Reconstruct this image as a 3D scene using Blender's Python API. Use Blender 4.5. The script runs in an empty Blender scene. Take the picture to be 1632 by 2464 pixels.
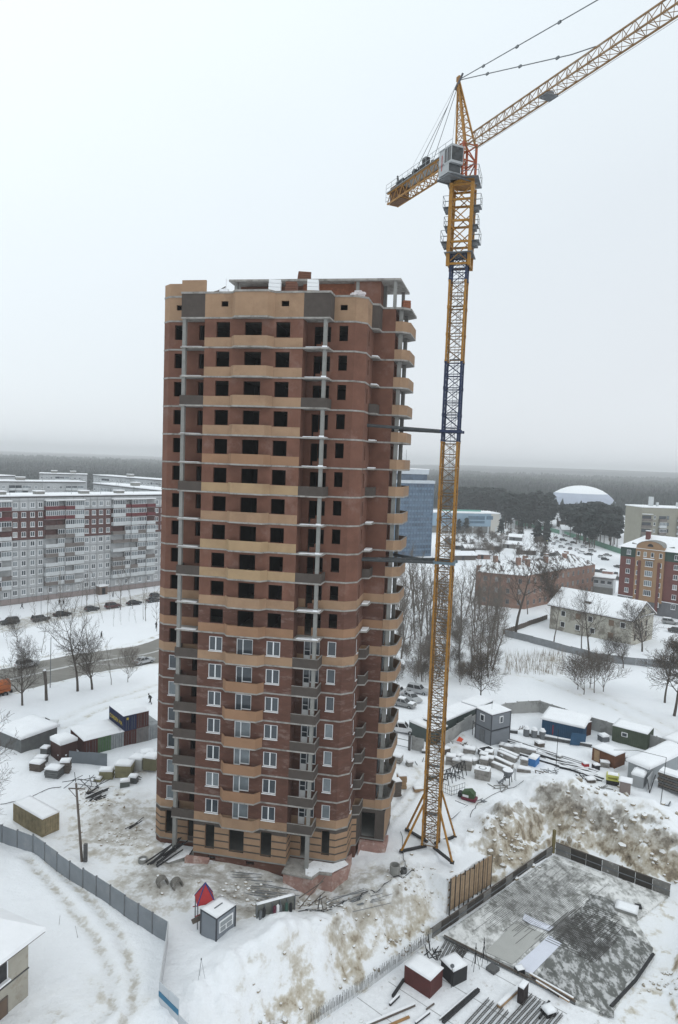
import bpy, math, random
import numpy as np
from math import sin, cos, pi, radians, sqrt, atan2, hypot
random.seed(7)
C = bpy.context.scene.collection
SC = bpy.context.scene
# ------------------------------------------------------------------ camera
CF, CP, CR, CH = 1620.0, radians(4.34), radians(2.17), 44.2      # focal (px of a 2464 px tall frame), pitch, roll, eye height
cam = bpy.data.objects.new('camera', bpy.data.cameras.new('camera')); C.objects.link(cam)
cam.data.sensor_fit = 'VERTICAL'; cam.data.sensor_height = 24; cam.data.lens = 24*CF/2464
cam.data.clip_start = 0.5; cam.data.clip_end = 30000
from mathutils import Matrix, Vector
ex = Vector((1, 0, 0)); eu = Vector((0, sin(CP), cos(CP))); eb = Vector((0, -cos(CP), sin(CP)))
rx = ex*cos(CR) + eu*sin(CR); ry = -ex*sin(CR) + eu*cos(CR)
cam.matrix_world = Matrix(((rx.x, ry.x, eb.x, 0), (rx.y, ry.y, eb.y, 0), (rx.z, ry.z, eb.z, CH), (0, 0, 0, 1)))
SC.camera = cam
# ------------------------------------------------------------------ world: overcast daylight
SUN_EL, SUN_AZ = radians(38), radians(-60)
HAZE = 0.00023
w = bpy.data.worlds.new("World"); SC.world = w; w.use_nodes = True
nt = w.node_tree; nt.nodes.clear()
wo = nt.nodes.new('ShaderNodeOutputWorld'); bg = nt.nodes.new('ShaderNodeBackground')
sky = nt.nodes.new('ShaderNodeTexSky'); sky.sky_type = 'NISHITA'; sky.sun_disc = False
sky.sun_elevation = SUN_EL; sky.sun_rotation = SUN_AZ; sky.air_density = 1.0; sky.dust_density = 3.0
bg.inputs['Strength'].default_value = 0.1
bg2 = nt.nodes.new('ShaderNodeBackground'); bg2.inputs['Strength'].default_value = 1.31
tc = nt.nodes.new('ShaderNodeTexCoord'); mp = nt.nodes.new('ShaderNodeMapping'); mp.inputs['Scale'].default_value = (1, 1, 2.2)
nz = nt.nodes.new('ShaderNodeTexNoise'); nz.inputs['Scale'].default_value = 1.3; nz.inputs['Detail'].default_value = 3
sep = nt.nodes.new('ShaderNodeSeparateXYZ')
rp = nt.nodes.new('ShaderNodeValToRGB')
rp.color_ramp.elements[0].position = 0.0; rp.color_ramp.elements[0].color = (0.62, 0.655, 0.69, 1)
rp.color_ramp.elements[1].position = 0.75; rp.color_ramp.elements[1].color = (0.80, 0.875, 0.91, 1)
e = rp.color_ramp.elements.new(0.22); e.color = (0.635, 0.685, 0.725, 1)
e = rp.color_ramp.elements.new(0.45); e.color = (0.70, 0.765, 0.805, 1)
# cloud deck slightly brighter toward the hidden sun (left)
ma = nt.nodes.new('ShaderNodeMath'); ma.operation = 'MULTIPLY_ADD'; ma.inputs[1].default_value = 0.22; ma.inputs[2].default_value = -0.11
mx = nt.nodes.new('ShaderNodeMath'); mx.operation = 'MULTIPLY_ADD'; mx.inputs[1].default_value = -0.42
a1 = nt.nodes.new('ShaderNodeMath'); a1.operation = 'ADD'
L = nt.links.new
L(tc.outputs['Generated'], mp.inputs[0]); L(mp.outputs[0], nz.inputs['Vector']); L(tc.outputs['Generated'], sep.inputs[0])
L(nz.outputs['Fac'], ma.inputs[0]); L(sep.outputs['X'], mx.inputs[0]); L(ma.outputs[0], mx.inputs[2])
L(mx.outputs[0], a1.inputs[0]); L(sep.outputs['Z'], a1.inputs[1]); L(a1.outputs[0], rp.inputs[0])
L(rp.outputs[0], bg2.inputs['Color']); L(sky.outputs[0], bg.inputs['Color'])
ms = nt.nodes.new('ShaderNodeMixShader'); ms.inputs[0].default_value = 0.93
L(bg.outputs[0], ms.inputs[1]); L(bg2.outputs[0], ms.inputs[2]); L(ms.outputs[0], wo.inputs['Surface'])
sl = bpy.data.lights.new('sun', 'SUN'); sl.energy = 0.5; sl.angle = radians(25); sl.color = (1, 0.97, 0.93)
so = bpy.data.objects.new('sun', sl); C.objects.link(so)
so.rotation_euler = (radians(90) - SUN_EL, 0, radians(52))
vs = SC.view_settings
SC.display_settings.display_device = 'sRGB'
vs.view_transform = 'Standard'; vs.look = 'None'; vs.exposure = 0.0; vs.gamma = 1.0; vs.use_curve_mapping = False
SC.cycles.volume_step_rate = 4; SC.cycles.volume_bounces = 3; SC.cycles.max_bounces = 6; SC.cycles.diffuse_bounces = 3
SC.cycles.transparent_max_bounces = 8

# ------------------------------------------------------------------ pixel -> ground helper (world positions taken from the photograph once)
def G(px, py, z=0.0):
    a, b = px-816, py-1232
    x = a*cos(CR)+b*sin(CR); y = -a*sin(CR)+b*cos(CR)
    X = x/CF; Y = cos(CP)-y/CF*sin(CP); Z = -sin(CP)-y/CF*cos(CP)
    t = (z-CH)/Z
    return (X*t, Y*t)
def mpp(Y): return Y/CF
# ------------------------------------------------------------------ numpy noise
_r = np.random.RandomState(3); _T = _r.rand(256, 256)
def vnoise(x, y):
    xi = np.floor(x).astype(int); yi = np.floor(y).astype(int); fx = x-xi; fy = y-yi
    fx = fx*fx*(3-2*fx); fy = fy*fy*(3-2*fy)
    g = lambda a, b: _T[a & 255, b & 255]
    return (g(xi, yi)*(1-fx)+g(xi+1, yi)*fx)*(1-fy)+(g(xi, yi+1)*(1-fx)+g(xi+1, yi+1)*fx)*fy
def fbm(x, y, o=4):
    s = 0; a = 1; t = 0
    for i in range(o):
        s = s+a*vnoise(x*2**i+17.3*i, y*2**i+9.1*i); t += a; a *= .5
    return s/t-0.5
# ------------------------------------------------------------------ materials
MATS = {}
def mat(name, col, rough=0.85, var=0.12, scale=1.5, metal=0.0, spec=0.3, col2=None, th=(0.45, 0.62), scale2=0.6, bump=0.0, detail=5, stretch=None):
    if name in MATS: return MATS[name]
    m = bpy.data.materials.new(name); m.use_nodes = True; n = m.node_tree.nodes; l = m.node_tree.links
    b = n['Principled BSDF']; b.inputs['Roughness'].default_value = rough; b.inputs['Metallic'].default_value = metal
    b.inputs['Specular IOR Level'].default_value = spec
    t = n.new('ShaderNodeTexCoord'); ns = n.new('ShaderNodeTexNoise'); ns.inputs['Scale'].default_value = scale; ns.inputs['Detail'].default_value = detail
    ns.inputs['Roughness'].default_value = .65
    gp = n.new('ShaderNodeNewGeometry'); src = gp.outputs['Position']
    if stretch:
        q = n.new('ShaderNodeMapping'); q.inputs['Scale'].default_value = stretch; l.new(src, q.inputs[0]); src = q.outputs[0]
    l.new(src, ns.inputs['Vector'])
    r = n.new('ShaderNodeValToRGB'); r.color_ramp.elements[0].position = .3; r.color_ramp.elements[1].position = .7
    r.color_ramp.elements[0].color = tuple(max(0, c*(1-var)) for c in col)+(1,); r.color_ramp.elements[1].color = tuple(min(1, c*(1+var)) for c in col)+(1,)
    l.new(ns.outputs['Fac'], r.inputs[0]); out = r.outputs[0]
    if col2:
        n2 = n.new('ShaderNodeTexNoise'); n2.inputs['Scale'].default_value = scale2; n2.inputs['Detail'].default_value = 6; n2.inputs['Roughness'].default_value = .7
        l.new(src, n2.inputs['Vector'])
        r2 = n.new('ShaderNodeValToRGB'); r2.color_ramp.elements[0].position = th[0]; r2.color_ramp.elements[1].position = th[1]
        l.new(n2.outputs['Fac'], r2.inputs[0])
        mxn = n.new('ShaderNodeMixRGB'); l.new(r2.outputs[0], mxn.inputs[0]); l.new(out, mxn.inputs[1]); mxn.inputs[2].default_value = tuple(col2)+(1,)
        out = mxn.outputs[0]
    l.new(out, b.inputs['Base Color'])
    if bump:
        bp = n.new('ShaderNodeBump'); bp.inputs['Strength'].default_value = bump; bp.inputs['Distance'].default_value = .1
        l.new(ns.outputs['Fac'], bp.inputs['Height']); l.new(bp.outputs[0], b.inputs['Normal'])
    MATS[name] = m; return m
def glassmat(name, col, rough=.08):
    if name in MATS: return MATS[name]
    m = mat(name, col, rough, var=.25, scale=.7, spec=.6); return m
snow = mat('snow', (.84, .85, .87), .75, .04, .8, bump=.25)
snow_rough = mat('snow_rough', (.80, .81, .83), .8, .08, 3, col2=(.45, .43, .40), th=(.6, .72), scale2=1.2, bump=.4)
brick = mat('brick_red', (.150, .070, .048), .9, .2, .5, col2=(.23, .145, .12), th=(.56, .80), scale2=.28)
brick_low = mat('brick_red_frosted', (.105, .050, .036), .9, .22, .5, col2=(.22, .155, .135), th=(.54, .74), scale2=.6, stretch=(1, 1, 2.6))
beige = mat('brick_beige', (.32, .207, .130), .9, .12, .5, col2=(.25, .158, .10), th=(.5, .7), scale2=.3)
beige_b = mat('brick_beige_orange', (.285, .165, .098), .9, .09, .5, col2=(.25, .145, .085), th=(.5, .7), scale2=.3)
beige_c = mat('brick_beige_yellow', (.36, .25, .145), .9, .09, .5, col2=(.30, .20, .12), th=(.5, .7), scale2=.3)
brown = mat('brick_brown', (.075, .062, .054), .9, .12, 1.4)
orange_brick = mat('brick_orange', (.24, .095, .055), .9, .25, 3)
pinkbrick = mat('brick_pink', (.33, .20, .17), .9, .2, 1.2, col2=(.55, .45, .40), th=(.5, .7), scale2=1.0)
conc = mat('concrete', (.23, .228, .215), .9, .12, 1.6)
conc_lt = mat('concrete_light', (.30, .285, .265), .9, .22, 1.2, col2=(.17, .155, .14), th=(.5, .66), scale2=1.1)
conc_dk = mat('concrete_dark', (.10, .10, .10), .9, .2, 1.5)
inner = mat('interior_painted_shade', (.022, .021, .020), .95, .2, 1)  # raw concrete coloured near-black: deep-room shade is painted in so openings read black
white_pl = mat('white_plastic', (.78, .79, .80), .4, .03, 2)
pane_m = glassmat('window_glass', (.045, .055, .065))
pane_lt = glassmat('window_glass_light', (.16, .185, .20), .2)
lace_m = mat('crane_lacing', (.15, .085, .032), .6, .2, 1.5)
yellow = mat('crane_yellow', (.32, .155, .026), .5, .2, 1.2, col2=(.17, .065, .02), th=(.56, .7), scale2=1.1)
blue_c = mat('crane_blue', (.020, .032, .075), .5, .25, 1.5)
steel = mat('grey_steel', (.16, .17, .18), .55, .2, 2, metal=.3)
galv = mat('galvanised', (.34, .36, .37), .5, .12, 2, metal=.3)
black = mat('black_steel', (.022, .022, .024), .6, .3, 2)
rope = mat('wire_rope', (.10, .10, .11), .6, .1, 2)
wood = mat('raw_wood', (.36, .24, .14), .9, .2, 2.5)
wood_dk = mat('weathered_wood', (.12, .10, .085), .9, .25, 2.5)
twig_g = mat('twig_grey', (.15, .13, .112), .95, .25, .5)
bark = mat('bark', (.085, .072, .062), .95, .3, 2)
bark_g = mat('bark_grey', (.15, .135, .12), .95, .25, 2)
rubber = mat('rubber', (.02, .02, .02), .8, .2, 3)

# ------------------------------------------------------------------ mesh builder
class MB:
    def __init__(s): s.v = []; s.f = []; s.m = []
    def add(s, vs, fs, mi=0):
        b = len(s.v); s.v += [tuple(p) for p in vs]; s.f += [tuple(b+i for i in f) for f in fs]; s.m += [mi]*len(fs); return s
    def box(s, x, y, z, sx, sy, sz, rz=0.0, mi=0, taper=1.0):      # centre x,y ; bottom z
        hx, hy = sx/2, sy/2; c_, s_ = cos(rz), sin(rz); vs = []
        for k, zz in ((1.0, z), (taper, z+sz)):
            for a, b in ((-hx, -hy), (hx, -hy), (hx, hy), (-hx, hy)):
                a, b = a*k, b*k; vs.append((x+a*c_-b*s_, y+a*s_+b*c_, zz))
        return s.add(vs, [(3, 2, 1, 0), (4, 5, 6, 7), (0, 1, 5, 4), (1, 2, 6, 5), (2, 3, 7, 6), (3, 0, 4, 7)], mi)
    def prism(s, poly, z0, z1, mi=0, mit=None):
        n = len(poly); vs = [(p[0], p[1], z0) for p in poly]+[(p[0], p[1], z1) for p in poly]
        s.add(vs, [tuple(range(n-1, -1, -1))]+[(i, (i+1) % n, n+(i+1) % n, n+i) for i in range(n)], mi)
        b = len(s.v)-2*n; s.f.append(tuple(b+n+i for i in range(n))); s.m.append(mi if mit is None else mit); return s
    def bar(s, p, q, w=.1, h=None, mi=0):                             # square bar between two points
        p = Vector(p); q = Vector(q); d = q-p
        if d.length < 1e-6: return s
        d.normalize(); up = Vector((0, 0, 1)) if abs(d.z) < .95 else Vector((0, 1, 0))
        a = d.cross(up).normalized(); b = a.cross(d); h = h or w
        a *= w/2; b *= h/2
        vs = [p-a-b, p+a-b, p+a+b, p-a+b, q-a-b, q+a-b, q+a+b, q-a+b]
        return s.add(vs, [(3, 2, 1, 0), (4, 5, 6, 7), (0, 1, 5, 4), (1, 2, 6, 5), (2, 3, 7, 6), (3, 0, 4, 7)], mi)
    def tube(s, p, q, r0, r1=None, n=5, mi=0, caps=True):
        r1 = r0 if r1 is None else r1
        p = Vector(p); q = Vector(q); d = (q-p)
        if d.length < 1e-6: return s
        d.normalize(); up = Vector((0, 0, 1)) if abs(d.z) < .9 else Vector((1, 0, 0))
        a = d.cross(up).normalized(); b = a.cross(d); vs = []
        for c, r in ((p, r0), (q, r1)):
            for i in range(n):
                t = 2*pi*i/n; vs.append(c+a*(cos(t)*r)+b*(sin(t)*r))
        fs = [(i, (i+1) % n, n+(i+1) % n, n+i) for i in range(n)]
        if caps: fs += [tuple(range(n-1, -1, -1)), tuple(range(n, 2*n))]
        return s.add(vs, fs, mi)
    def line(s, pts, r, n=4, mi=0):
        for i in range(len(pts)-1): s.tube(pts[i], pts[i+1], r, r, n, mi)
        return s
    def pathwall(s, pts, z0, z1, th, mi=0, inward=1):                 # thin wall along an open path, thickness to the left side
        n = len(pts); offs = []
        for i in range(n):
            ds = []
            if i > 0: ds.append((pts[i][0]-pts[i-1][0], pts[i][1]-pts[i-1][1]))
            if i < n-1: ds.append((pts[i+1][0]-pts[i][0], pts[i+1][1]-pts[i][1]))
            ns = [(-d[1]/hypot(*d), d[0]/hypot(*d)) for d in ds]
            nx = sum(a[0] for a in ns)/len(ns); ny = sum(a[1] for a in ns)/len(ns); k = nx*nx+ny*ny
            offs.append((pts[i][0]+nx/k*th*inward, pts[i][1]+ny/k*th*inward))
        poly = list(pts)+offs[::-1]
        n2 = len(poly); m = n
        vs = [(p[0], p[1], z0) for p in poly]+[(p[0], p[1], z1) for p in poly]; fs = []
        for i in range(m-1):
            j = n2-1-i
            fs += [(i, i+1, n2+i+1, n2+i), (j-1, j, n2+j, n2+j-1), (n2+i, n2+i+1, n2+j-1, n2+j), (i+1, i, j, j-1)]
        fs += [(n2-1, 0, n2, 2*n2-1), (m-1, m, n2+m, n2+m-1)]
        return s.add(vs, fs, mi)
    def mesh(s, name, mats):
        me = bpy.data.meshes.new(name); me.from_pydata(s.v, [], s.f)
        for m in (mats if isinstance(mats, (list, tuple)) else [mats]): me.materials.append(m)
        if any(s.m): me.polygons.foreach_set('material_index', s.m)
        me.update(); return me
def link(name, me, parent=None, loc=(0, 0, 0), rz=0.0, sc=None):
    o = bpy.data.objects.new(name, me); C.objects.link(o); o.location = loc
    if rz: o.rotation_euler = (0, 0, rz)
    if sc: o.scale = sc if isinstance(sc, (tuple, list)) else (sc, sc, sc)
    if parent: o.parent = parent
    return o
def part(name, mb, mats, parent, loc=(0, 0, 0), rz=0.0, label=None):
    o = link(name, mb.mesh(name, mats), parent, loc, rz)
    if label: o['label'] = label
    return o
def thing(name, label, cat, loc=(0, 0, 0), rz=0.0, group=None, sc=None):
    o = link(name, None, None, loc, rz, sc); o['label'] = label; o['category'] = cat
    if group: o['group'] = group
    return o
def tag(o, label, cat, group=None):
    o['label'] = label; o['category'] = cat
    if group: o['group'] = group
    return o
def struct(name, mb, mats, loc=(0, 0, 0)):
    o = link(name, mb.mesh(name, mats) if isinstance(mb, MB) else mb, None, loc); o['kind'] = 'structure'; return o
def kids(o): return list(o.children)
def copy_tree(o, loc=None, rz=None, label=None, sc=None, parent=None):
    r = o.copy(); C.objects.link(r); r.parent = parent
    if loc is not None: r.location = loc
    if rz is not None: r.rotation_euler = (0, 0, rz)
    if sc is not None: r.scale = (sc, sc, sc) if not isinstance(sc, (tuple, list)) else sc
    if label: r['label'] = label
    for ch in kids(o): copy_tree(ch, parent=r)
    return r

# ------------------------------------------------------------------ terrain
PIT = [G(1333, 2040, -4), G(1042, 2250, -4), G(1000, 2283, -4), G(760, 2449, -4), (-9, 47), (-9, 30), (34, 30), G(1640, 2500, -4),
       G(1600, 2400, -4), G(1640, 2200, -4), G(1640, 2140, -4)]
PIT = [tuple(p) for p in PIT]
def poly_sd(x, y, poly):
    d = np.full(np.shape(x), 1e9); ins = np.zeros(np.shape(x), bool); n = len(poly)
    for i in range(n):
        ax, ay = poly[i]; bx, by = poly[(i+1) % n]
        ex_, ey_ = bx-ax, by-ay; wx, wy = x-ax, y-ay
        t = np.clip((wx*ex_+wy*ey_)/(ex_*ex_+ey_*ey_), 0, 1)
        d = np.minimum(d, np.hypot(wx-ex_*t, wy-ey_*t))
        c = (ay > y) != (by > y)
        ins ^= c & (x < (bx-ax)*(y-ay)/((by-ay) if by != ay else 1e-9)+ax)
    return np.where(ins, -d, d)
def line_d(x, y, pts):
    d = np.full(np.shape(x), 1e9)
    for i in range(len(pts)-1):
        ax, ay = pts[i]; bx, by = pts[i+1]; ex_, ey_ = bx-ax, by-ay; wx, wy = x-ax, y-ay
        t = np.clip((wx*ex_+wy*ey_)/(ex_*ex_+ey_*ey_), 0, 1); d = np.minimum(d, np.hypot(wx-ex_*t, wy-ey_*t))
    return d
def sst(a, b, x): t = np.clip((x-a)/(b-a), 0, 1); return t*t*(3-2*t)
ROAD = [(-118, 60), G(0, 1642), G(190, 1598), G(380, 1571), (-22, 186), (6, 228)]
ROADW = 7.8
# mounds: px, py, radius m, height m
MOUNDS = [(1240, 1985, 4.2, 2.3), (1185, 2010, 3.0, 1.3), (1320, 1905, 3.6, 2.2), (1390, 1922, 2.8, 1.7), (1470, 1938, 2.8, 1.5), (1560, 1965, 3.2, 1.9),
          (780, 2080, 2.0, 1.2), (690, 2262, 4.0, 1.7), (590, 2340, 4, 1.3), (860, 2215, 3.2, 1.2), (520, 2190, 2.2, .6), (720, 2300, 3.5, .8), (900, 2190, 3, .5),
          (810, 2120, 5, -.9), (730, 2120, 4, -.7), (880, 2060, 4, -.5), (250, 1950, 2.5, .7), (320, 1910, 2.5, .6), (360, 1850, 2, .5), (215, 1905, 2, .6),
          (370, 2060, 2.5, .6), (395, 2140, 3, .6), (30, 1820, 5, .8), (1110, 1770, 2.5, .5), (1480, 1560, 6, 1.2), (1420, 1545, 4, 1.0), (1350, 1590, 5, .8),
          (1480, 1620, 5, .7), (480, 2140, 2.2, .8), (600, 2010, 1.5, .6), (1590, 1890, 2, .5)]
MOUNDS = [(*G(a, b, 0), r, h) for a, b, r, h in MOUNDS]
RUTS = [([G(60, 2060), G(150, 2160), G(230, 2260), G(272, 2350), G(270, 2420), G(200, 2500)], .45),
        ([G(100, 2050), G(200, 2150), G(285, 2245), G(325, 2350), G(315, 2430), G(240, 2530)], .45),
        ([G(1000, 1620), G(1150, 1590), G(1300, 1610), G(1500, 1690), G(1660, 1770)], .6),
        ([G(-20, 1778), G(110, 1772), G(235, 1712), G(420, 1650)], .55), ([G(-20, 1758), G(110, 1748), G(230, 1694), G(420, 1635)], .55),
        ([G(925, 1990), G(1010, 1900), G(1060, 1845), G(1120, 1815)], .4), ([G(905, 1975), G(985, 1890), G(1040, 1835), G(1100, 1800)], .4), ([G(1290, 1885), G(1400, 1895), G(1450, 1870), G(1500, 1850)], .4),
        ([G(1000, 1650), G(1150, 1615), G(1280, 1630), G(1480, 1705), G(1660, 1800)], .6)]
FLAT = [([G(0, 1510), G(200, 1470), G(385, 1430)], 6)]
# dirt: px, py, z, rx m, strength (0..1)
DIRT = [(300, 2010, 0, 3.6, .55), (240, 1960, 0, 2.2, .5), (350, 2060, 0, 2.8, .55), (420, 2100, 0, 3.0, .5), (520, 2140, -.3, 3, .5), (600, 2125, -.3, 3.2, .55),
        (700, 2135, -.5, 3, .5), (820, 2150, -.5, 3.5, .55), (900, 2110, 0, 3.2, .45), (960, 2080, 0, 2.2, .35), (215, 1935, 0, 1.6, .75), (265, 1905, 0, 1.6, .7),
        (380, 2145, 0, 1.5, .7), (740, 2160, 0, 2, .5), (330, 1850, 0, 2.5, .4), (220, 1985, 0, 1.5, .4), (330, 1985, 0, 2, .45), (440, 2030, 0, 1.8, .35),
        (1010, 2190, -1.5, 2.2, .62), (960, 2230, -2, 2.0, .42), (860, 2330, -2.5, 1.2, .6), (740, 2420, -2.5, 1.7, .8), (690, 2440, -2, 1.2, .75),
        (840, 2260, -1, 2.2, .35), (1220, 2030, -1.5, 2.5, .65), (1275, 2000, -2, 2.2, .6), (1190, 2100, -3, 1.6, .55), (1360, 1950, -.8, 2.0, .5), (1420, 1965, -.8, 2.2, .46), (1320, 1935, -.5, 1.4, .75),
        (1480, 2000, -1.5, 3.0, .42), (1400, 2020, -2.5, 3.0, .45), (1520, 2040, -2, 2.5, .4), (1570, 2010, -1.2, 2.2, .5), (1620, 2040, -1.5, 1.8, .5), (1450, 1985, -1.0, 1.6, .4), (1560, 2080, -3, 2, .5),
        (1600, 2300, -3.0, 2.6, .55), (1580, 2420, -3.5, 2.6, .6), (1540, 2464, -4, 2, .45), (1620, 2180, -3.5, 2, .45), (1100, 1780, 0, 2.5, .25), (1330, 1590, 0, 3.5, .32), (1150, 1930, 0, 2.5, .25),
        (250, 2380, 0, 3.2, .22), (120, 2440, 0, 3, .2), (330, 2420, 0, 2, .2), (90, 1830, 0, 2.5, .2), (1000, 1850, 0, 2.5, .25), (1080, 1900, 0, 2, .25)]
DIRT = [(*G(a, b, z), r, s) for a, b, z, r, s in DIRT]
KW = (G(1079, 2189, -3.4), G(1178, 2124, -3.4))
def hgt(x, y):
    x = np.asarray(x, float); y = np.asarray(y, float)
    near = sst(260, 160, y)*sst(130, 90, np.abs(x))
    h = fbm(x/9, y/9, 3)*.5*near+fbm(x/2.2+5, y/2.2, 4)*.30*near+np.maximum(0, fbm(x/1.1+15, y/1.1, 3)-.12)*.5*near*sst(150, 110, y)
    for mx_, my_, r, a in MOUNDS:
        d = np.hypot(x-mx_, y-my_)/r; h = h+a*np.exp(-d*d*1.2)*(1+.6*fbm(x/1.3+mx_, y/1.3, 3))
    dr = np.minimum(line_d(x, y, ROAD), 1e6)
    bank = np.exp(-((dr-ROADW-1.0)/.9)**2)*.45*(1+1.5*fbm(x/2, y/2, 3))
    h = h*sst(ROADW-.5, ROADW+2, dr)+bank
    for pts, wd in RUTS:
        d = line_d(x, y, pts); h = h-.14*np.exp(-(d/wd)**2)+.07*np.exp(-((d-wd*1.8)/wd)**2)
    sd = poly_sd(x, y, PIT)
    wv = 5.0+3*fbm(x/6, y/6, 2)
    q = np.clip(1-sd/wv+.22*fbm(x/2.6, y/2.6+4, 4)*(sd > .6), 0, 1)
    nst = 3.0; fr = q*nst-np.floor(q*nst); terr = (np.floor(q*nst)+sst(.62, .98, fr))/nst
    lf = sst(21, 15, x)*sst(90, 80, y)
    tm = (sst(-.1, .2, fbm(x/4.5+2, y/4.5, 3))*.75+.05)*(1-.75*lf)
    k = terr*tm+sst(0, 1, q)*(1-tm); k = np.where(sd < .3, 1.0, k)
    env = np.clip(sst(wv+3, wv*.6, sd)*sst(-.2, 1.6, sd), 0, 1)
    bl = fbm(x/2.4+11, y/1.7, 4)
    rough = (fbm(x/1.3, y/1.3, 4)*.8+(.25-np.abs(fbm(x/2.9+3, y/2.9, 3))*2.2)*1.3+(np.floor(bl*7)+sst(.55, 1, bl*7-np.floor(bl*7)))/7*3.4)*env
    gul = fbm(((x*.82+y*.57))/1.05, (y*.82-x*.57)/5.5, 3)*2.1+fbm((x*.82+y*.57)/2.3+9, (y*.82-x*.57)/6, 2)*1.2
    h = h*(1-sst(.5, -1.0, sd)*.85)+(-4)*k+(rough*(1-.5*lf)+gul*lf*env)*.8
    ka, kb = KW; kl = hypot(kb[0]-ka[0], kb[1]-ka[1]); kx, ky = (kb[0]-ka[0])/kl, (kb[1]-ka[1])/kl
    ks = (x-ka[0])*kx+(y-ka[1])*ky; kt = -(x-ka[0])*ky+(y-ka[1])*kx           # along, and behind (+) / before (-) the plank wall
    kin = sst(-.5, .2, ks)*sst(kl+.5, kl-.2, ks)
    h = np.where((kt > .22) & (kt < 6), h+(np.maximum(h, -.25-.1*kt)-h)*kin, h)
    h = np.where((kt <= .22) & (kt > -6), h+(np.minimum(h, -3.45+0*h)-h)*kin, h)
    # far country: falls away a little, then a wide wooded ridge that is higher to the right
    far = sst(2500, 5600, y)
    h = h+far*(6+46*sst(-1500, 2600, x)+34*fbm(x/1500, y/900+3, 3)) - sst(400, 1500, y)*2
    return h
def gz(x, y): return float(hgt(np.array([x]), np.array([y]))[0])
def grid_axis(segs):
    out = []
    for a, b, st in segs: out += list(np.arange(a, b-1e-6, st))
    out.append(segs[-1][1]); return np.array(out)
def geo(a, b, n): return list(a*(b/a)**(np.arange(1, n+1)/n))
gx = grid_axis([(-110, -42, 1.3), (-42, -12, .4), (-12, 48, .26), (48, 110, 1.2)])
gx = np.array([-v for v in geo(110, 9000, 34)][::-1]+list(gx)+geo(110, 9000, 34))
gy = grid_axis([(-60, 44, 6), (44, 94, .26), (94, 100, .4), (100, 140, .7), (140, 260, 1.5)])
gy = np.array(list(gy)+geo(260, 9000, 50))
XX, YY = np.meshgrid(gx, gy); ZZ = hgt(XX, YY)
DD = np.zeros_like(XX)
for mx_, my_, r, a in DIRT:
    d = np.hypot(XX-mx_, YY-my_)/r; DD = np.maximum(DD, a*np.exp(-d**2*.9))
for pts, wd in RUTS[:2]: DD = np.maximum(DD, .30*np.exp(-(line_d(XX, YY, pts)/.7)**2))
for pts, wd in RUTS[2:]: DD = np.maximum(DD, .22*np.exp(-(line_d(XX, YY, pts)/1.2)**2))
drr = line_d(XX, YY, ROAD); DD = np.maximum(DD, .42*np.exp(-((drr-ROADW)/1.3)**2))
for pts, wd in FLAT: DD = np.maximum(DD, .30*sst(wd+1, wd-2, line_d(XX, YY, pts)))
sdp = poly_sd(XX, YY, PIT); slope = sst(6.5, 4, sdp)*sst(-.3, .6, sdp)
LF = sst(22, 15, XX)
DD = np.maximum(DD, (.19-.12*LF)*slope)
gyy, gxx = np.gradient(ZZ, gy, gx); ST = np.hypot(gxx, gyy)
DD = np.where((slope > .05) | (DD > .33), DD*(.35+.75*sst(.35, 1.0, ST))+slope*sst(.7, 1.5, ST)*(.36+.5*fbm(XX/2.2, YY/2.2, 3))*(1-.6*LF), DD)
DD = np.where(slope > .05, np.minimum(DD, .56-.15*LF), DD)
# trampled greyish snow round the tower and on the site tracks
AREA = [(300, 1990, 8, .36), (420, 2110, 7, .40), (620, 2130, 7, .44), (840, 2140, 6, .38), (960, 2110, 5, .27), (240, 1930, 6, .24), (1040, 1880, 9, .16), (1160, 1850, 8, .16), (700, 2200, 4, .2)]
for px_, py_, r_, a_ in AREA:
    ax_, ay_ = G(px_, py_); dq = np.hypot(XX-ax_, YY-ay_)/r_; DD = np.maximum(DD, a_*np.exp(-dq**4)); DD = np.maximum(DD, .20*sst(0, -2, sdp))
WW = sst(560, 900, YY)*1.0           # wooded floor of the far country
nxn, nyn = len(gx), len(gy)
V = np.stack([XX.ravel(), YY.ravel(), ZZ.ravel()], 1)
ii = np.arange(nyn-1)[:, None]*nxn+np.arange(nxn-1)[None, :]; ii = ii.ravel()
Q = np.stack([ii, ii+1, ii+1+nxn, ii+nxn], 1)
me = bpy.data.meshes.new('ground'); me.vertices.add(len(V)); me.vertices.foreach_set('co', V.ravel())
me.loops.add(Q.size); me.loops.foreach_set('vertex_index', Q.ravel().astype(np.int32)); me.polygons.add(len(Q))
me.polygons.foreach_set('loop_start', np.arange(0, Q.size, 4, dtype=np.int32)); me.polygons.foreach_set('loop_total', np.full(len(Q), 4, np.int32))
me.polygons.foreach_set('use_smooth', np.ones(len(Q), bool)); me.update()
at = me.attributes.new('dirt', 'FLOAT', 'POINT'); at.data.foreach_set('value', DD.ravel().astype(np.float32))
at = me.attributes.new('wood', 'FLOAT', 'POINT'); at.data.foreach_set('value', WW.ravel().astype(np.float32))
MD = np.clip(sst(1.5, 5.0, sdp)*np.clip(DD*4-.6, 0, 1), 0, 1)
at = me.attributes.new('mud', 'FLOAT', 'POINT'); at.data.foreach_set('value', MD.ravel().astype(np.float32))
gm = bpy.data.materials.new('snowy_ground'); gm.use_nodes = True; n = gm.node_tree.nodes; l = gm.node_tree.links
b = n['Principled BSDF']; b.inputs['Roughness'].default_value = .85; b.inputs['Specular IOR Level'].default_value = .15
t = n.new('ShaderNodeTexCoord'); at = n.new('ShaderNodeAttribute'); at.attribute_name = 'dirt'
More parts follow.
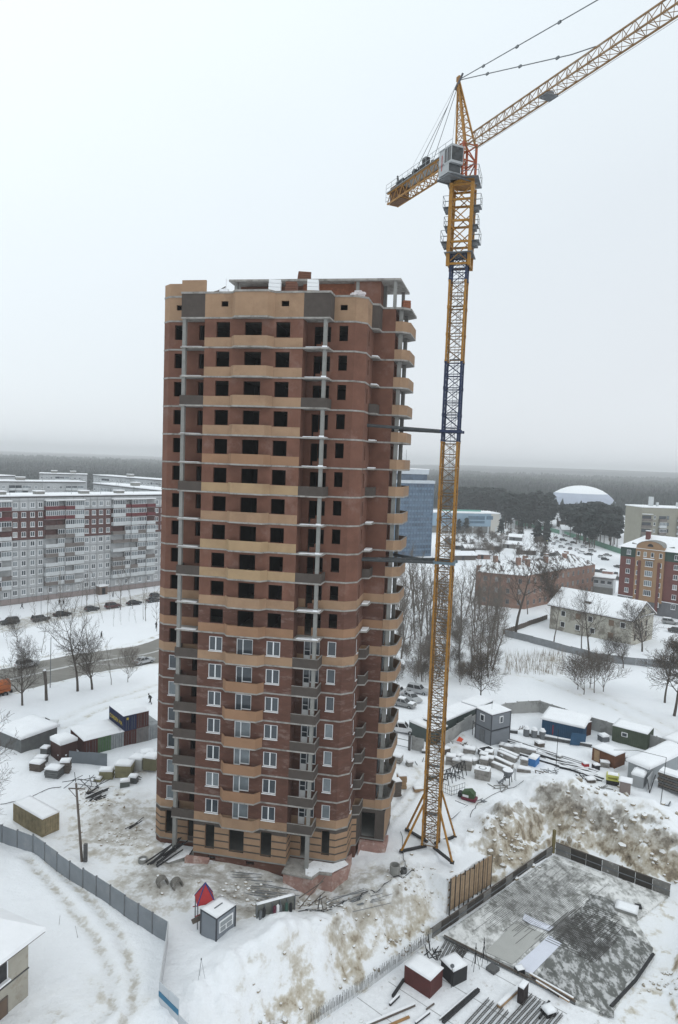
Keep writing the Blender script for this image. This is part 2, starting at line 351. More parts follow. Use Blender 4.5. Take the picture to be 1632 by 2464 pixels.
def noise(sc, det=6, ro=.65):
    q = n.new('ShaderNodeTexNoise'); q.inputs['Scale'].default_value = sc; q.inputs['Detail'].default_value = det; q.inputs['Roughness'].default_value = ro
    l.new(t.outputs['Object'], q.inputs['Vector']); return q
def math(op, a, bb, c=None):
    q = n.new('ShaderNodeMath'); q.operation = op
    for i, v in enumerate((a, bb, c)):
        if v is None: continue
        if isinstance(v, (int, float)): q.inputs[i].default_value = v
        else: l.new(v, q.inputs[i])
    return q.outputs[0]
na = noise(.75, 5, .58); nb = noise(3.2, 4, .6); nc = noise(.08, 3)
k = math('MULTIPLY_ADD', na.outputs['Fac'], 1.9, -.95); k2 = math('MULTIPLY_ADD', nb.outputs['Fac'], .55, -.275)
k = math('ADD', k, k2); s_ = math('MULTIPLY_ADD', at.outputs['Fac'], 1.15, -.06); k = math('MULTIPLY', k, math('MINIMUM', math('MULTIPLY_ADD', at.outputs['Fac'], 2.1, .04), .95)); s_ = math('ADD', s_, k)
r = n.new('ShaderNodeValToRGB'); cr = r.color_ramp; l.new(s_, r.inputs[0])
cr.elements[0].position = .0; cr.elements[0].color = (.83, .845, .87, 1); cr.elements[1].position = 1.0; cr.elements[1].color = (.075, .058, .042, 1)
for p, c in ((.20, (.80, .81, .82)), (.28, (.68, .665, .635)), (.38, (.56, .525, .46)), (.56, (.45, .40, .32)), (.68, (.30, .25, .185)), (.88, (.19, .155, .115))):
    e = cr.elements.new(p); e.color = c+(1,)
hs = n.new('ShaderNodeHueSaturation'); hs.inputs['Saturation'].default_value = .45; hs.inputs['Value'].default_value = .80
am = n.new('ShaderNodeAttribute'); am.attribute_name = 'mud'; l.new(r.outputs[0], hs.inputs['Color'])
mm_ = n.new('ShaderNodeMixRGB'); l.new(am.outputs['Fac'], mm_.inputs[0]); l.new(r.outputs[0], mm_.inputs[1]); l.new(hs.outputs[0], mm_.inputs[2])
aw = n.new('ShaderNodeAttribute'); aw.attribute_name = 'wood'
nw = noise(.012, 8, .7); rw = n.new('ShaderNodeValToRGB'); l.new(nw.outputs['Fac'], rw.inputs[0])
rw.color_ramp.elements[0].position = .35; rw.color_ramp.elements[0].color = (.035, .042, .042, 1); rw.color_ramp.elements[1].position = .7; rw.color_ramp.elements[1].color = (.10, .105, .105, 1)
mxn = n.new('ShaderNodeMixRGB'); l.new(aw.outputs['Fac'], mxn.inputs[0]); l.new(mm_.outputs[0], mxn.inputs[1]); l.new(rw.outputs[0], mxn.inputs[2])
l.new(mxn.outputs[0], b.inputs['Base Color'])
bp = n.new('ShaderNodeBump'); bp.inputs['Strength'].default_value = .8; bp.inputs['Distance'].default_value = .25
l.new(math('ADD', na.outputs['Fac'], math('MULTIPLY', nb.outputs['Fac'], .35)), bp.inputs['Height']); l.new(bp.outputs[0], b.inputs['Normal'])
me.materials.append(gm)
ground = struct('ground', me, None)
import math as _m
math = _m
# ================================================================== the brick tower
AL = radians(-10.4); TX, TY = -14.63, 70.98
tower = thing('apartment_tower', 'unfinished red brick apartment tower with beige bands and empty window holes', 'apartment tower', (TX, TY, 0), AL)
def TW(u, v): return (TX+u*cos(AL)-v*sin(AL), TY+u*sin(AL)+v*cos(AL))
Z0 = 4.42; Z19 = 61.0
def fz(s): return Z0+3*(s-1)                 # floor level of storey s (1..18), fz(19) = attic floor
WP = [(-5.6, 2.45), (-4.7, 1.7), (0, 1.72), (0, 0), (10.5, 0), (10.5, 1.85), (15.5, 1.85), (16.6, 2.8), (16.7, 7.3), (19.0, 7.28), (19.0, 13.0),
      (16.7, 13.02), (16.7, 17.0), (15.5, 18.4), (-4.7, 18.4), (-5.6, 17.6)]
SP = [(-5.6, 2.45), (-4.7, 1.7), (-2.6, 1.7), (-2.6, 0), (2.95, 0), (3.5, -.75), (6.95, -.75), (7.5, 0), (13.2, 0), (13.28, 1.85), (15.5, 1.85), (16.6, 2.8),
      (16.68, 5.4), (17.45, 5.65), (17.6, 7.28), (19.8, 7.3), (20.6, 8.05), (20.85, 12.2), (19.9, 13.0), (16.7, 13.02), (16.7, 17.0), (15.5, 18.4), (-4.7, 18.4), (-5.6, 17.6)]
def offset(poly, d):
    n = len(poly); out = []
    for i in range(n):
        a, b, c = poly[i-1], poly[i], poly[(i+1) % n]
        d1 = (b[0]-a[0], b[1]-a[1]); d2 = (c[0]-b[0], c[1]-b[1]); l1 = hypot(*d1); l2 = hypot(*d2)
        n1 = (d1[1]/l1, -d1[0]/l1); n2 = (d2[1]/l2, -d2[0]/l2); nx, ny = n1[0]+n2[0], n1[1]+n2[1]; k = 2/(nx*nx+ny*ny)
        out.append((b[0]+nx*k*d/1, b[1]+ny*k*d/1))
    return out
def wallseg(mb, p, q, z0, z1, ops, matfn, th=.32, zbreaks=(), inner_mi=3):
    d = (q[0]-p[0], q[1]-p[1]); Ln = hypot(*d); d = (d[0]/Ln, d[1]/Ln); nn = (d[1], -d[0])
    S = sorted({0, Ln} | {o[0] for o in ops} | {o[1] for o in ops}); S = [s for s in S if 0 <= s <= Ln]
    Z = sorted({z0, z1} | {o[2] for o in ops} | {o[3] for o in ops} | set(zb for zb in zbreaks if z0 < zb < z1))
    P = lambda s, z, t: (p[0]+d[0]*s-nn[0]*t, p[1]+d[1]*s-nn[1]*t, z)
    for i in range(len(S)-1):
        for j in range(len(Z)-1):
            sc, zc = (S[i]+S[i+1])/2, (Z[j]+Z[j+1])/2
            if any(o[0] < sc < o[1] and o[2] < zc < o[3] for o in ops): continue
            mb.add([P(S[i], Z[j], 0), P(S[i+1], Z[j], 0), P(S[i+1], Z[j+1], 0), P(S[i], Z[j+1], 0)], [(0, 1, 2, 3)], matfn(zc))
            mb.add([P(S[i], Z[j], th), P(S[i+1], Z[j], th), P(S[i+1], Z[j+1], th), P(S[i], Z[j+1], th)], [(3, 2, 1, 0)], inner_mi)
    for o in ops:
        a, b_, c, e_ = o; zc = (c+e_)/2
        mb.add([P(a, c, 0), P(b_, c, 0), P(b_, e_, 0), P(a, e_, 0), P(a, c, th), P(b_, c, th), P(b_, e_, th), P(a, e_, th)],
               [(0, 1, 5, 4), (1, 2, 6, 5), (2, 3, 7, 6), (3, 0, 4, 7)], matfn(zc))
# segment openings (s0, s1, z0, z1) relative to floor; keys are the indices of WP
def seg_ops(s, loggia_door=True):
    o = {1: [(.65, 1.65, 1.05, 2.6), (3.4, 4.3, 1.05, 2.6)],
         3: [(1.27, 2.75, 1.05, 2.6), (4.35, 6.15, .1, 2.6), (7.65, 9.15, 1.05, 2.6)],
         5: [(.75, 1.5, .1, 2.5), (1.5, 2.5, .95, 2.5), (3.35, 4.27, 1.05, 2.6)],
         7: [(1.1, 1.75, .95, 2.5)],
         9: [(1.0, 2.6, .1, 2.6), (3.4, 4.6, .1, 2.6)],
         11: [(1, 2.4, 1.05, 2.6)], 13: [(1.5+i*4.2, 3.0+i*4.2, 1.05, 2.6) for i in range(5)]}
    if s in (15, 10): o[7] = [(2.7, 4.2, .1, 2.85)]
    return o
def storey_wall(s):
    full = s >= 7 or s == 1                       # beige band over the front
    wrap = s in (7, 8, 9, 1)                        # band also on the wings
    low = s <= 8
    mb = MB(); ops = seg_ops(s)
    for i in range(len(WP)):
        p, q = WP[i], WP[(i+1) % len(WP)]
        band = (i == 3 and full) or (i != 3 and i not in (2, 4) and wrap)
        f = lambda z, band=band: 1 if (band and z < 1.02) else 0
        wallseg(mb, p, q, .09, 2.91, ops.get(i, []), f, zbreaks=(1.02,))
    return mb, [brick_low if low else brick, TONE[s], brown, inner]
TONE = {i: (beige, beige_b, beige_c)[(0, 0, 1, 1, 1, 1, 1, 0, 1, 0, 2, 2, 0, 2, 1, 0, 0, 0, 0, 0)[i]] for i in range(20)}
cache = {}
for s in range(1, 19):
    key = (TONE[s].name, s >= 7 or s == 1, s in (7, 8, 9, 1), s <= 8, s in (15, 10))
    if key not in cache:
        mb, mm = storey_wall(s); cache[key] = mb.mesh('brick_wall', mm)
    link('brick_wall', cache[key], tower, (0, 0, fz(s)))
# slabs
me_slab = MB().prism(offset(SP, .035), -.075, .09).mesh('floor_slab', conc_lt)
for s in range(1, 20): link('floor_slab', me_slab, tower, (0, 0, fz(s)))
me_top = MB().prism(offset(SP, .05), -.11, .09, 0, 1).mesh('roof_slab', [conc_lt, snow_rough])
link('roof_slab', me_top, tower, (0, 0, Z19))
# inner core walls keep the rooms deep and dark, helped by shade in their near-black colour
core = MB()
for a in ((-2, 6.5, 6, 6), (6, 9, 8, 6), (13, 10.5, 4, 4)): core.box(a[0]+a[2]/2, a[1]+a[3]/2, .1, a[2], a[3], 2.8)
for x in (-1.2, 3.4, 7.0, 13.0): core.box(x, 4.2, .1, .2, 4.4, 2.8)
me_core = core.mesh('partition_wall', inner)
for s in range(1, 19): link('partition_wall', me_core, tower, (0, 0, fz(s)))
# attic storey
mb = MB()
AP = [(-5.6, 2.45), (-4.7, 1.7), (-2.6, 1.7), (-2.6, 0.02), (0, 0), (2.95, 0), (3.5, -.72), (6.95, -.72), (7.5, 0), (10.5, 0), (13.2, 0.02), (13.28, 1.85), (15.5, 1.85), (16.6, 2.8), (16.68, 5.4),
      (17.4, 5.68), (17.55, 7.28), (19.0, 7.28), (19.0, 13.0), (16.7, 13.02), (16.7, 17.0), (15.5, 18.4), (-4.7, 18.4), (-5.6, 17.6)]
aops = {1: [(.8, 1.5, 1.15, 1.7)], 4: [(1.75, 2.5, 1.15, 1.7)], 8: [(.65, 1.45, 1.15, 1.7)], 11: [(.6, 1.35, 1.15, 1.7)], 13: [(1.0, 1.3, 1.1, 1.8)], 17: [(1.2, 3.0, .1, 2.3)]}
for i in range(len(AP)):
    mi = 2 if i in (2, 3, 9, 10, 14, 15) else (0 if i in (16, 17, 18) else 1)
    wallseg(mb, AP[i], AP[(i+1) % len(AP)], .09, 2.47, aops.get(i, []), lambda z, mi=mi: mi, th=.25)
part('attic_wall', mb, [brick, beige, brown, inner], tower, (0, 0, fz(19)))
# parapets above the roof on the left wing
mb = MB().pathwall([(-5.55, 3.5), (-5.6, 2.45), (-4.7, 1.7), (-2.62, 1.7)], .09, 1.35, .25)
mb.box(-1.3, .2, .09, 2.62, .25, 1.2); part('roof_parapet', mb, beige, tower, (0, 0, Z19))
# columns
col_l = MB().box(-2.3, .28, .09, .36, .42, 2.82).mesh('column', conc); col_r = MB().box(12.75, .30, .09, .36, .42, 2.82).mesh('column', conc)
col_b = MB().box(19.55, 8.0, .09, .42, .5, 2.82).mesh('column', conc); col_c = MB().box(19.9, 10.8, .09, .3, .5, 2.82).box(19.6, 12.6, .09, .3, .4, 2.82).mesh('column', conc)
for s in range(1, 19):
    for m_ in (col_l, col_r, col_b, col_c): link('column', m_, tower, (0, 0, fz(s)))
link('column', col_b, tower, (0, 0, fz(19)), sc=(1, 1, .86)); link('column', col_c, tower, (0, 0, fz(19)), sc=(1, 1, .86))
part('ground_column', MB().box(-2.3, .28, -.6, .4, .45, Z0+.5), conc, tower); part('ground_column', MB().box(12.75, .30, -.2, .4, .45, Z0+.1), conc, tower)
# parapets
bows = {m_.name: MB().pathwall([(2.95, -.03), (3.5, -.78), (6.95, -.78), (7.5, -.03)], .09, 1.12, .12).mesh('balcony_parapet', m_) for m_ in (beige, beige_b, beige_c)}
big = MB().pathwall([(19.02, 7.26), (19.8, 7.27), (20.63, 8.04), (20.88, 12.2), (19.93, 13.03)], .09, 1.15, .12).mesh('balcony_parapet', beige)
cap = MB().pathwall([(19.02, 7.25), (19.8, 7.26), (20.64, 8.03), (20.89, 12.2), (19.94, 13.04)], 1.15, 1.19, .14).mesh('parapet_coping', conc_lt)
lg1 = MB().pathwall([(-2.58, 1.68), (-2.62, -.02), (-.01, -.02)], .09, 1.05, .12).mesh('loggia_parapet', brown)
lg2 = MB().pathwall([(10.51, -.02), (13.22, -.02), (13.3, 1.84)], .09, 1.05, .12).mesh('loggia_parapet', brown)
lg3 = MB().pathwall([(16.7, 5.36), (17.47, 5.62), (17.62, 7.27)], .09, 1.05, .10).mesh('loggia_parapet', brown)
lip = MB().pathwall([(16.7, 5.34), (17.49, 5.60), (17.64, 7.27)], 1.05, 1.09, .13).pathwall([(10.5, -.04), (13.24, -.04), (13.32, 1.84)], 1.05, 1.08, .14).mesh('parapet_coping', conc_lt)
for s in range(1, 20):
    if s <= 18: link('balcony_parapet', bows[TONE[s].name], tower, (0, 0, fz(s)))
    link('balcony_parapet', big, tower, (0, 0, fz(s)))
    if s <= 12: link('parapet_coping', cap, tower, (0, 0, fz(s)))
    if s <= 7 or s in (10, 13, 16):
        for m_ in (lg1, lg2, lg3): link('loggia_parapet', m_, tower, (0, 0, fz(s)))
        if s <= 7: link('parapet_coping', lip, tower, (0, 0, fz(s)))
# snow lying on open slabs
sn = MB().prism([(10.8, .0), (13.15, .0), (13.2, 1.0), (10.9, .5)], .09, .15).prism([(16.8, 5.5), (17.42, 5.7), (17.5, 7.1), (16.8, 7.0)], .09, .22).prism([(-2.5, 0.02), (-.3, .02), (-.4, .6), (-2.5, .8)], .09, .13)
sn.box(12.75, .05, .15, .5, .1, .12)
sn = sn.mesh('snow_strip', snow)
for s in range(2, 20):
    if not (s <= 7 or s in (10, 13, 16, 19)): link('snow_strip', sn, tower, (0, 0, fz(s)))
# brick sills stacked in the right loggia doors
ss = MB().box(12.05, 1.5, .09, .9, .25, .55).mesh('brick_stack', brick)
for s in (9, 11, 12, 14, 15, 17, 18): link('brick_stack', ss, tower, (0, 0, fz(s)))
# windows with white frames on the lower storeys
def win_mesh(w, h, split=True, door=0.0):
    f = MB(); t = .075; d = .08
    f.box(t/2, 0, 0, t, d, h).box(w-t/2, 0, 0, t, d, h).box(w/2, 0, 0, w-2*t, d, t).box(w/2, 0, h-t, w-2*t, d, t)
    if split: f.box(w*.5, 0, t, t*1.5, d*1.05, h-2*t)
    f.box(w/2, -.12, -.06, w+.1, .22, .05)
    return f.mesh('window', white_pl), MB().box(w/2, .01, t, w-2*t, .02, h-2*t)
def put_win(me_f, me_p, p, q, s0, z, s, parent=tower, inset=.10, light=False):
    d = (q[0]-p[0], q[1]-p[1]); Ln = hypot(*d); d = (d[0]/Ln, d[1]/Ln)
    x = p[0]+d[0]*s0-d[1]*inset; y = p[1]+d[1]*s0+d[0]*inset
    o = link('window', me_f, parent, (x, y, z), atan2(d[1], d[0])); link('pane', me_p, o)
    return o
def mk(w, h, split, name='window'):
    f, p = win_mesh(w, h, split); return f, p.mesh('pane', pane_m), p.mesh('pane', pane_lt)
W1 = mk(1.48, 1.55, True); W2 = mk(1.0, 1.55, False); W3 = mk(.92, 1.55, False); W4 = mk(.65, 1.55, False)
# balcony door + window unit
f = MB(); f.box(.04, 0, 0, .08, .08, 2.5).box(.70, 0, 0, .1, .08, 2.5).box(.37, 0, 0, .58, .06, .75).box(.37, 0, 2.42, .58, .08, .08).box(1.76, 0, .85, .08, .08, 1.65).box(1.23, 0, .85, .98, .08, .09).box(1.23, 0, 2.42, .98, .08, .08)
DU = f.mesh('balcony_door', white_pl); DP = MB().box(.37, .01, .75, .58, .02, 1.67).box(1.23, .01, .94, .98, .02, 1.48)
DPd, DPl = DP.mesh('pane', pane_m), DP.mesh('pane', pane_lt)
fillm = MB().box(1.27, .05, .09, 1.06, .2, .76).mesh('infill_wall', brick_low)
f = MB(); f.box(.04, 0, 0, .08, .08, 2.4).box(.71, 0, 0, .1, .08, 2.4).box(.375, 0, 0, .57, .06, .8).box(.375, 0, 2.32, .57, .08, .08).box(.375, 0, 1.3, .57, .07, .06).box(1.71, 0, .85, .08, .08, 1.55).box(1.22, 0, .85, .92, .08, .09).box(1.22, 0, 2.32, .92, .08, .08)
LU = f.mesh('balcony_door', white_pl); LP = MB().box(.375, .01, .8, .57, .02, 1.52).box(1.22, .01, .94, .9, .02, 1.38).mesh('pane', pane_m)
for s in range(1, 8):
    lt = s in (1, 2, 3, 4)
    k_ = lambda W: W[1] if (s > 5 or random.random() < .6) else W[2]
    put_win(W1[0], k_(W1), WP[3], WP[4], 1.27, fz(s)+1.05, s); put_win(W1[0], k_(W1), WP[3], WP[4], 7.65, fz(s)+1.05, s)
    o = link('balcony_door', DU, tower, (4.36, .1, fz(s)+.1)); link('pane', DPl if lt else DPd, o); link('infill_wall', fillm, o)
    o = link('balcony_door', LU, tower, (11.26, 1.95, fz(s)+.1)); link('pane', LP, o)
    put_win(W3[0], k_(W3) if s > 4 else W3[2], WP[5], WP[6], 3.35, fz(s)+1.05, s)
    put_win(W4[0], W4[1], WP[7], WP[8], 1.1, fz(s)+.95, s)
    if s <= 6: put_win(W2[0], k_(W2) if s > 2 else W2[2], WP[1], WP[2], .65, fz(s)+1.05, s)
# glazing seen in the big balconies of the lower storeys
gl = MB().box(19.06, 9.0, 1.0, .05, 1.7, 1.5).mesh('balcony_glazing', pane_lt)
for s in range(1, 8): link('balcony_glazing', gl, tower, (0, 0, fz(s)))
# ground storey: beige bands with dark grooves, tall openings
BP = [(-5.6, 2.45), (-4.7, 1.7), (0, 1.72), (0, 0), (10.5, 0), (10.5, 1.85), (15.5, 1.85), (16.6, 2.8), (16.7, 5.4), (17.2, 5.6), (17.4, 7.28), (20.2, 7.28), (20.4, 13.0), (16.7, 13.02), (16.7, 17.0), (15.5, 18.4), (-4.7, 18.4), (-5.6, 17.6)]
bops = {1: [(.6, 1.7, 1.4, 4.1), (3.3, 4.1, .9, 4.0)], 3: [(1.3, 2.4, 1.4, 4.12), (4.05, 5.75, 1.4, 4.12), (7.6, 8.85, 1.4, 4.12)],
        5: [(1.1, 2.1, .8, 3.5), (3.45, 4.35, 1.4, 4.12)], 7: [(1.0, 1.4, 1.5, 4.0)], 10: [(.15, 1.7, .9, 3.9)]}
mb = MB(); groove = MB()
for i in range(len(BP)):
    p, q = BP[i], BP[(i+1) % len(BP)]; br = i in (9, 10)
    ops = bops.get(i, [])
    wallseg(mb, p, q, .75, Z0-.09, ops, lambda z, br=br: 2 if (br or z > 3.98) else 1, zbreaks=(3.98,))
    d = (q[0]-p[0], q[1]-p[1]); Ln = hypot(*d); d = (d[0]/Ln, d[1]/Ln)
    if not br and i <= 8:
        for zg in (1.55, 2.35, 3.15, 3.92):
            ss_ = [0]+[v for o in ops if o[2] < zg < o[3] for v in (o[0], o[1])]+[Ln]
            for k in range(0, len(ss_), 2):
                a, b_ = ss_[k], ss_[k+1]; m_ = (a+b_)/2
                groove.box(p[0]+d[0]*m_+d[1]*-.005, p[1]+d[1]*m_+d[0]*.005, zg, b_-a+.01, .04, .15, atan2(d[1], d[0]))
    for o in ops:
        if i in (3, 1) or (i == 5 and o[0] > 3):
            m_ = (o[0]+o[1])/2
            mb.box(p[0]+d[0]*m_-d[1]*.12, p[1]+d[1]*m_+d[0]*.12, .76, o[1]-o[0]-.004, .2, .66, atan2(d[1], d[0]), mi=2)
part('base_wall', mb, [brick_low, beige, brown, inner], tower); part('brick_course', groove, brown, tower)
mb = MB()
OP = offset(BP, -.06)
for i in range(len(OP)):
    p, q = OP[i], OP[(i+1) % len(OP)]
    wallseg(mb, p, q, -3.0, .74, [(1.6, 2.5, .1, .55), (6.0, 6.9, .1, .55)] if i == 3 else [], lambda z: 0, th=.4)
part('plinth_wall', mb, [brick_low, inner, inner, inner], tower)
part('ground_slab', MB().prism(offset(BP, .04), .74, .88), conc, tower)
core = MB()
for a in ((-2, 6.5, 6, 6), (6, 9, 8, 6)): core.box(a[0]+a[2]/2, a[1]+a[3]/2, .9, a[2], a[3], 3.4)
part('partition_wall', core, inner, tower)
# porch platform with pink brick foundation
pp = [(10.55, .7), (10.4, -1.0), (13.6, -1.3), (14.2, -.2), (15.6, -.1), (17.1, 1.8), (17.1, 2.6), (15.4, 1.7), (10.6, 1.7)]
part('porch_foundation', MB().prism([(10.6, 1.7), (10.5, -.9), (13.5, -1.15), (14.1, -.1), (15.6, 0), (17.0, 1.85), (17.0, 4.5), (15.4, 1.8)], -3, .42), pinkbrick, tower)
part('porch_slab', MB().prism([(10.55, 1.8), (10.35, -1.0), (13.7, -1.3), (14.25, -.2), (15.6, -.1), (15.4, 1.82)], .425, .60), [conc_lt], tower)
part('porch_snow', MB().prism([(12.9, -.9), (13.6, -1.1), (14.2, .1), (15.6, .2), (17.0, 2.0), (16.5, 2.6), (15.4, 1.7), (13.2, 1.7), (12.6, .5)], .61, .70), snow_rough, tower)
part('side_foundation', MB().prism([(17.45, 6.0), (17.6, 6.9), (20.5, 6.9), (20.6, 9), (17.4, 9)], -3, .55), pinkbrick, tower)
part('left_step', MB().prism([(-3.9, -1.6), (-2.0, -1.9), (-.5, -.3), (-.5, 1.5), (-3.9, 1.5)], -1.5, .35, 0, 1), [conc, snow_rough], tower)
part('rubble_wall', MB().prism([(-.6, -.9), (2.0, -.75), (2.0, -.2), (-.6, -.3)], -2, .5), pinkbrick, tower)
# penthouse
PZ = Z19+.09
mb = MB().prism([(-.4, 7.9), (19.3, 8.1), (19.75, 14.5), (-.4, 14.5)], 3.1, 3.32); part('penthouse_slab', mb, conc_lt, tower, (0, 0, PZ))
mb = MB()
for x, y in ((18.7, 8.5), (19.1, 13.6), (17.0, 13.6), (14.5, 8.6), (17.3, 11.0), (16.2, 13.6), (.3, 8.6)): part('penthouse_column', MB().box(x, y, 0, .36, .42, 3.1), conc, tower, (0, 0, PZ))

mb = MB().box(4, 10.5, 0, 7.6, .3, 3.1).box(3.6, 8.7, 0, 5.2, .25, 1.9, mi=1).box(11, 9.6, 0, 6, .3, 3.1, mi=1).box(15.6, 10.5, 0, 3.0, 4, 3.1, mi=0).box(11.5, 8.8, 0, 3.6, .25, 1.2, mi=0)
part('penthouse_wall', mb, [brick, orange_brick], tower, (0, 0, PZ))
# loose things on the roof
def roofthing(name, label, cat, u, v, z, mb, mats, rz=0, group=None):
    x, y = TW(u, v); o = link(name, mb.mesh(name, mats), None, (x, y, z), AL+rz); return tag(o, label, cat, group)
def cratepile(w, d, h, n=3, mi=0):
    m_ = MB()
    for i in range(n): m_.box(random.uniform(-.02, .02), 0, .1+i*h/n, w-.02*i, d, h/n-.03, mi=mi)
    m_.box(0, 0, 0, w, d, .08, mi=1); return m_
roofthing('block_pallet', 'white wrapped pallet of blocks on the tower roof, left one beside the brick pallet', 'pallet', 7.2, .8, PZ, cratepile(1.25, 1.1, 1.15), [white_pl, wood], .2)
roofthing('block_pallet', 'white wrapped pallet of blocks on the tower roof above the brown loggia panel', 'pallet', 11.2, .75, PZ, cratepile(1.15, 1.1, 1.1), [white_pl, wood], .15)
roofthing('brick_pallet', 'pallet of orange bricks standing between the two white pallets on the roof', 'pallet', 8.9, 1.0, PZ, cratepile(1.2, 1.0, 1.0, 4), [brick, wood], .1)
roofthing('brick_pallet', 'lone pallet of bricks standing on top of the penthouse slab', 'pallet', 8.2, 9.0, PZ+3.32, cratepile(1.5, 1.2, .85, 4), [brick, wood], .3)
roofthing('brick_pallet', 'pile of red bricks on the topmost corner balcony slab', 'pallet', 19.9, 9.2, PZ, cratepile(.9, .9, 1.0, 4), [orange_brick, wood], .3)
roofthing('brick_pallet', 'low broken stack of orange bricks under the left end of the penthouse', 'pallet', 3.5, 5.5, PZ, cratepile(1.6, 1.0, .9, 4), [orange_brick, wood], .3)
m_ = MB()
for i in range(9): m_.box(random.uniform(-.7, .7), random.uniform(-.3, .3), random.choice((0, .18, .36)), .7, .45, .2, random.uniform(-.5, .5))
roofthing('cement_sacks', 'heap of white sacks at the right edge of the tower roof', 'sacks', 15.3, 2.6, PZ, m_, [mat('sack', (.6, .55, .55), .8, .2, 3)])
m_ = MB().bar((-1.0, 0, .1), (.9, .2, .6), .15).bar((-.2, .1, .3), (.8, .3, .9), .1).box(.7, 0, 0, .9, .6, .5, mi=1).box(.9, 0, .5, .1, .1, 1.1, mi=1)
roofthing('rubble_heap', 'snowy planks and broken blocks on the roof edge beside the beige parapet', 'rubble', .9, 1.2, PZ, m_, [wood_dk, snow_rough])

# ================================================================== tower crane
CX, CY, CROT = 12.1, 75.2, radians(-17)
gc = gz(CX, CY)
crane = thing('tower_crane', 'tall yellow lattice tower crane with blue mast sections tied to the brick tower', 'crane', (CX, CY, 0), CROT)
def lattice(mb, z0, z1, half, leg, lace, npan, mi=0, diag='x'):
    cs = [(-half, -half), (half, -half), (half, half), (-half, half)]
    for x, y in cs: mb.box(x, y, z0, leg, leg, z1-z0, mi=mi)
    for k in range(npan):
        a = z0+(z1-z0)*k/npan; b_ = z0+(z1-z0)*(k+1)/npan
        for i in range(4):
            p, q = cs[i], cs[(i+1) % 4]
            mb.bar((*p, a+.05), (*q, a+.05), lace, mi=1)
            mb.bar((*p, b_-.25), (*q, b_-.25), lace*.8, mi=1)
            mb.bar((*(p if k % 2 else q), a+.05), (*(q if k % 2 else p), b_-.05), lace, mi=1)
            if diag == 'x': mb.bar((*(q if k % 2 else p), a+.05), (*(p if k % 2 else q), b_-.05), lace*.6, mi=1)
    return mb
def ladder(mb, x, y, z0, z1, mi=0):
    mb.box(x-.22, y, z0, .04, .04, z1-z0, mi=mi).box(x+.22, y, z0, .04, .04, z1-z0, mi=mi)
    k = z0
    while k < z1: mb.box(x, y, k, .4, .03, .03, mi=mi); k += .32
HS = .86
sec = lattice(MB(), 0, 2.88, HS, .21, .075, 2); sec_me = {}
for sx in (-HS, HS):
    for sy in (-HS, HS): sec.box(sx, sy, .0, .27, .27, .16).box(sx, sy, 2.73, .27, .27, .15)
for mi_, m_ in (('y', yellow), ('b', blue_c)): sec_me[mi_] = sec.mesh('mast_section', [m_, lace_m if mi_ == 'y' else blue_c])
z = .4; i = 0
bounds = []
while z < 66:
    c_ = 'b' if (46.5 < z+1.45 < 55.8 or z+1.45 > 64.3) else 'y'
    link('mast_section', sec_me[c_], crane, (0, 0, z)); bounds.append(z); z += 2.9
ztop = z
mb = MB(); ladder(mb, .15, .2, .5, 66, 0)
for zz in bounds[1::2]: mb.box(.0, .35, zz+.3, 1.2, .7, .04)
part('ladder', mb, steel, crane)
# base: cross frame, legs, inclined struts
mb = MB()
FEET = []
for (px, py) in ((966, 2050), (979, 1998), (1088, 2077), (1095, 2015)):
    x, y = G(px, py); dx, dy = x-CX, y-CY; FEET.append((dx*cos(-CROT)-dy*sin(-CROT), dx*sin(-CROT)+dy*cos(-CROT)))
for f_ in FEET:
    sx = HS if f_[0] > 0 else -HS; sy = HS if f_[1] > 0 else -HS
    s_ = MB().tube((f_[0], f_[1], .15), (sx*1.05, sy*1.05, 6.2 if f_[1] > 0 else 5.2), .13, .13, 8).box(f_[0], f_[1], .0, .45, .45, .2, mi=1)
    part('strut', s_, [yellow, black], crane)
    mb.bar((f_[0], f_[1], .12), (sx*.5, sy*.5, .12), .3, .22)
for sx in (-HS, HS):
    for sy in (-HS, HS): mb.box(sx, sy, .1, .26, .26, .5)
part('base_frame', mb, black, crane)
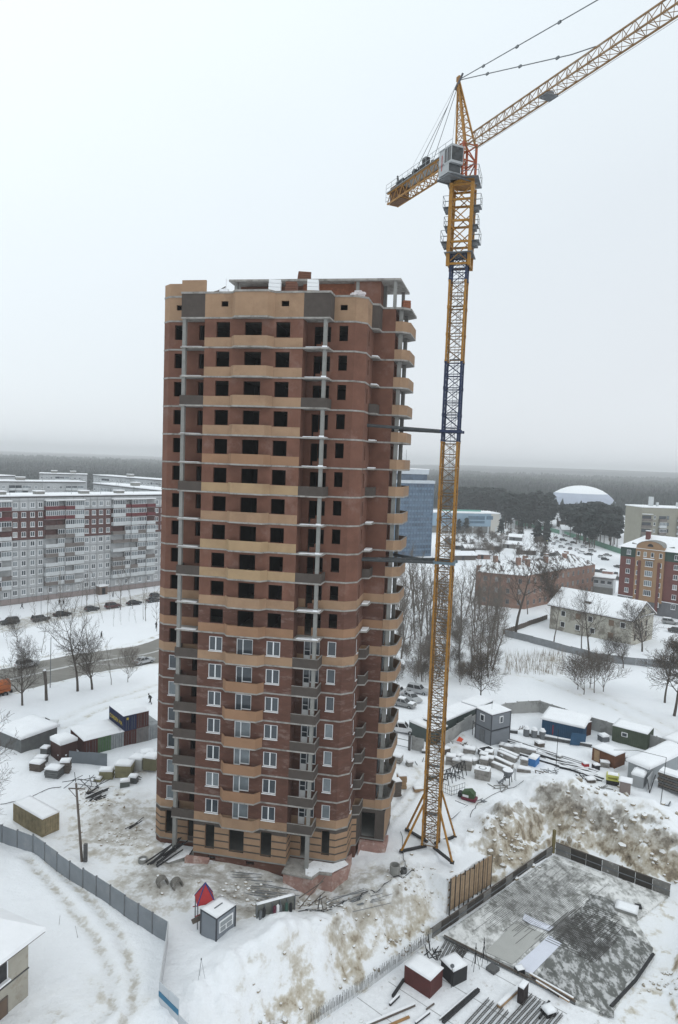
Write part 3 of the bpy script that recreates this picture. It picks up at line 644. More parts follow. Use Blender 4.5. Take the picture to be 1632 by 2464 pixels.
# climbing cage
z1_, z2_ = 65.6, 74.2; H2 = 1.13
mb = MB()
for x in (-H2, H2):
    for y in (-H2, H2): mb.box(x, y, z1_, .36, .36, z2_-z1_)
for zz in (65.7, 68.0, 70.2, 72.4, 73.9):
    for x in (-H2, H2): mb.box(x, 0, zz, .16, 2*H2-.3, .22)
    for y in (-H2, H2): mb.box(0, y, zz, 2*H2-.3, .16, .22)
for k in range(4):
    a = 65.9+k*2.0
    for y in (-H2, H2): mb.bar((-H2, y, a), (H2, y, a+2.0), .09).bar((H2, y, a), (-H2, y, a+2.0), .09)
    for x in (-H2, H2): mb.bar((x, -H2, a), (x, H2, a+2.0), .09)
part('climbing_cage', mb, yellow, crane)
def platform(z, w, h=1.1, sides=((-1, 0), (1, 0)), ln=1.5, d=1.1):
    for sx, sy in sides:
        p = MB(); cx_, cy_ = sx*(H2+w/2+.12), sy*(H2+w/2+.12); lx, ly = (w, ln) if sx else (ln, w)
        p.box(cx_, cy_, z, lx, ly, .06)
        for a in (-lx/2, lx/2):
            for b_ in (-ly/2, ly/2): p.box(cx_+a, cy_+b_, z, .04, .04, h)
        for zz in (z+h*.5, z+h):
            p.bar((cx_-lx/2, cy_-ly/2, zz), (cx_+lx/2, cy_-ly/2, zz), .04).bar((cx_-lx/2, cy_+ly/2, zz), (cx_+lx/2, cy_+ly/2, zz), .04)
            p.bar((cx_-lx/2, cy_-ly/2, zz), (cx_-lx/2, cy_+ly/2, zz), .04).bar((cx_+lx/2, cy_-ly/2, zz), (cx_+lx/2, cy_+ly/2, zz), .04)
        p.bar((cx_+sx*lx/2, cy_, z), (sx*H2, sy*H2 if sy else cy_, z-.9), .06)
        p.box(cx_-sx*lx*.1, cy_-.1, z-.42, lx*.7, ly*.6, .4)
        part('platform', p, steel, crane)
platform(68.2, .8, 1.2, ln=2.0); platform(71.9, .75, 1.2); platform(69.9, .55, 1.0)
part('platform', MB().box(0, 0, 66.9, 2*H2+.8, 2*H2+.8, .07), steel, crane)
part('slewing_ring', MB().tube((0, 0, 74.2), (0, 0, 74.5), 1.25, 1.25, 16).box(0, 0, 74.5, 2.5, 2.5, .35), yellow, crane)
p = MB()
for a in range(4):
    sx, sy = ((-1, -1), (1, -1), (1, 1), (-1, 1))[a]; tx, ty = ((1, -1), (1, 1), (-1, 1), (-1, -1))[a]
    for h in (.55, 1.1): p.bar((sx*1.75, sy*1.75, 74.6+h), (tx*1.75, ty*1.75, 74.6+h), .04)
    p.box(sx*1.75, sy*1.75, 74.6, .04, .04, 1.1)
p.box(0, 0, 74.55, 3.5, 3.5, .05); part('slewing_platform', p, steel, crane)
# slewing upper works share a frame turned to the jib heading
JA = atan2(51.8-75.2, 23.4-12.1)-CROT        # jib heading in crane space
up = link('slewing_frame', None, crane, (0, 0, 0), JA)
def tz(mb, x0, x1, zb, w, ht, n, ch=.12, lc=.06, rev=False):        # triangular truss along +x
    mb.bar((x0, -w/2, zb), (x1, -w/2, zb), ch).bar((x0, w/2, zb), (x1, w/2, zb), ch).bar((x0, 0, zb+ht), (x1, 0, zb+ht), ch)
    st = (x1-x0)/n
    for k in range(n):
        a, b_ = x0+k*st, x0+(k+1)*st; m_ = (a+b_)/2
        for y in (-w/2, w/2): mb.bar((a, y, zb), (m_, 0, zb+ht), lc).bar((m_, 0, zb+ht), (b_, y, zb), lc)
        mb.bar((a, -w/2, zb), (a, w/2, zb), lc).bar((a, -w/2, zb), (b_, w/2, zb), lc*.8)
UM = MB(); uh = .85
for x in (-uh, uh):
    for y in (-uh, uh): UM.box(x, y, 74.85, .2, .2, 3.6)
for zz in (74.9, 76.6, 78.3):
    for x in (-uh, uh): UM.bar((x, -uh, zz), (x, uh, zz), .12)
    for y in (-uh, uh): UM.bar((-uh, y, zz), (uh, y, zz), .12)
for y in (-uh, uh): UM.bar((-uh, y, 74.9), (uh, y, 76.6), .1).bar((uh, y, 76.6), (-uh, y, 78.3), .1)
for x in (-uh, uh): UM.bar((x, -uh, 74.9), (x, uh, 76.6), .1).bar((x, uh, 76.6), (x, -uh, 78.3), .1)
# everything turning is a direct part of the crane, given in crane space through rotation JA
def cpart(name, mb, mats): return part(name, mb, mats, crane, (0, 0, 0), JA)
bpy.data.objects.remove(up)
cpart('turret', UM, mat('crane_red', (.36, .085, .03), .5, .25, 1.4))
hd = MB(); AX, AZ = -1.9, 86.1
for x, y in ((-.75, -.7), (-.75, .7), (.75, -.7), (.75, .7)): hd.bar((x, y, 78.4), (AX, y*.12, AZ), .16)
for k in range(1, 8):
    t_ = k/8.2; zz = 78.4+(AZ-78.4)*t_; f_ = 1-t_
    c4 = [(AX+(sx*.75-AX)*f_, sy*.7*(f_*.88+.12), zz) for sx, sy in ((-1, -1), (1, -1), (1, 1), (-1, 1))]
    for i in range(4): hd.bar(c4[i], c4[(i+1) % 4], .06)
    t2 = (k-1)/8.2; f2 = 1-t2; z2 = 78.4+(AZ-78.4)*t2
    d4 = [(AX+(sx*.75-AX)*f2, sy*.7*(f2*.88+.12), z2) for sx, sy in ((-1, -1), (1, -1), (1, 1), (-1, 1))]
    for i in range(4): hd.bar(d4[i], c4[(i+1) % 4], .05)
hd.box(AX, 0, AZ-.1, .5, .3, .5); cpart('tower_head', hd, yellow)
JZ = 78.0
for k in range(8):
    m_ = MB(); tz(m_, 1.0+k*6, 7.0+k*6-.02, JZ, 1.25, 1.35 if k < 5 else 1.15, 5, .12, .048); cpart('jib_section', m_, mat('jib_ochre', (.24, .135, .055), .6, .2, .8, col2=(.30, .22, .15), th=(.5, .65), scale2=.8))
m_ = MB().box(12.6, 0, JZ-.2, 1.1, 1.3, .12).box(12.6, 0, JZ-.05, .5, .8, .35); cpart('trolley', m_, steel)
m_ = MB().line([(AX+.3, 0, AZ-.1), (15.2, 0, JZ+2.2), (18.0, 0, JZ+1.45)], .05, 5)
for t_ in (.3, .6, .9): m_.box(AX+(15.2-AX)*t_, 0, AZ+(JZ+2.2-AZ)*t_-.1, .35, .16, .2)
cpart('pendant_line', m_, steel)
m_ = MB().line([(AX+.3, 0, AZ), (42, 0, JZ+1.6)], .05, 5)
for t_ in (.1, .22, .35, .48, .6): m_.box(AX+(42-AX)*t_, 0, AZ+(JZ+1.6-AZ)*t_-.1, .35, .16, .2)
cpart('pendant_line', m_, steel)
cpart('hoist_rope', MB().line([(1.2, .2, JZ-.5), (46, .2, JZ-.6)], .018, 4).line([(AX, 0, AZ), (-3, .2, 78.2)], .02, 4), rope)
# counter jib
CL = -15.5; CZ = 77.1
m_ = MB()
for y in (-.75, .75):
    m_.bar((-.9, y, CZ), (CL, y, CZ), .16).bar((-.9, y, CZ+1.25), (CL, y, CZ+1.25), .16)
    nn_ = 10; st = (CL+.9)/nn_
    for k in range(nn_): m_.bar((-.9+k*st, y, CZ), (-.9+(k+.5)*st, y, CZ+1.25), .08).bar((-.9+(k+.5)*st, y, CZ+1.25), (-.9+(k+1)*st, y, CZ), .08)
for k in range(15): x = -.9+k*(CL+.9)/14; m_.bar((x, -.75, CZ), (x, .75, CZ), .07); m_.bar((x, -.75, CZ), (x+(CL+.9)/14*(k < 14), .75, CZ), .05)
cpart('counter_jib', m_, yellow)
m_ = MB()
for y in (-1.0, 1.0):
    for k in range(12): m_.box(-1+k*-1.32, y, CZ+1.3, .035, .035, 1.0)
    for h in (.5, 1.0): m_.bar((-1, y, CZ+1.3+h), (CL, y, CZ+1.3+h), .035)
m_.box((CL-1)/2, 0, CZ+1.34, abs(CL)-1, 2.0, .04); 
for y in (-.5, .5): m_.box(CL-.9, y, CZ+.6, .04, .04, 1.1)
m_.bar((CL, -.5, CZ+.6), (CL-.9, -.5, CZ+.6), .05).bar((CL, .5, CZ+.6), (CL-.9, .5, CZ+.6), .05).bar((CL-.9, -.5, CZ+1.7), (CL-.9, .5, CZ+1.7), .04).bar((CL-.9, -.5, CZ+1.2), (CL-.9, .5, CZ+1.2), .04)
cpart('walkway_railing', m_, galv)
for k in range(5): cpart('counterweight', MB().box(-12.7-k*.55, 0, CZ-.1, .5, 1.2, 2.0), mat('ballast_brown', (.14, .075, .04), .9, .25, 1.5))
m_ = MB().tube((-9.6, -.6, CZ+1.9), (-9.6, .6, CZ+1.9), .42, .42, 12).box(-8.4, .1, CZ+1.4, 1.2, 1.0, .9).box(-11, 0, CZ+1.4, 1.3, 1.1, .6).tube((-12.2, -.3, CZ+1.6), (-12.2, .3, CZ+1.9), .3, .3, 10).box(-7.2, -.4, CZ+1.4, .8, .6, 1.3)
m_.box(-12.9, 0, CZ+1.35, 1.6, 1.3, .8).box(-10, .5, CZ+1.35, 2.4, .5, .6).bar((-13.2, -.5, CZ+1.5), (-13.6, -.5, CZ+2.9), .16).box(-6.4, 0, CZ+1.4, 1.6, 1.1, .25).box(-6.9, .3, CZ+1.6, .3, .3, .9); cpart('hoist_winch', m_, black)
m_ = MB()
for y in (-.55, .55): m_.line([(AX-.1, y*.2, AZ-.2), (-3.2, y*.6, 84.0), (-8.0, y, CZ+1.4)], .035, 4).line([(AX-.1, y*.2, AZ-.2), (-3.2, y*.6, 84.0), (-10.0, y, CZ+1.4)], .035, 4) if y < 0 else m_.line([(AX-.1, y*.2, AZ-.2), (-8.0, y, CZ+1.4)], .035, 4)
m_.bar((-1.0, -.1, 86.4), (-2.1, -.25, 85.1), .16); m_.line([(AX, 0, AZ), (-13.5, 0, CZ+1.5)], .014, 3)
cpart('pendant_line', m_, rope)
# cab hangs at the camera side of the turret
cabm = MB()
cx0, cy0, cz0 = .35, -2.0, 74.8
CB = [(-1.15, -.75), (1.15, -.75), (1.15, .75), (-1.15, .75)]
cabm.prism([(cx0+a, cy0+b_) for a, b_ in CB], cz0+.9, cz0+1.15); cabm.prism([(cx0+a, cy0+b_) for a, b_ in CB], cz0+2.55, cz0+2.75)
cabm.prism([(cx0-1.15, cy0-.75), (cx0-.1, cy0-.75), (cx0-.1, cy0+.75), (cx0-1.15, cy0+.75)], cz0, cz0+2.7)
cabm.add([(cx0-.1, cy0-.75, cz0+.95), (cx0+.75, cy0-.75, cz0+.95), (cx0+.75, cy0+.75, cz0+.95), (cx0-.1, cy0+.75, cz0+.95), (cx0-.1, cy0-.75, cz0), (cx0+.75, cy0-.75, cz0), (cx0+.75, cy0+.75, cz0), (cx0-.1, cy0+.75, cz0)],
         [(0, 3, 7, 4), (4, 7, 6, 5), (5, 6, 2, 1), (0, 4, 5, 1), (3, 2, 6, 7)])
for a, b_ in ((1.12, -.72), (1.12, .72), (.4, -.74)): cabm.box(cx0+a, cy0+b_, cz0+1.1, .07, .07, 1.5)
cab = cpart('cab', cabm, mat('cab_paint', (.36, .375, .385), .4, .06, 2)); 
link('window', MB().box(cx0+.5, cy0, cz0+1.16, 1.2, 1.42, 1.36).box(cx0+1.13, cy0, cz0+1.16, .05, 1.4, 1.36).box(cx0+.78, cy0, cz0+.15, .05, 1.4, .85).mesh('window', glassmat('cab_glass', (.045, .05, .052))), cab)
link('side_stripe', MB().box(cx0-.55, cy0-.76, cz0+.5, .12, .03, 1.6).mesh('side_stripe', mat('red_paint', (.35, .05, .04), .5)), cab)
cpart('cab_platform', MB().box(cx0, cy0+.1, cz0-.3, 2.6, 1.9, .1).bar((cx0-1.2, cy0-.8, cz0-.3), (cx0-1.0, 1, cz0-.5), .12).bar((cx0+1.0, cy0-.8, cz0-.3), (cx0+.8, 1, cz0-.5), .12), steel)
tie_m = mat('tie_dark', (.05, .055, .058), .6, .3, 1.5, col2=(.3, .3, .3), th=(.62, .72), scale2=1.0)
# ties from mast to tower
def tocr(x, y): dx, dy = x-CX, y-CY; return (dx*cos(-CROT)-dy*sin(-CROT), dx*sin(-CROT)+dy*cos(-CROT))
for zt, n2 in ((47.9, 1), (33.3, 2)):
    m_ = MB()
    for s_ in (-1, 1): m_.box(0, s_*(HS+.22), zt-.15, 2*HS+.9, .2, .3).box(s_*(HS+.22), 0, zt-.15, .2, 2*HS+.3, .28)
    part('tie_collar', m_, blue_c if n2 == 1 else mat('collar_blue_grey', (.12, .17, .2), .5), crane)
    ax, ay = tocr(*TW(16.2, 5.0))
    part('tie_beam', MB().tube((-HS-.3, -HS-.2, zt), (ax, ay, zt+.25), .17, .17, 8), tie_m, crane)
    if n2 == 2:
        ax, ay = tocr(*TW(18.7, 10.5)); part('tie_beam', MB().tube((-HS-.3, -.2, zt), (ax, ay, zt+.35), .17, .17, 8), tie_m, crane)
        ax, ay = tocr(*TW(16.2, 5.6)); part('tie_beam', MB().tube((-HS-.3, HS, zt+.1), (ax, ay, zt+.25), .17, .17, 8), tie_m, crane)
    else:
        ax, ay = tocr(*TW(18.7, 9.5)); part('tie_beam', MB().tube((-HS-.3, HS, zt), (ax, ay, zt+.1), .17, .17, 8), tie_m, crane)
# ================================================================== haze and the far country
hz = MB().box(0, 4200, -9, 17000, 8800, 121)
hm = bpy.data.materials.new('haze_air'); hm.use_nodes = True; hn = hm.node_tree.nodes; hn.clear()
ho = hn.new('ShaderNodeOutputMaterial'); pv = hn.new('ShaderNodeVolumePrincipled'); pv.inputs['Density'].default_value = HAZE
pv.inputs['Color'].default_value = (.985, .99, 1, 1); pv.inputs['Anisotropy'].default_value = 0.2
hm.node_tree.links.new(pv.outputs[0], ho.inputs['Volume'])
o = link('haze', hz.mesh('haze', hm)); o['kind'] = 'stuff'; o['label'] = 'pale winter haze over the whole town'
# forest canopy that reads as one mass
def spindles(n, seed, y0, y1, spread, hmin=13, hmax=21):
    r = np.random.RandomState(seed)
    y = y0*(y1/y0)**r.rand(n); x = (r.rand(n)*2-1)*spread*y
    k = np.ones(n, bool)
    return x[k], y[k], r
def canopy(x, y, r, name, m):
    n = len(x); z = hgt(x, y)-1; h = r.uniform(13, 21, n)*(1+.3*fbm(x/120, y/120, 3)*2); rad = r.uniform(2.6, 4.6, n)*(1+np.maximum(0, (y-900)/1800))
    nv = 1+4+4; V = np.zeros((n, nv, 3)); a0 = r.rand(n)*6.28
    V[:, 0] = np.stack([x+r.uniform(-.7, .7, n), y, z+h], 1)
    for ring, (fh, fr) in enumerate(((.72, .62), (.25, 1.0))):
        for i in range(4):
            a = a0+i*pi/2+ring*.6; q = rad*fr*r.uniform(.7, 1.2, n)
            V[:, 1+ring*4+i] = np.stack([x+np.cos(a)*q, y+np.sin(a)*q, z+h*fh*r.uniform(.9, 1.1, n)], 1)
    F = []
    for i in range(4):
        F.append([0, 1+i, 1+(i+1) % 4]); F.append([1+i, 5+i, 5+(i+1) % 4]); F.append([1+i, 5+(i+1) % 4, 1+(i+1) % 4])
    F = np.array(F)[None]+(np.arange(n)*nv)[:, None, None]; F = F.reshape(-1, 3)
    me = bpy.data.meshes.new(name); me.vertices.add(n*nv); me.vertices.foreach_set('co', V.ravel())
    me.loops.add(F.size); me.loops.foreach_set('vertex_index', F.ravel().astype(np.int32)); me.polygons.add(len(F))
    me.polygons.foreach_set('loop_start', np.arange(0, F.size, 3, dtype=np.int32)); me.polygons.foreach_set('loop_total', np.full(len(F), 3, np.int32)); me.update()
    me.materials.append(m); return me
pine_m = mat('pine_needles', (.030, .038, .036), .95, .3, .12, col2=(.075, .08, .078), th=(.52, .75), scale2=.08)
x, y, r = spindles(26000, 5, 640, 3400, .62)
k = ~((np.abs(x-255) < 48) & (np.abs(y-712) < 55)) & (y > 640+90*fbm(x/90, y/300, 2)+(np.abs(x) < 0)*0) & ~((x < 0) & (y < 760))
me = canopy(x[k], y[k], r, 'forest', pine_m)
o = link('forest', me); o['kind'] = 'stuff'; o['label'] = 'dark winter forest stretching behind the town'

# ------------------------------------------------------------------ generic pieces for facades
def winset(w, h, mull=1, col=None):
    t = .09; f = MB(); d = .1
    f.box(t/2, 0, 0, t, d, h).box(w-t/2, 0, 0, t, d, h).box(w/2, 0, 0, w-2*t, d, t).box(w/2, 0, h-t, w-2*t, d, t).box(w/2, -.06, -.12, w+.15, .2, .1)
    for i in range(mull): f.box(w*(i+1)/(mull+1), 0, t, t, d, h-2*t)
    return f.mesh('window', col or white_pl), [MB().box(w/2, .0, t, w-2*t, .04, h-2*t).mesh('pane', m_) for m_ in (pane_m, pane_lt, mat('curtain_pane', (.30, .31, .31), .5, .3, 1.2))]
def addwin(par, ws, x, y, z, rz=0.0, k=None):
    o = link('window', ws[0], par, (x, y, z), rz); link('pane', ws[1][random.choice((0, 0, 1, 1, 2)) if k is None else k], o); return o
WA = winset(1.25, 1.45, 1); WB = winset(1.1, 1.5, 1); WC = winset(2.3, 1.7, 3); WD = winset(.9, 1.4, 0); WE = winset(1.2, 1.5, 1, conc_dk); WF = winset(1.1, 1.5, 1, mat('frame_dim', (.30, .27, .25), .8, .2, .3))
panel_g = mat('panel_grey', (.40, .41, .42), .9, .1, .35, col2=(.30, .31, .31), th=(.5, .7), scale2=.2)
panel_r = mat('panel_brown', (.115, .062, .058), .9, .15, .4)
seam = mat('panel_seam', (.16, .165, .17), .9, .1, 1)
def balc_mesh(w, d, kind):
    m_ = MB(); m_.box(w/2, -d/2, -.12, w, d, .12)                # slab
    m_.box(w/2, -d+.04, 0, w-.02, .08, 1.05, mi=1).box(.04, -d/2, 0, .08, d-.1, 1.05, mi=1).box(w-.04, -d/2, 0, .08, d-.1, 1.05, mi=1)
    if kind:
        n_ = max(3, int(w/.6))
        for i in range(n_+1): m_.box(.05+(w-.1)*i/n_, -d+.05, 1.05, .07, .07, 1.35, mi=2)
        m_.box(w/2, -d+.05, 2.4, w, .08, .1, mi=2)
        for zz in (1.06,): m_.box(w/2, -d+.05, zz, w, .09, .06, mi=2)
    return m_
BC = {}
par_w = mat('parapet_white', (.50, .52, .53), .8, .08, .8); par_r = mat('parapet_red', (.13, .035, .04), .8, .15, .8); par_d = mat('parapet_dark', (.16, .14, .13), .8, .2, 1)
def balcony(par, x, z, w, d, glazed, col):
    key = (round(w, 2), round(d, 2), glazed, col.name)
    if key not in BC: BC[key] = balc_mesh(w, d, glazed).mesh('balcony', [conc, col, white_pl])
    o = link('balcony', BC[key], par, (x, 0, z))
    gk = ('g', round(w, 2), round(d, 2), glazed)
    if gk not in BC: BC[gk] = (MB().box(w/2, -d+.08, 1.1, w-.1, .03, 1.3) if glazed else MB().box(w/2, -.05, 0.05, w-.1, .04, 2.3)).mesh('glazing', pane_m if not glazed else pane_lt)
    if glazed and random.random() < .45: 
        gk2 = gk+('d',)
        if gk2 not in BC: BC[gk2] = MB().box(w/2, -d+.08, 1.1, w-.1, .03, 1.3).mesh('glazing', pane_m)
        gk = gk2
    link('glazing', BC[gk], o); return o
def local_frame(P0, P1): d = (P1[0]-P0[0], P1[1]-P0[1]); return hypot(*d), atan2(d[1], d[0])
PC = {}
def panel(par, x, z, w, h, m_):
    k = (round(w, 2), round(h, 2), m_.name)
    if k not in PC: PC[k] = MB().box(0, -.03, 0, w-.09, .1, h-.09).mesh('wall_panel', m_)
    return link('wall_panel', PC[k], par, (x, 0, z))
def antenna(par, x, y, z, h):
    return part('antenna', MB().tube((x, y, z), (x, y, z+h), .05, .03, 4).bar((x-.7, y, z+h*.8), (x+.7, y, z+h*.8), .04).bar((x-.5, y, z+h*.6), (x+.5, y, z+h*.6), .04), steel, par)
# ------------------------------------------------------------------ left: long panel block
P0, P1 = G(0, 1459), G(382, 1409.5); Ln, rz = local_frame(P0, P1)
blk = thing('panel_apartment_block', 'long ten storey grey panel block with a brown band and stacked balconies', 'apartment block', (P0[0], P0[1], 0), rz)
HR = 30.7
part('wall', MB().box(24, 6.2, -1, 84, 12.1, HR+1), seam, blk)
part('roof', MB().box(24, 6.2, HR+.01, 84.4, 12.5, .35).box(24, -.1, HR-.1, 84.5, .3, .5), [snow], blk)
part('roof_edge', MB().box(24, -.22, HR-.25, 84.5, .1, .35), conc_dk, blk)
cols = [(-16, -13.5, 'w'), (-13.5, -11, 'w'), (-11, -6.5, 'b'), (-6.5, -2.2, 'b'), (-2.2, 0, 'b'), (0, 2.86, 'b'), (2.86, 5.2, 'w'), (5.2, 7.7, 'w'), (7.7, 10.15, 'w'), (10.15, 12.3, 'w'), (12.3, 16.1, 'b'), (16.1, 18.2, 'b'), (18.2, 21.1, 'b'), (21.1, 24.3, 'b'),
        (24.3, 26.55, 'w'), (26.55, 28.8, 'w'), (28.8, 31.3, 'w'), (31.3, 33.6, 'w'), (33.6, 37.9, 'b'), (37.9, 40, 'b'), (40, 42.45, 'b'), (42.45, 45.6, 'b'), (45.6, 48.8, 'b'), (48.8, 51, 'w'), (51, 53.4, 'w'), (53.4, 56, 'w')]
rows = [1.7+2.78*i for i in range(10)]
cb = 0
for ci, (a, b_, ty) in enumerate(cols):
    for ri, z in enumerate(rows):
        br = ri in (6, 7, 8)
        panel(blk, (a+b_)/2, z, b_-a, 2.78, panel_r if br else panel_g)
        if ty == 'w': addwin(blk, WA, (a+b_)/2-.6, -.09, z+.85)
        elif ri > 0:
            dd = (1.35, .95)[(ci) % 2]
            col = par_w
            if ri >= 8 and (ci % 5 != 3): col = par_r
            elif random.random() < .2: col = par_d
            balcony(blk, a+.02, z+.1, b_-a-.04, dd, random.random() < .72, col)
        else: addwin(blk, WB, (a+b_)/2-.55, -.09, z+.6)
    panel(blk, (a+b_)/2, rows[-1]+2.78, b_-a, HR-.3-(rows[-1]+2.78), panel_g)
    panel(blk, (a+b_)/2, 0.1, b_-a, 1.6, mat('plinth_pinkgrey', (.26, .22, .21), .9, .1, .5))
    if ty == 'b' and a > -7: part('balcony_roof', MB().box((a+b_)/2, -.75, rows[-1]+2.65, b_-a, 1.5, .12).box((a+b_)/2, -.75, rows[-1]+2.78, b_-a, 1.4, .25, mi=1), [conc, snow], blk)
part('entrance', MB().box(30.0, -1.2, 0, 2.6, 2.4, 2.6).box(30, -1.2, 2.6, 3.0, 2.8, .3, mi=1).box(30, -2.42, 0, 1.1, .05, 2.1, mi=2), [mat('entrance_brown', (.17, .13, .11), .9), snow, black], blk)
for i, (x, y) in enumerate(((3.5, 2), (1, 8), (14, 5), (22, 3), (31, 2), (38, 5), (45, 6), (41, 9), (-5, 3))): antenna(blk, x, y, HR+.3, 3.0+(i % 3)*.7)
for x in (2, 13, 27, 39): part('roof_hatch', MB().box(x, 5, HR+.3, 2.6, 2.2, .9).box(x, 5, HR+1.2, 2.8, 2.4, .25, mi=1), [conc, snow], blk)
# ------------------------------------------------------------------ blocks behind it
def back_block(label, A, B, H, ext0=0, ext1=0, dep=12, nrow=4, m_=None, seed=1):
    random.seed(seed)
    Ln, rz = local_frame(A, B); t = thing('panel_apartment_block', label, 'apartment block', (A[0], A[1], 0), rz)
    L2 = Ln+ext0+ext1; m_ = m_ or panel_g
    part('wall', MB().box(-ext0+L2/2, dep/2, -1, L2, dep, H+1), m_, t)
    part('roof', MB().box(-ext0+L2/2, dep/2, H+.01, L2+.5, dep+.5, .4), snow, t)
    part('roof_edge', MB().box(-ext0+L2/2, -.3, H-.5, L2+.5, .08, .45), conc_dk, t)
    n_ = int(L2/3.0)
    for r_ in range(nrow):
        z = H-3.6-r_*2.8
        for i in range(n_):
            x = -ext0+1+i*3.0
            if (i//3) % 3 == 1: balcony(t, x, z-.7, 2.9, 1.1, random.random() < .7, par_w)
            else: addwin(t, WA, x, -.06, z)
    for i in range(3): antenna(t, -ext0+L2*(.2+.3*i), 4, H+.3, 4)
    for i in range(2): part('roof_hatch', MB().box(-ext0+L2*(.3+.4*i), 6, H+.3, 4, 3, 1.6).box(-ext0+L2*(.3+.4*i), 6, H+1.9, 4.2, 3.2, .3, mi=1), [conc, snow], t)
    return t
back_block('grey block with snowy roof right behind the long block, at the left edge', G(0, 1158, 28), G(205, 1160, 28), 28, 60, 0, seed=2)
back_block('slanting grey block whose snowy roof drops toward the tower', G(225, 1163, 28), G(385, 1180, 28), 28, 0, 40, seed=3)
back_block('farthest grey block with a broken snowy roof line before the forest', G(95, 1139, 28), G(210, 1142, 28), 28, 0, 0, nrow=3, seed=4)
back_block('far grey block with snowy roof behind the slanting one, nearest the tower edge', G(225, 1143, 28), G(385, 1155, 28), 28, 0, 40, nrow=3, seed=5)
back_block('small grey block end with snowy roof cut by the left frame edge', G(-60, 1146, 28), G(36, 1145, 28), 28, 30, 0, nrow=3, seed=6)
random.seed(11)
# ------------------------------------------------------------------ right: white derelict house
def gable_house(label, A, B, dep, eave, ridge, wallm, roofm=snow, over=.6, name='house', cat='house'):
    Ln, rz = local_frame(A, B); t = thing(name, label, cat, (A[0], A[1], 0), rz)
    part('wall', MB().box(Ln/2, dep/2, -1, Ln, dep, eave+1).add([(0.0, 0, eave), (0, dep, eave), (0, dep/2, ridge-.15), (Ln, 0, eave), (Ln, dep, eave), (Ln, dep/2, ridge-.15)], [(0, 2, 1), (3, 4, 5), (0, 3, 5, 2), (1, 2, 5, 4)]), wallm, t)
    k = (ridge-eave)/(dep/2); r_ = MB(); th = .35; a, b_ = -over, Ln+over
    for y0_, s_ in ((-over, 1), (dep+over, -1)):
        z0_ = eave-k*over
        r_.add([(a, y0_, z0_), (b_, y0_, z0_), (b_, dep/2, ridge), (a, dep/2, ridge), (a, y0_, z0_+th), (b_, y0_, z0_+th), (b_, dep/2, ridge+th), (a, dep/2, ridge+th)],
               [(0, 1, 5, 4), (4, 5, 6, 7), (1, 2, 6, 5), (3, 0, 4, 7), (0, 3, 2, 1)])
    part('roof', r_, roofm, t)
    bd = MB(); 
    for x in (a-.02, b_+.02):
        for y0_ in (-over, dep+over): bd.bar((x, y0_, eave-k*over-.1), (x, dep/2, ridge-.1), .08, .3)
    bd.box(Ln/2, -over-.02, eave-k*over-.16, Ln+2*over, .08, .2)
    part('roof_edge', bd, wood_dk, t)
    return t, Ln
oldwall = mat('old_plaster', (.47, .45, .39), .95, .12, .4, col2=(.22, .20, .17), th=(.5, .60), scale2=.22)
wh, Ln = gable_house('two storey derelict whitewashed house with a snow covered gable roof', G(1322, 1512), G(1517, 1556), 13.5, 6.9, 10.6, oldwall)
dark_o = mat('window_dark', (.03, .03, .033), .5, .3, 2); board = mat('board_up', (.21, .15, .11), .9, .2, 2)
for i, (x, z, bd) in enumerate(((3.9, 4.2, 0), (3.9, 1.2, 0), (8.2, 4.2, 1), (8.2, 1.2, 0), (11.6, 4.2, 0), (12.4, 1.2, 0), (17.3, 4.3, 1), (17.3, 1.0, 1), (20.3, 4.3, 0))):
    o = part('window', MB().box(x, -.04, z, 1.35, .12, 1.5), white_pl if not bd else board, wh); link('pane', MB().box(x, -.09, z+.1, 1.1, .05, 1.3).mesh('pane', board if bd else dark_o), o)
for y_ in (2.2, 5.6, 9.0):
    for z in (4.2, 1.2):
        o = part('window', MB().box(Ln+.04, y_, z, .12, 1.0, 1.6), board, wh); link('pane', MB().box(Ln+.1, y_, z+.1, .05, .8, 1.4).mesh('pane', dark_o), o)
part('gable_window', MB().box(Ln+.06, 6.7, 8.0, .1, .9, .8), dark_o, wh); part('gable_cornice', MB().box(Ln+.2, 6.75, 6.75, .5, 14.4, .25).box(Ln+.2, 6.75, 7.0, .5, 14.2, .15, mi=1), [oldwall, snow], wh)
part('dormer', MB().box(9.5, 3.0, 8.2, 1.6, 1.6, .9).box(9.5, 2.9, 9.1, 2.0, 1.9, .2, mi=1), [wood_dk, snow], wh)
# ------------------------------------------------------------------ pink brick house with patchy roof
PA, PB, PCc = G(1150, 1455), G(1262, 1466), G(1428, 1428)
pk = mat('faded_pink_brick', (.27, .17, .135), .95, .2, .5, col2=(.30, .21, .17), th=(.48, .66), scale2=.25)
patchy = mat('patchy_snow_roof', (.80, .82, .84), .85, .05, 1, col2=(.09, .075, .07), th=(.49, .56), scale2=.45, stretch=(1.6, .5, 1))
phl = thing('brick_house', 'faded pink brick three storey house with melting snow on its hipped roof behind bare trees', 'house', (0, 0, 0))
def offq(a, b_, t_): return (a[0]+(b_[0]-a[0])*t_, a[1]+(b_[1]-a[1])*t_)
def perp(a, b_, d_): l_ = hypot(b_[0]-a[0], b_[1]-a[1]); return (-(b_[1]-a[1])/l_*d_, (b_[0]-a[0])/l_*d_)
q1 = perp(PA, PB, 14); q2 = perp(PB, PCc, 13)
A2 = (PA[0]+q1[0], PA[1]+q1[1]); B2 = (PB[0]+q2[0]*.2+q1[0]*.9, PB[1]+q2[1]*.2+q1[1]*.9); C2 = (PCc[0]+q2[0], PCc[1]+q2[1])
foot = [PA, PB, PCc, C2, (PB[0]+q2[0]*1.0-3, PB[1]+q2[1]*1.0+9), A2]
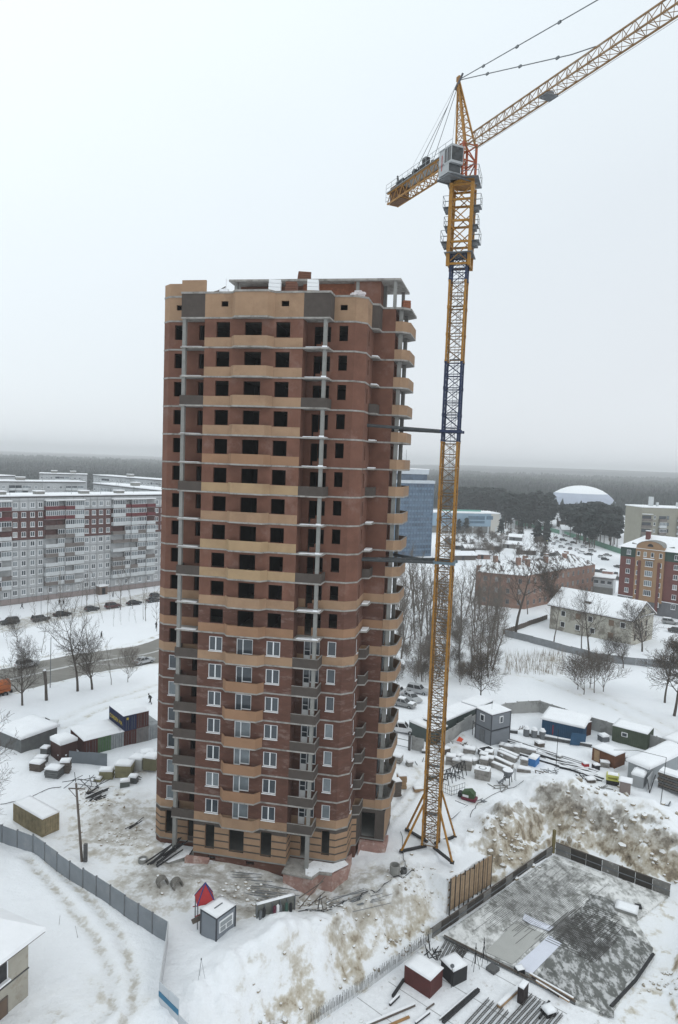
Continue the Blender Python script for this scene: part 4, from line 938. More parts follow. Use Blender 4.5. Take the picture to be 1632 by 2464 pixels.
part('wall', MB().prism(foot, -1, 10.6), pk, phl)
def hip(a, b_, c_, d_, e_, ridge, name='roof', mm=patchy):
    L_ = hypot(b_[0]-a[0], b_[1]-a[1]); m1 = offq(a, d_, .5); m2 = offq(b_, c_, .5); f_ = min(.35, 6/L_)
    r1 = offq(m1, m2, f_); r2 = offq(m1, m2, 1-f_)
    mb = MB(); vs = [(*p, e_) for p in (a, b_, c_, d_)]+[(*r1, ridge), (*r2, ridge)]
    mb.add(vs, [(0, 1, 5, 4), (1, 2, 5), (2, 3, 4, 5), (3, 0, 4), (3, 2, 1, 0)]); return mb
def grow(poly, k_): cx_ = sum(p[0] for p in poly)/len(poly); cy_ = sum(p[1] for p in poly)/len(poly); return [(p[0]+(p[0]-cx_)*k_, p[1]+(p[1]-cy_)*k_) for p in poly]
part('roof', hip(*grow([PA, PB, (PB[0]+q1[0], PB[1]+q1[1]), A2], .09), 10.65, 14.3), patchy, phl)
part('roof', hip(*grow([PB, PCc, C2, (PB[0]+q2[0], PB[1]+q2[1])], .04), 10.72, 14.0), patchy, phl)
for (a, b_, n_, rr) in ((PA, PB, 4, 0), (PB, PCc, 13, 1)):
    L_, rz = local_frame(a, b_)
    for i in range(n_):
        for z in (1.2, 4.6, 8.0):
            f_ = (i+.5)/n_; p = offq(a, b_, f_); k_ = perp(a, b_, -.06)
            addwin(phl, WF, p[0]+k_[0]-.5*cos(rz), p[1]+k_[1]-.5*sin(rz), z, rz)
for f_, g_ in ((.15, .3), (.3, .7), (.42, .35), (.55, .6), (.72, .4), (.85, .6)):
    p = offq(PB, PCc, f_); part('chimney', MB().box(p[0]+q2[0]*g_, p[1]+q2[1]*g_, 11.5, 1.2, 1.2, 3.4, .4).box(p[0]+q2[0]*g_, p[1]+q2[1]*g_, 14.9, 1.4, 1.4, .15, .4, mi=1), [pk, snow], phl)
for f_ in (.3, .8): p = offq(PA, PB, f_); part('chimney', MB().box(p[0]+q1[0]*.4, p[1]+q1[1]*.4, 12, 1.2, 1.2, 3.4, .4), pk, phl)
# ------------------------------------------------------------------ right brick building with arched beige gable
EA, EB = G(1495, 1314, 20.3), G(1660, 1333, 20.3); Ln, rz = local_frame(EA, EB)
rb = thing('brick_apartment_house', 'red brick six storey house with beige arched bay and dark green top floor', 'apartment house', (EA[0], EA[1], 0), rz)
rbrick = mat('brick_wine', (.15, .062, .055), .9, .15, .6); gtop = mat('green_render', (.045, .075, .062), .9, .1, 1); bay_m = mat('bay_beige', (.32, .20, .115), .9, .08, 1); gbase = mat('grey_base', (.15, .15, .16), .9, .15, .6)
part('wall', MB().box(Ln/2+6, 8, 4.7, Ln+12, 16, 12.5), rbrick, rb); part('top_floor', MB().box(Ln/2+6, 8, 17.21, Ln+12.05, 16.05, 3.0), gtop, rb)
part('base', MB().box(Ln/2+6, 8, -1, Ln+12.1, 16.1, 5.5), gbase, rb); part('base_cornice', MB().box(Ln/2+6, -.15, 4.5, Ln+12.2, .35, .18), snow, rb)
r_ = hip((-.8, -.8), (Ln+12.8, -.8), (Ln+12.8, 16.8), (-.8, 16.8), 20.25, 24.2); part('roof', r_, snow, rb)
def sx(px, py=1330, z=18):                                        # along-facade position seen at a column of the photograph
    x, y = EA; d = ((EB[0]-EA[0])/Ln, (EB[1]-EA[1])/Ln)
    q = G(px, py, z) if False else None
    return (px-1495)/165*Ln
bx0, bx1 = 4.9, 13.6
arc = [(bx0, 20.0)]+[((bx0+bx1)/2-(bx1-bx0)/2*cos(pi*i/10), 20.3+2.6*sin(pi*i/10)) for i in range(0, 11)]+[(bx1, 20.0)]
mb = MB(); n_ = len(arc); vs = [(x, -.5, z) for x, z in arc]+[(x, 3.5, z) for x, z in arc]
mb.box((bx0+bx1)/2, .5, 3.9, bx1-bx0, 2.0, 16.2); mb.add(vs, [tuple(range(n_))[::-1], tuple(range(n_, 2*n_))]+[(i, i+1, n_+i+1, n_+i) for i in range(n_-1)])
part('bay', mb, bay_m, rb)
mb = MB()
for i in range(10):
    a, b_ = arc[i+1], arc[i+2]; mb.bar((a[0], 1.6, a[1]+.08), (b_[0], 1.6, b_[1]+.08), 4.6, .16)
part('arch_roof', mb, conc, rb)
ob = part('arch_window', MB().prism([((bx0+bx1)/2+.9*cos(pi*i/6), .0+.9*sin(pi*i/6)) for i in range(7)], -.06, .06), dark_o, rb); ob.rotation_euler = (pi/2, 0, 0); ob.location = (0, -.55, 21.2)
for bxx in (bx0+2.6, bx1-2.6): part('pilaster', MB().box(bxx-1.2 if bxx < 8 else bxx+1.2, -.62, 1, .8, .3, 15.5), rbrick, rb)
for k_ in range(6):
    z = 18.0-k_*3.05
    for x in (2.0, 16.4, 19.6, 22.8): addwin(rb, WA, x, -.08, z)
    addwin(rb, WD, bx0+.5, -.6, z); addwin(rb, WD, bx1-1.5, -.6, z)
    if k_ > 0 and k_ < 5: addwin(rb, WC, 8.1, -.7, z); 
    elif k_ == 0:
        for x in (7.4, 9.6): addwin(rb, WD, x, -.6, z)
part('balcony_roof', MB().box(9.2, -.95, 17.2, 3.2, .9, .12).box(9.2, -.95, 17.32, 3.2, .9, .2, mi=1), [conc, snow], rb)
part('chimney', MB().box(6.2, 5.5, 22.5, 1.2, 1.2, 3.0).box(6.2, 5.5, 25.5, 1.4, 1.4, .2, mi=1), [rbrick, snow], rb)
# ------------------------------------------------------------------ beige panel building top right
BA, BB = G(1546, 1221, 28.5), G(1733, 1227, 28.5); Ln, rz = local_frame(BA, BB)
bb = thing('beige_apartment_block', 'drab beige panel block with white balconies behind the red brick house', 'apartment block', (BA[0], BA[1], 0), rz)
bm = mat('drab_beige', (.27, .26, .215), .9, .08, .4)
part('wall', MB().box(Ln/2, 7, -1, Ln, 14, 29.5), bm, bb); part('roof', MB().box(Ln/2, 7, 28.51, Ln+.6, 14.6, .5), snow, bb); part('stair_tower', MB().box(Ln*.78, -1, 5, 14, 3, 25.2).box(Ln*.78, -1, 30.2, 14.3, 3.3, .4, mi=1), [bm, snow], bb)
for k_ in range(5):
    z = 23.2-k_*3.0
    for x in (5.8, 11.9): addwin(bb, WD if x < 8 else WE, x, -.06, z+.3)
    balcony(bb, 8.2, z-.7, 3.4, 1.1, k_ != 0, par_w if k_ % 2 else par_d); balcony(bb, 17.0, z-.7, 3.6, 1.1, True, par_w)
    balcony(bb, .2, z-.7, 4.4, 1.2, k_ > 2, par_w if k_ > 2 else par_d)
part('balcony_roof', MB().box(2.4, -.6, 25.4, 4.6, 1.4, .12).box(2.4, -.6, 25.52, 4.6, 1.4, .2, mi=1), [conc, snow], bb)
part('vent_stack', MB().box(7.5, 6, 29, 1.6, 1.6, 4.2).box(10, 5, 29, .9, .9, 1.8).box(20, 5, 29, 1.2, 1.2, 2.0), par_w, bb)
# small grey service building
SA, SB = G(1424, 1428), G(1474, 1434)
gs, Ln = gable_house('small two storey white and grey building between the pink house and the red brick house', SA, SB, 8, 6.2, 6.9, par_w, name='service_building', cat='building')
part('lower_wall', MB().box(Ln/2, -.06, -.5, Ln+.04, .08, 3.2), conc, gs)
for x in (.4, 2.6, 4.9): addwin(gs, winset(1.7, 1.3, 0), x, -.08, 3.9, k=0)
part('roof_box', MB().box(Ln*.62, 5, 6.8, 3.5, 3, 1.2).box(Ln*.62, 5, 8.0, 3.6, 3.1, .15, mi=1), [pinkbrick, snow], gs)
# ------------------------------------------------------------------ blue glass office tower
TA, TB = G(948, 1342), G(1037, 1338); Ln, rz = local_frame(TA, TB)
ot = thing('office_tower', 'blue glass office tower with a stepped white top behind the brick tower', 'office tower', (TA[0], TA[1], 0), rz)
bglass = mat('blue_glass', (.065, .105, .16), .25, .3, .25, spec=.6, col2=(.035, .06, .10), th=(.5, .6), scale2=.18); bpan = mat('blue_panel', (.115, .175, .245), .6, .1, .5)
part('wall', MB().box(Ln/2, 9, -1, Ln, 18, 36), bpan, ot)
for k_ in range(13):
    for side in (0, 1):
        z = .8+k_*2.65
        if side == 0: link('window_band', PC.setdefault('ob', MB().box(Ln/2, -.06, .5, Ln-.5, .1, 1.6).mesh('window_band', bglass)), ot, (0, 0, z))
        else: link('window_band', PC.setdefault('oc', MB().box(Ln+.05, 9, .5, .1, 17, 1.6).mesh('window_band', bglass)), ot, (0, 0, z))
mu = PC.setdefault('om', MB().box(0, -.1, .2, .18, .2, 34.2).mesh('mullion', bpan))
for i in range(13): link('mullion', mu, ot, (.3+i*(Ln-.6)/12, 0, 0))
for i in range(5): link('mullion', mu, ot, (Ln+.1, 1+i*4, 0))
part('upper_parapet', MB().box(Ln/2, 9, 35.01, Ln+.6, 18.6, 1.4), mat('pale_cladding', (.50, .54, .58), .6, .08, .5), ot)
part('upper_storey', MB().box(Ln/2-.5, 9, 36.45, Ln-5, 14, 2.8).box(Ln/2-.5, 9, 39.3, Ln-3.6, 15, 2.2, mi=1).box(Ln/2-.5, 9, 41.52, Ln-3.4, 15.2, .4, mi=2), [bglass, MATS['pale_cladding'], snow], ot)
m_ = MB().tube((Ln/2, 9, 42), (Ln/2, 9, 51), .15, .05, 5)
for z in (43.5, 44.7): m_.box(Ln/2, 9, z, 4, 2, .1)
for x in (-2, -1, 0, 1, 2): m_.box(Ln/2+x, 9, 42, .1, .1, 2.8)
part('roof_mast', m_, steel, ot)
# ------------------------------------------------------------------ long low blue building
LA, LB = G(1000, 1281), G(1200, 1284); Ln, rz = local_frame(LA, LB)
lb = thing('blue_hall', 'long low pale blue hall with a dark window strip and snowy roof', 'hall', (LA[0], LA[1], 0), rz)
part('wall', MB().box(Ln/2-3, 9, 4.6, Ln-6, 18, 8.4), mat('pale_blue', (.25, .35, .44), .7, .06, .3), lb); part('end_wall', MB().box(Ln-3, 9, 0, 6, 18.1, 13), mat('cream_end', (.52, .50, .46), .8, .05, .5), lb)
part('lower_wall', MB().box(Ln/2-3, 9.5, -1, Ln-6.1, 17, 5.6), conc, lb); part('roof', MB().box(Ln/2, 9, 13.05, Ln+.6, 18.6, .7), snow, lb); part('roof_sign', MB().box(Ln*.58, 8, 13.8, Ln*.5, .3, 1.1), mat('teal', (.15, .34, .30), .7), lb)
mb = MB().box(Ln*.72, -.05, 9, Ln*.2, .12, 2.4).box(Ln*.72, -.05, 6.6, Ln*.2, .12, 1.6); part('window_strip', mb, glassmat('dim_glass', (.10, .16, .22)), lb)
part('window_strip', MB().box(Ln*.88, -.05, 9.2, Ln*.08, .12, 2.4), MATS['dim_glass'], lb)
for i in range(9): part('pillar', MB().box(Ln*.3+i*5.5, -.1, 0, 1.0, .3, 4.5), par_w, lb)
# ------------------------------------------------------------------ white dome hall
dx, dy = G(1408, 1228); dx, dy = 255, 712
dome = thing('dome_hall', 'white snow capped dome hall rising behind dark pines', 'dome', (dx, dy, 0))
mb = MB(); NR, NS = 8, 20; vs = [(0, 0, 28)]
for i in range(1, NR+1):
    a = pi/2*i/NR
    for j in range(NS): t_ = 2*pi*j/NS; vs.append((39*sin(a)*cos(t_), 28*sin(a)*sin(t_), 28*cos(a)))
fs = []; mi_ = []
for j in range(NS): mb_f = (0, 1+j, 1+(j+1) % NS); fs.append(mb_f)
mb.add(vs, fs, 1)
b0 = 0
for i in range(NR-1):
    for j in range(NS):
        mb.f.append((1+i*NS+j, 1+(i+1)*NS+j, 1+(i+1)*NS+(j+1) % NS, 1+i*NS+(j+1) % NS)); mb.m.append(1 if i < 3 else 0)
part('dome_shell', mb, [mat('dome_skin', (.42, .46, .55), .6, .06, .1), snow], dome)
part('annex', MB().box(-40, -14, 0, 14, 8, 6).box(-40, -14, 6, 14.5, 8.5, .8, mi=1), [par_w, snow], dome)
# small snowy huts beyond the lot
for i, (px, py, w_, h_, lab) in enumerate(((1345, 1268, 12, 5, 'dark hut with a snowy pitched roof at the foot of the pines'), (1352, 1288, 9, 4, 'pale snowy kiosk beside the green fence'), (1395, 1275, 10, 4, 'snowy shed half hidden by pines left of the big tree clump'))):
    p = G(px, py); h_o, Ln = gable_house(lab, p, (p[0]+w_, p[1]-1), 8, h_, h_+2.5, wood_dk if i != 1 else par_w, name='hut', cat='hut')
    part('door', MB().box(w_*.4, -.05, 0, 1.2, .1, 2.1), dark_o, h_o)
# ------------------------------------------------------------------ fences on the right
def fence_run(name, label, pts, h, panelw, m_, th=.08, post=None, cat='fence', gap=.04, z=0.0):
    t = thing(name, label, cat, (pts[0][0], pts[0][1], 0)); me_c = {}; pm = MB().box(0, 0, -.3, .14, .14, h+.4).mesh('post', post or m_)
    for i in range(len(pts)-1):
        a, b_ = pts[i], pts[i+1]; L_, rz = local_frame(a, b_); n_ = max(1, int(round(L_/panelw))); w_ = L_/n_
        me_ = MB().box(w_/2, 0, 0, w_-gap, th, h).mesh('fence_panel', m_)
        for k_ in range(n_):
            x = a[0]+(b_[0]-a[0])*k_/n_; y = a[1]+(b_[1]-a[1])*k_/n_; zz = gz(x, y)-.15+z
            link('fence_panel', me_, t, (x-pts[0][0], y-pts[0][1], zz), rz)
            if post: link('post', pm, t, (x-pts[0][0], y-pts[0][1], zz), rz)
    return t
cfm = mat('fence_concrete', (.34, .34, .33), .9, .12, .8, col2=(.22, .22, .21), th=(.5, .65), scale2=.5)
fence_run('concrete_fence', 'grey concrete panel fence round the site yard, bending behind the blue container', [G(1060, 1800), G(1150, 1745), G(1215, 1718), G(1298, 1725-12), G(1420, 1755), G(1540, 1790), G(1660, 1835)], 2.3, 2.6, cfm, .12, cfm)
fence_run('plank_fence', 'weathered grey fence in front of the derelict white house', [G(1215, 1532), G(1330, 1560), G(1440, 1590), G(1530, 1600), G(1640, 1610)], 1.9, 2.5, mat('fence_grey', (.24, .25, .26), .9, .15, 1), .08)
fence_run('picket_fence', 'dark low railing fence left of the derelict house', [G(1210, 1528), G(1260, 1510), G(1318, 1490)], 1.5, 1.2, wood_dk, .06, wood_dk, gap=.5)
fence_run('green_fence', 'long green sheet fence along the far edge of the parking lot', [G(1240, 1262), G(1310, 1275), G(1400, 1300), G(1470, 1325), G(1500, 1335)], 3.0, 9, mat('green_sheet', (.10, .22, .16), .8), .2)
# ------------------------------------------------------------------ the road sheet
rm = mat('wet_road', (.20, .19, .17), .6, .12, .5, col2=(.42, .42, .42), th=(.55, .72), scale2=.25, stretch=(.35, 1, 1))
def ribbon(pts, w, zoff, nsub=8, jag=0.0):
    P_ = []
    for i in range(len(pts)-1):
        for k_ in range(nsub): P_.append(offq(pts[i], pts[i+1], k_/nsub))
    P_.append(pts[-1])
    for _ in range(6): P_ = [P_[0]]+[((P_[i-1][0]+P_[i][0]*2+P_[i+1][0])/4, (P_[i-1][1]+P_[i][1]*2+P_[i+1][1])/4) for i in range(1, len(P_)-1)]+[P_[-1]]
    mb = MB(); vs = []
    for i, p in enumerate(P_):
        a = P_[max(0, i-1)]; b_ = P_[min(len(P_)-1, i+1)]; l_ = hypot(b_[0]-a[0], b_[1]-a[1]); nx, ny = -(b_[1]-a[1])/l_, (b_[0]-a[0])/l_
        for s_ in (-1, 1):
            ww = w*(1+random.uniform(-jag, jag)); vs.append((p[0]+nx*ww*s_, p[1]+ny*ww*s_, zoff))
    mb.add(vs, [(2*i, 2*i+2, 2*i+3, 2*i+1) for i in range(len(P_)-1)]); return mb
# the road follows the same line the terrain was levelled along
struct('road', ribbon(ROAD, ROADW-.6, .07, 10, .04), rm)
struct('road_centre_snow', ribbon([(p[0], p[1]) for p in ROAD], .35, .075, 10, .5), mat('slush', (.50, .50, .49), .8, .1, 1))
# ================================================================== trees
random.seed(21)
def tree_mesh(seed, H, r0, nb=(2, 2, 2), lean=(0, 0), up=.12, ang=(.5, .95), ln=(.42, .62), bare=.3, tw=.016, segs=(7, 5, 4, 3)):
    R_ = random.Random(seed); T = MB(); Cn = MB()
    def rv(): return Vector((R_.gauss(0, 1), R_.gauss(0, 1), R_.gauss(0, 1)))
    def br(p, d, L_, r, lev):
        n_ = segs[lev]; st = L_/n_
        for i in range(n_):
            d = (d+rv()*(.07 if lev == 0 else .16)+Vector((0, 0, up if lev else .02))).normalized()
            q = p+d*st; f0, f1 = 1-i/n_*.85, 1-(i+1)/n_*.85
            (T if lev == 0 else Cn).tube(p, q, max(tw, r*f0), max(tw*.6, r*f1), 5 if lev == 0 else (4 if lev == 1 else 3), caps=False)
            p = q
            if lev < 3 and (lev > 0 or (i+1)/n_ >= bare):
                for k in range(nb[lev]):
                    a = R_.uniform(*ang); ax = d.cross(rv()).normalized(); e = (d*cos(a)+ax*sin(a)).normalized()
                    br(p, e, L_*R_.uniform(*ln)*(1-.45*i/n_), r*f1*.6, lev+1)
    br(Vector((0, 0, -.3)), Vector((lean[0], lean[1], 1)).normalized(), H, r0, 0)
    return T, Cn
TREES = {}
def make_tree(key, *a, m=bark, **k):
    T, Cn = tree_mesh(*a, **k); TREES[key] = (T.mesh('trunk', m), Cn.mesh('crown', twig_g if m is bark_g else m), a[1])
make_tree('big', 1, 13, .24, nb=(2, 2, 2), bare=.3, lean=(-.15, .05))
make_tree('biggrey', 11, 13, .2, nb=(2, 2, 2), bare=.35, m=bark_g, ang=(.5, .85))
make_tree('tall', 2, 15, .2, nb=(2, 2, 1), ang=(.4, .7), ln=(.3, .42), bare=.3, m=bark_g)
make_tree('tall2', 3, 15, .18, nb=(2, 2, 1), ang=(.35, .65), ln=(.26, .4), bare=.25, m=bark_g)
make_tree('broad', 4, 8, .19, nb=(3, 2, 2), ang=(.6, 1.1), ln=(.5, .68), bare=.28)
make_tree('sap', 5, 9, .075, nb=(2, 1, 1), ang=(.4, .7), ln=(.22, .32), bare=.25, m=bark_g, tw=.014)
make_tree('sap2', 6, 9, .07, nb=(2, 1, 1), ang=(.35, .6), ln=(.2, .3), bare=.3, m=bark_g, tw=.014)
make_tree('shrub', 7, 3.2, .05, nb=(3, 2, 2), m=bark_g, ang=(.4, 1.0), ln=(.6, .8), bare=0, up=.2, tw=.012, segs=(4, 4, 3, 2))
make_tree('leaf', 8, 8, .17, nb=(3, 3, 2), ang=(.6, 1.1), ln=(.46, .62), bare=.32, tw=.017)
# dry leaves still hanging on one tree
LF = MB(); R_ = random.Random(5)
vs = TREES['leaf'][1].vertices; n_ = len(vs)
for i in range(1500):
    c = vs[R_.randrange(n_)].co
    if c.z < 2.6: continue
    c = c+Vector((R_.uniform(-.2, .2), R_.uniform(-.2, .2), R_.uniform(-.2, .15))); a = Vector((R_.gauss(0, .07), R_.gauss(0, .07), R_.gauss(0, .07))); b_ = Vector((R_.gauss(0, .07), R_.gauss(0, .07), R_.gauss(0, .07)))
    LF.add([c, c+a, c+b_], [(0, 1, 2)])
leafme = LF.mesh('dry_leaves', mat('dry_leaf', (.16, .115, .075), .9, .35, 4))
def plant(key, px, py, hpx=None, label='', group=None, cat='tree', name='bare_tree', H=None, rz=None, z=0, xy=None, wide=1.0):
    x, y = xy or G(px, py, z); T, Cn, H0 = TREES[key]; Hh = H or hpx*mpp(y)*1.04; s = Hh/H0
    t = thing(name, label, cat, (x, y, gz(x, y)-.05), random.uniform(0, 6.28) if rz is None else rz, group, (s*wide, s*wide, s))
    link('trunk', T, t); link('crown', Cn, t)
    if key == 'leaf':
        o = link('dry_leaves', leafme, t); o['kind'] = 'stuff'
    return t
plant('big', 187, 1664, 175, 'large leaning bare tree forking toward the road, biggest on the left verge', rz=.2)
plant('broad', 222, 1660, 105, 'bare tree bending low to the left beside the big leaning one', rz=2.2, wide=1.2)
plant('broad', 54, 1697, 118, 'dark leaning bare tree on the verge near the orange truck', rz=1.0)
plant('sap', 268, 1648, 120, 'slender pale birch on the verge between the big tree and the pollard willow')
plant('shrub', 308, 1642, 55, 'squat pollarded willow with upright shoots by the silver sedan', rz=.5)
plant('tall', 212, 1551, 85, 'twin stemmed pale tree on the far side of the road')
plant('sap', 100, 1572, 85, 'small snowy tree just across the road from the cut trunk')
plant('broad', 42, 1545, 50, 'low bushy snow dusted tree beyond the road at the left edge')
t = thing('cut_tree', 'branchless dark pollarded trunk capped with snow beside the road', 'tree', (*G(112, 1686), 0))
part('trunk', MB().tube((0, 0, -.3), (-.1, 0, 2.8), .28, .22, 7).tube((-.1, 0, 2.8), (-.35, 0, 5.4), .24, .30, 7), bark, t); part('snow_cap', MB().tube((-.35, 0, 5.4), (-.35, 0, 5.65), .3, .15, 7), snow, t)
saps = [(85, 1500, 85), (117, 1500, 100), (145, 1490, 95), (178, 1482, 80), (197, 1468, 75), (210, 1472, 80), (242, 1476, 95), (263, 1470, 60), (290, 1468, 100), (319, 1465, 90), (346, 1490, 95), (351, 1494, 85), (377, 1520, 110),
        (238, 1512, 35), (249, 1500, 38), (274, 1508, 45), (292, 1504, 35), (311, 1495, 32), (328, 1500, 36), (189, 1506, 32), (170, 1506, 40), (27, 1510, 60), (10, 1532, 45), (60, 1540, 40), (20, 1560, 42), (130, 1528, 38)]
for i, (px, py, h) in enumerate(saps): plant(('sap', 'sap2', 'tall2')[i % 3 if h > 70 else i % 2], px, py, h, ('tall slim bare tree in the row before the panel block' if h > 70 else 'low thin sapling in the open snow between yard and road' if px > 150 else 'small bushy sapling near the left edge beyond the road'), 'young trees in front of the panel block', wide=.9)
# wood between the tower and the crane
random.seed(4)
wood_pts = []
for i in range(72):
    px = random.uniform(955, 1200); py = random.uniform(1455, 1640)
    if py > 1600-(px-955)*.0 and px < 990: py -= 60
    wood_pts.append((px, py))
for i, (px, py) in enumerate(wood_pts):
    plant(('tall', 'tall2', 'biggrey', 'biggrey', 'tall', 'tall2')[i % 6], px, py, None, 'bare tree in the dense wood behind the crane mast', 'bare trees in the wood behind the crane', H=random.uniform(9, 17) if i % 6 not in (2, 3) else random.uniform(7, 10), wide=random.uniform(1.0, 1.55))
for i in range(60): plant('shrub', random.uniform(950, 1190), random.uniform(1520, 1655), None, 'snow dusted shrub in the undergrowth behind the crane mast', 'shrubs under the wood behind the crane', H=random.uniform(1.8, 3.5), cat='shrub', name='shrub')
plant('leaf', 1157, 1706, 105, 'round headed tree with brown leaves and a crooked trunk above the grey cabin tower', rz=.4, wide=1.15)
for a in ((1240, 1532, 185, 'big', 'tall forked bare tree leaning right in front of the pink brick house'), (1333, 1545, 120, 'tall', 'forked bare tree standing just left of the derelict house'), (1400, 1572, 130, 'tall2', 'thin bare tree before the middle of the derelict house wall'),
          (1420, 1592, 140, 'big', 'forked bare tree before the derelict house, right of the thin one'), (1190, 1512, 130, 'tall', 'bare tree with split stem in front of the pink house left corner'), (1175, 1500, 150, 'tall2', 'slim tree left of the split stem tree near the pink house'), (1163, 1535, 100, 'tall', 'bare tree at the fence end left of the picket rails'),
          (1545, 1572, 90, 'broad', 'crooked bare tree beside the gable end of the derelict house'), (1460, 1600, 60, 'broad', 'small snowy crooked tree in the hedge below the derelict house'), (1500, 1612, 55, 'broad', 'low snowy tree right of the crooked one below the derelict house'), (1350, 1500, 110, 'leaf', 'snow dusted tree by the near gable of the derelict house'),
          (1430, 1668, 95, 'tall', 'lone tree rising from the bushy thicket in the snowy field'), (1622, 1722, 160, 'leaf', 'big snow dusted tree cut by the right edge of the frame'), (1600, 1690, 120, 'leaf', 'snow dusted tree just left of the one at the frame edge'), (1130, 1440, 90, 'tall', 'bare tree in front of the red gable left of the pink house'), (1300, 1455, 110, 'tall2', 'bare tree rising before the long side of the pink house'), (1270, 1478, 90, 'tall', 'bare tree at the corner of the pink house')):
    plant(a[3], a[0], a[1], a[2], a[4], wide=1.1)
for i, (px, py) in enumerate(((1405, 1672), (1390, 1660), (1452, 1664), (1420, 1655))): plant('shrub', px, py, 60, 'dark bushy shrub in the thicket round the lone tree in the field', 'shrubs of the field thicket', cat='shrub', name='shrub', wide=1.4)
for i in range(60):
    px = random.uniform(1215, 1350); py = 1578+(px-1215)*.2+random.uniform(0, 35)
    if i == 0: RD = TREES['sap2']
    break
rd = MB(); R_ = random.Random(9)
for i in range(700):
    x, y = G(R_.uniform(1215, 1360), R_.uniform(1575, 1625)); z = gz(x, y); h = R_.uniform(.8, 2.0); rd.tube((x, y, z), (x+R_.uniform(-.3, .3), y+R_.uniform(-.3, .3), z+h), .025, .01, 3, caps=False)
o = link('dry_reeds', rd.mesh('dry_reeds', mat('dry_reed', (.22, .17, .12), .95, .2, 2))); o['kind'] = 'stuff'; o['label'] = 'thin dry weeds standing in the snowy field'
# left lower corner tree hanging into the frame
plant('big', 0, 0, None, 'dark bare tree hanging into the left edge over the grey fence', H=11, xy=(-41.5, 75.5), rz=2.4, wide=1.25)
plant('broad', 0, 0, None, 'low dark bare tree beside the fence end at the left edge', H=7, xy=(-37.5, 71.0), rz=2.0, wide=1.3)
# dark pines at the forest edge
def pine_mesh(seed, H=15, dens=240, conic=False):
    R_ = random.Random(seed); T = MB().tube((0, 0, -.5), (.2, 0, H*.95), .28, .05, 5); Cn = MB()
    for i in range(dens):
        f = R_.random()**.8; z = H*((.18 if conic else .38)+(.82 if conic else .62)*f); rr = (1-f)*H*.19+.3 if conic else H*.20*sin(pi*min(1, .15+.8*(1-f)*1.05))**.7
        a = R_.uniform(0, 6.28); q = rr*R_.uniform(.35, 1.05); c = Vector((cos(a)*q, sin(a)*q, z)); s = H*.055*R_.uniform(.7, 1.5)
        p = [c+Vector((R_.gauss(0, s), R_.gauss(0, s), R_.gauss(0, s*.5))) for _ in range(3)]+[c+Vector((0, 0, s*.9))]
        Cn.add(p, [(0, 1, 2), (0, 1, 3), (1, 2, 3), (2, 0, 3)], 0)
    return T.mesh('trunk', bark), Cn.mesh('crown', [pine_m, snow_rough]), H
PN = [pine_mesh(1), pine_mesh(2), pine_mesh(3, 14, 260, True), pine_mesh(4, 16, 220)]
def pine(px, py, H, label, group=None, k=0):
    x, y = G(px, py); T, Cn, H0 = PN[k]; s = H/H0
    t = thing('pine_tree', label, 'pine', (x, y, gz(x, y)), random.uniform(0, 6.28), group, s); link('trunk', T, t); link('crown', Cn, t); return t
random.seed(8)
for i in range(165):
    px = random.uniform(1065, 1328); py = random.uniform(1240, 1272)+(px-1065)*.02
    if px < 1210 and py > 1246: py = random.uniform(1232, 1240)
    pine(px, py, random.uniform(15, 24), 'tall dark pine in the belt in front of the forest between hall and dome', 'pines between the blue hall and the dome', random.choice((0, 1, 3, 3, 2)))
for i in range(85):
    px = random.gauss(1432, 36); py = random.uniform(1262, 1322)
    if px > 1490: continue
    pine(px, max(py, 1262+(px-1390)*.35), random.uniform(13, 21), 'tall dark pine in the thick clump standing before the white dome', 'pines before the dome', random.choice((0, 1, 3)))
for px, py, H, lab in ((1103, 1283, 9, 'small dark spruce left of a pair before the blue hall'), (1122, 1284, 10, 'small dark spruce, right one before the blue hall pillars'), (1292, 1316, 14, 'dark conical spruce at the left end of the parking lot'), (1313, 1320, 15, 'dark conical spruce decorated with a yellow disc in the lot'), (1252, 1292, 10, 'small spruce by the far edge of the snowy square'), (1205, 1290, 11, 'small dark spruce at the end wall of the blue hall')):
    t = pine(px, py, H, lab, None, 2)
    if 'disc' in lab: part('yellow_disc', MB().tube((0, -2.2, 4.0), (0, -2.5, 4.0), 1.0, 1.0, 10), mat('sign_yellow', (.5, .45, .05), .6), t)
# snowy bushes in the square right of the hall
for i in range(80):
    px = random.uniform(1070, 1420); py = random.uniform(1288, 1345)
    if px > 1320 and py < 1345: continue
    plant(random.choice(('shrub', 'leaf')), px, py, None, 'snow dusted bush in the square between blue hall and pink house', 'bushes in the far snowy square', H=random.uniform(2.5, 5.5), cat='bush', name='bush', wide=1.3)
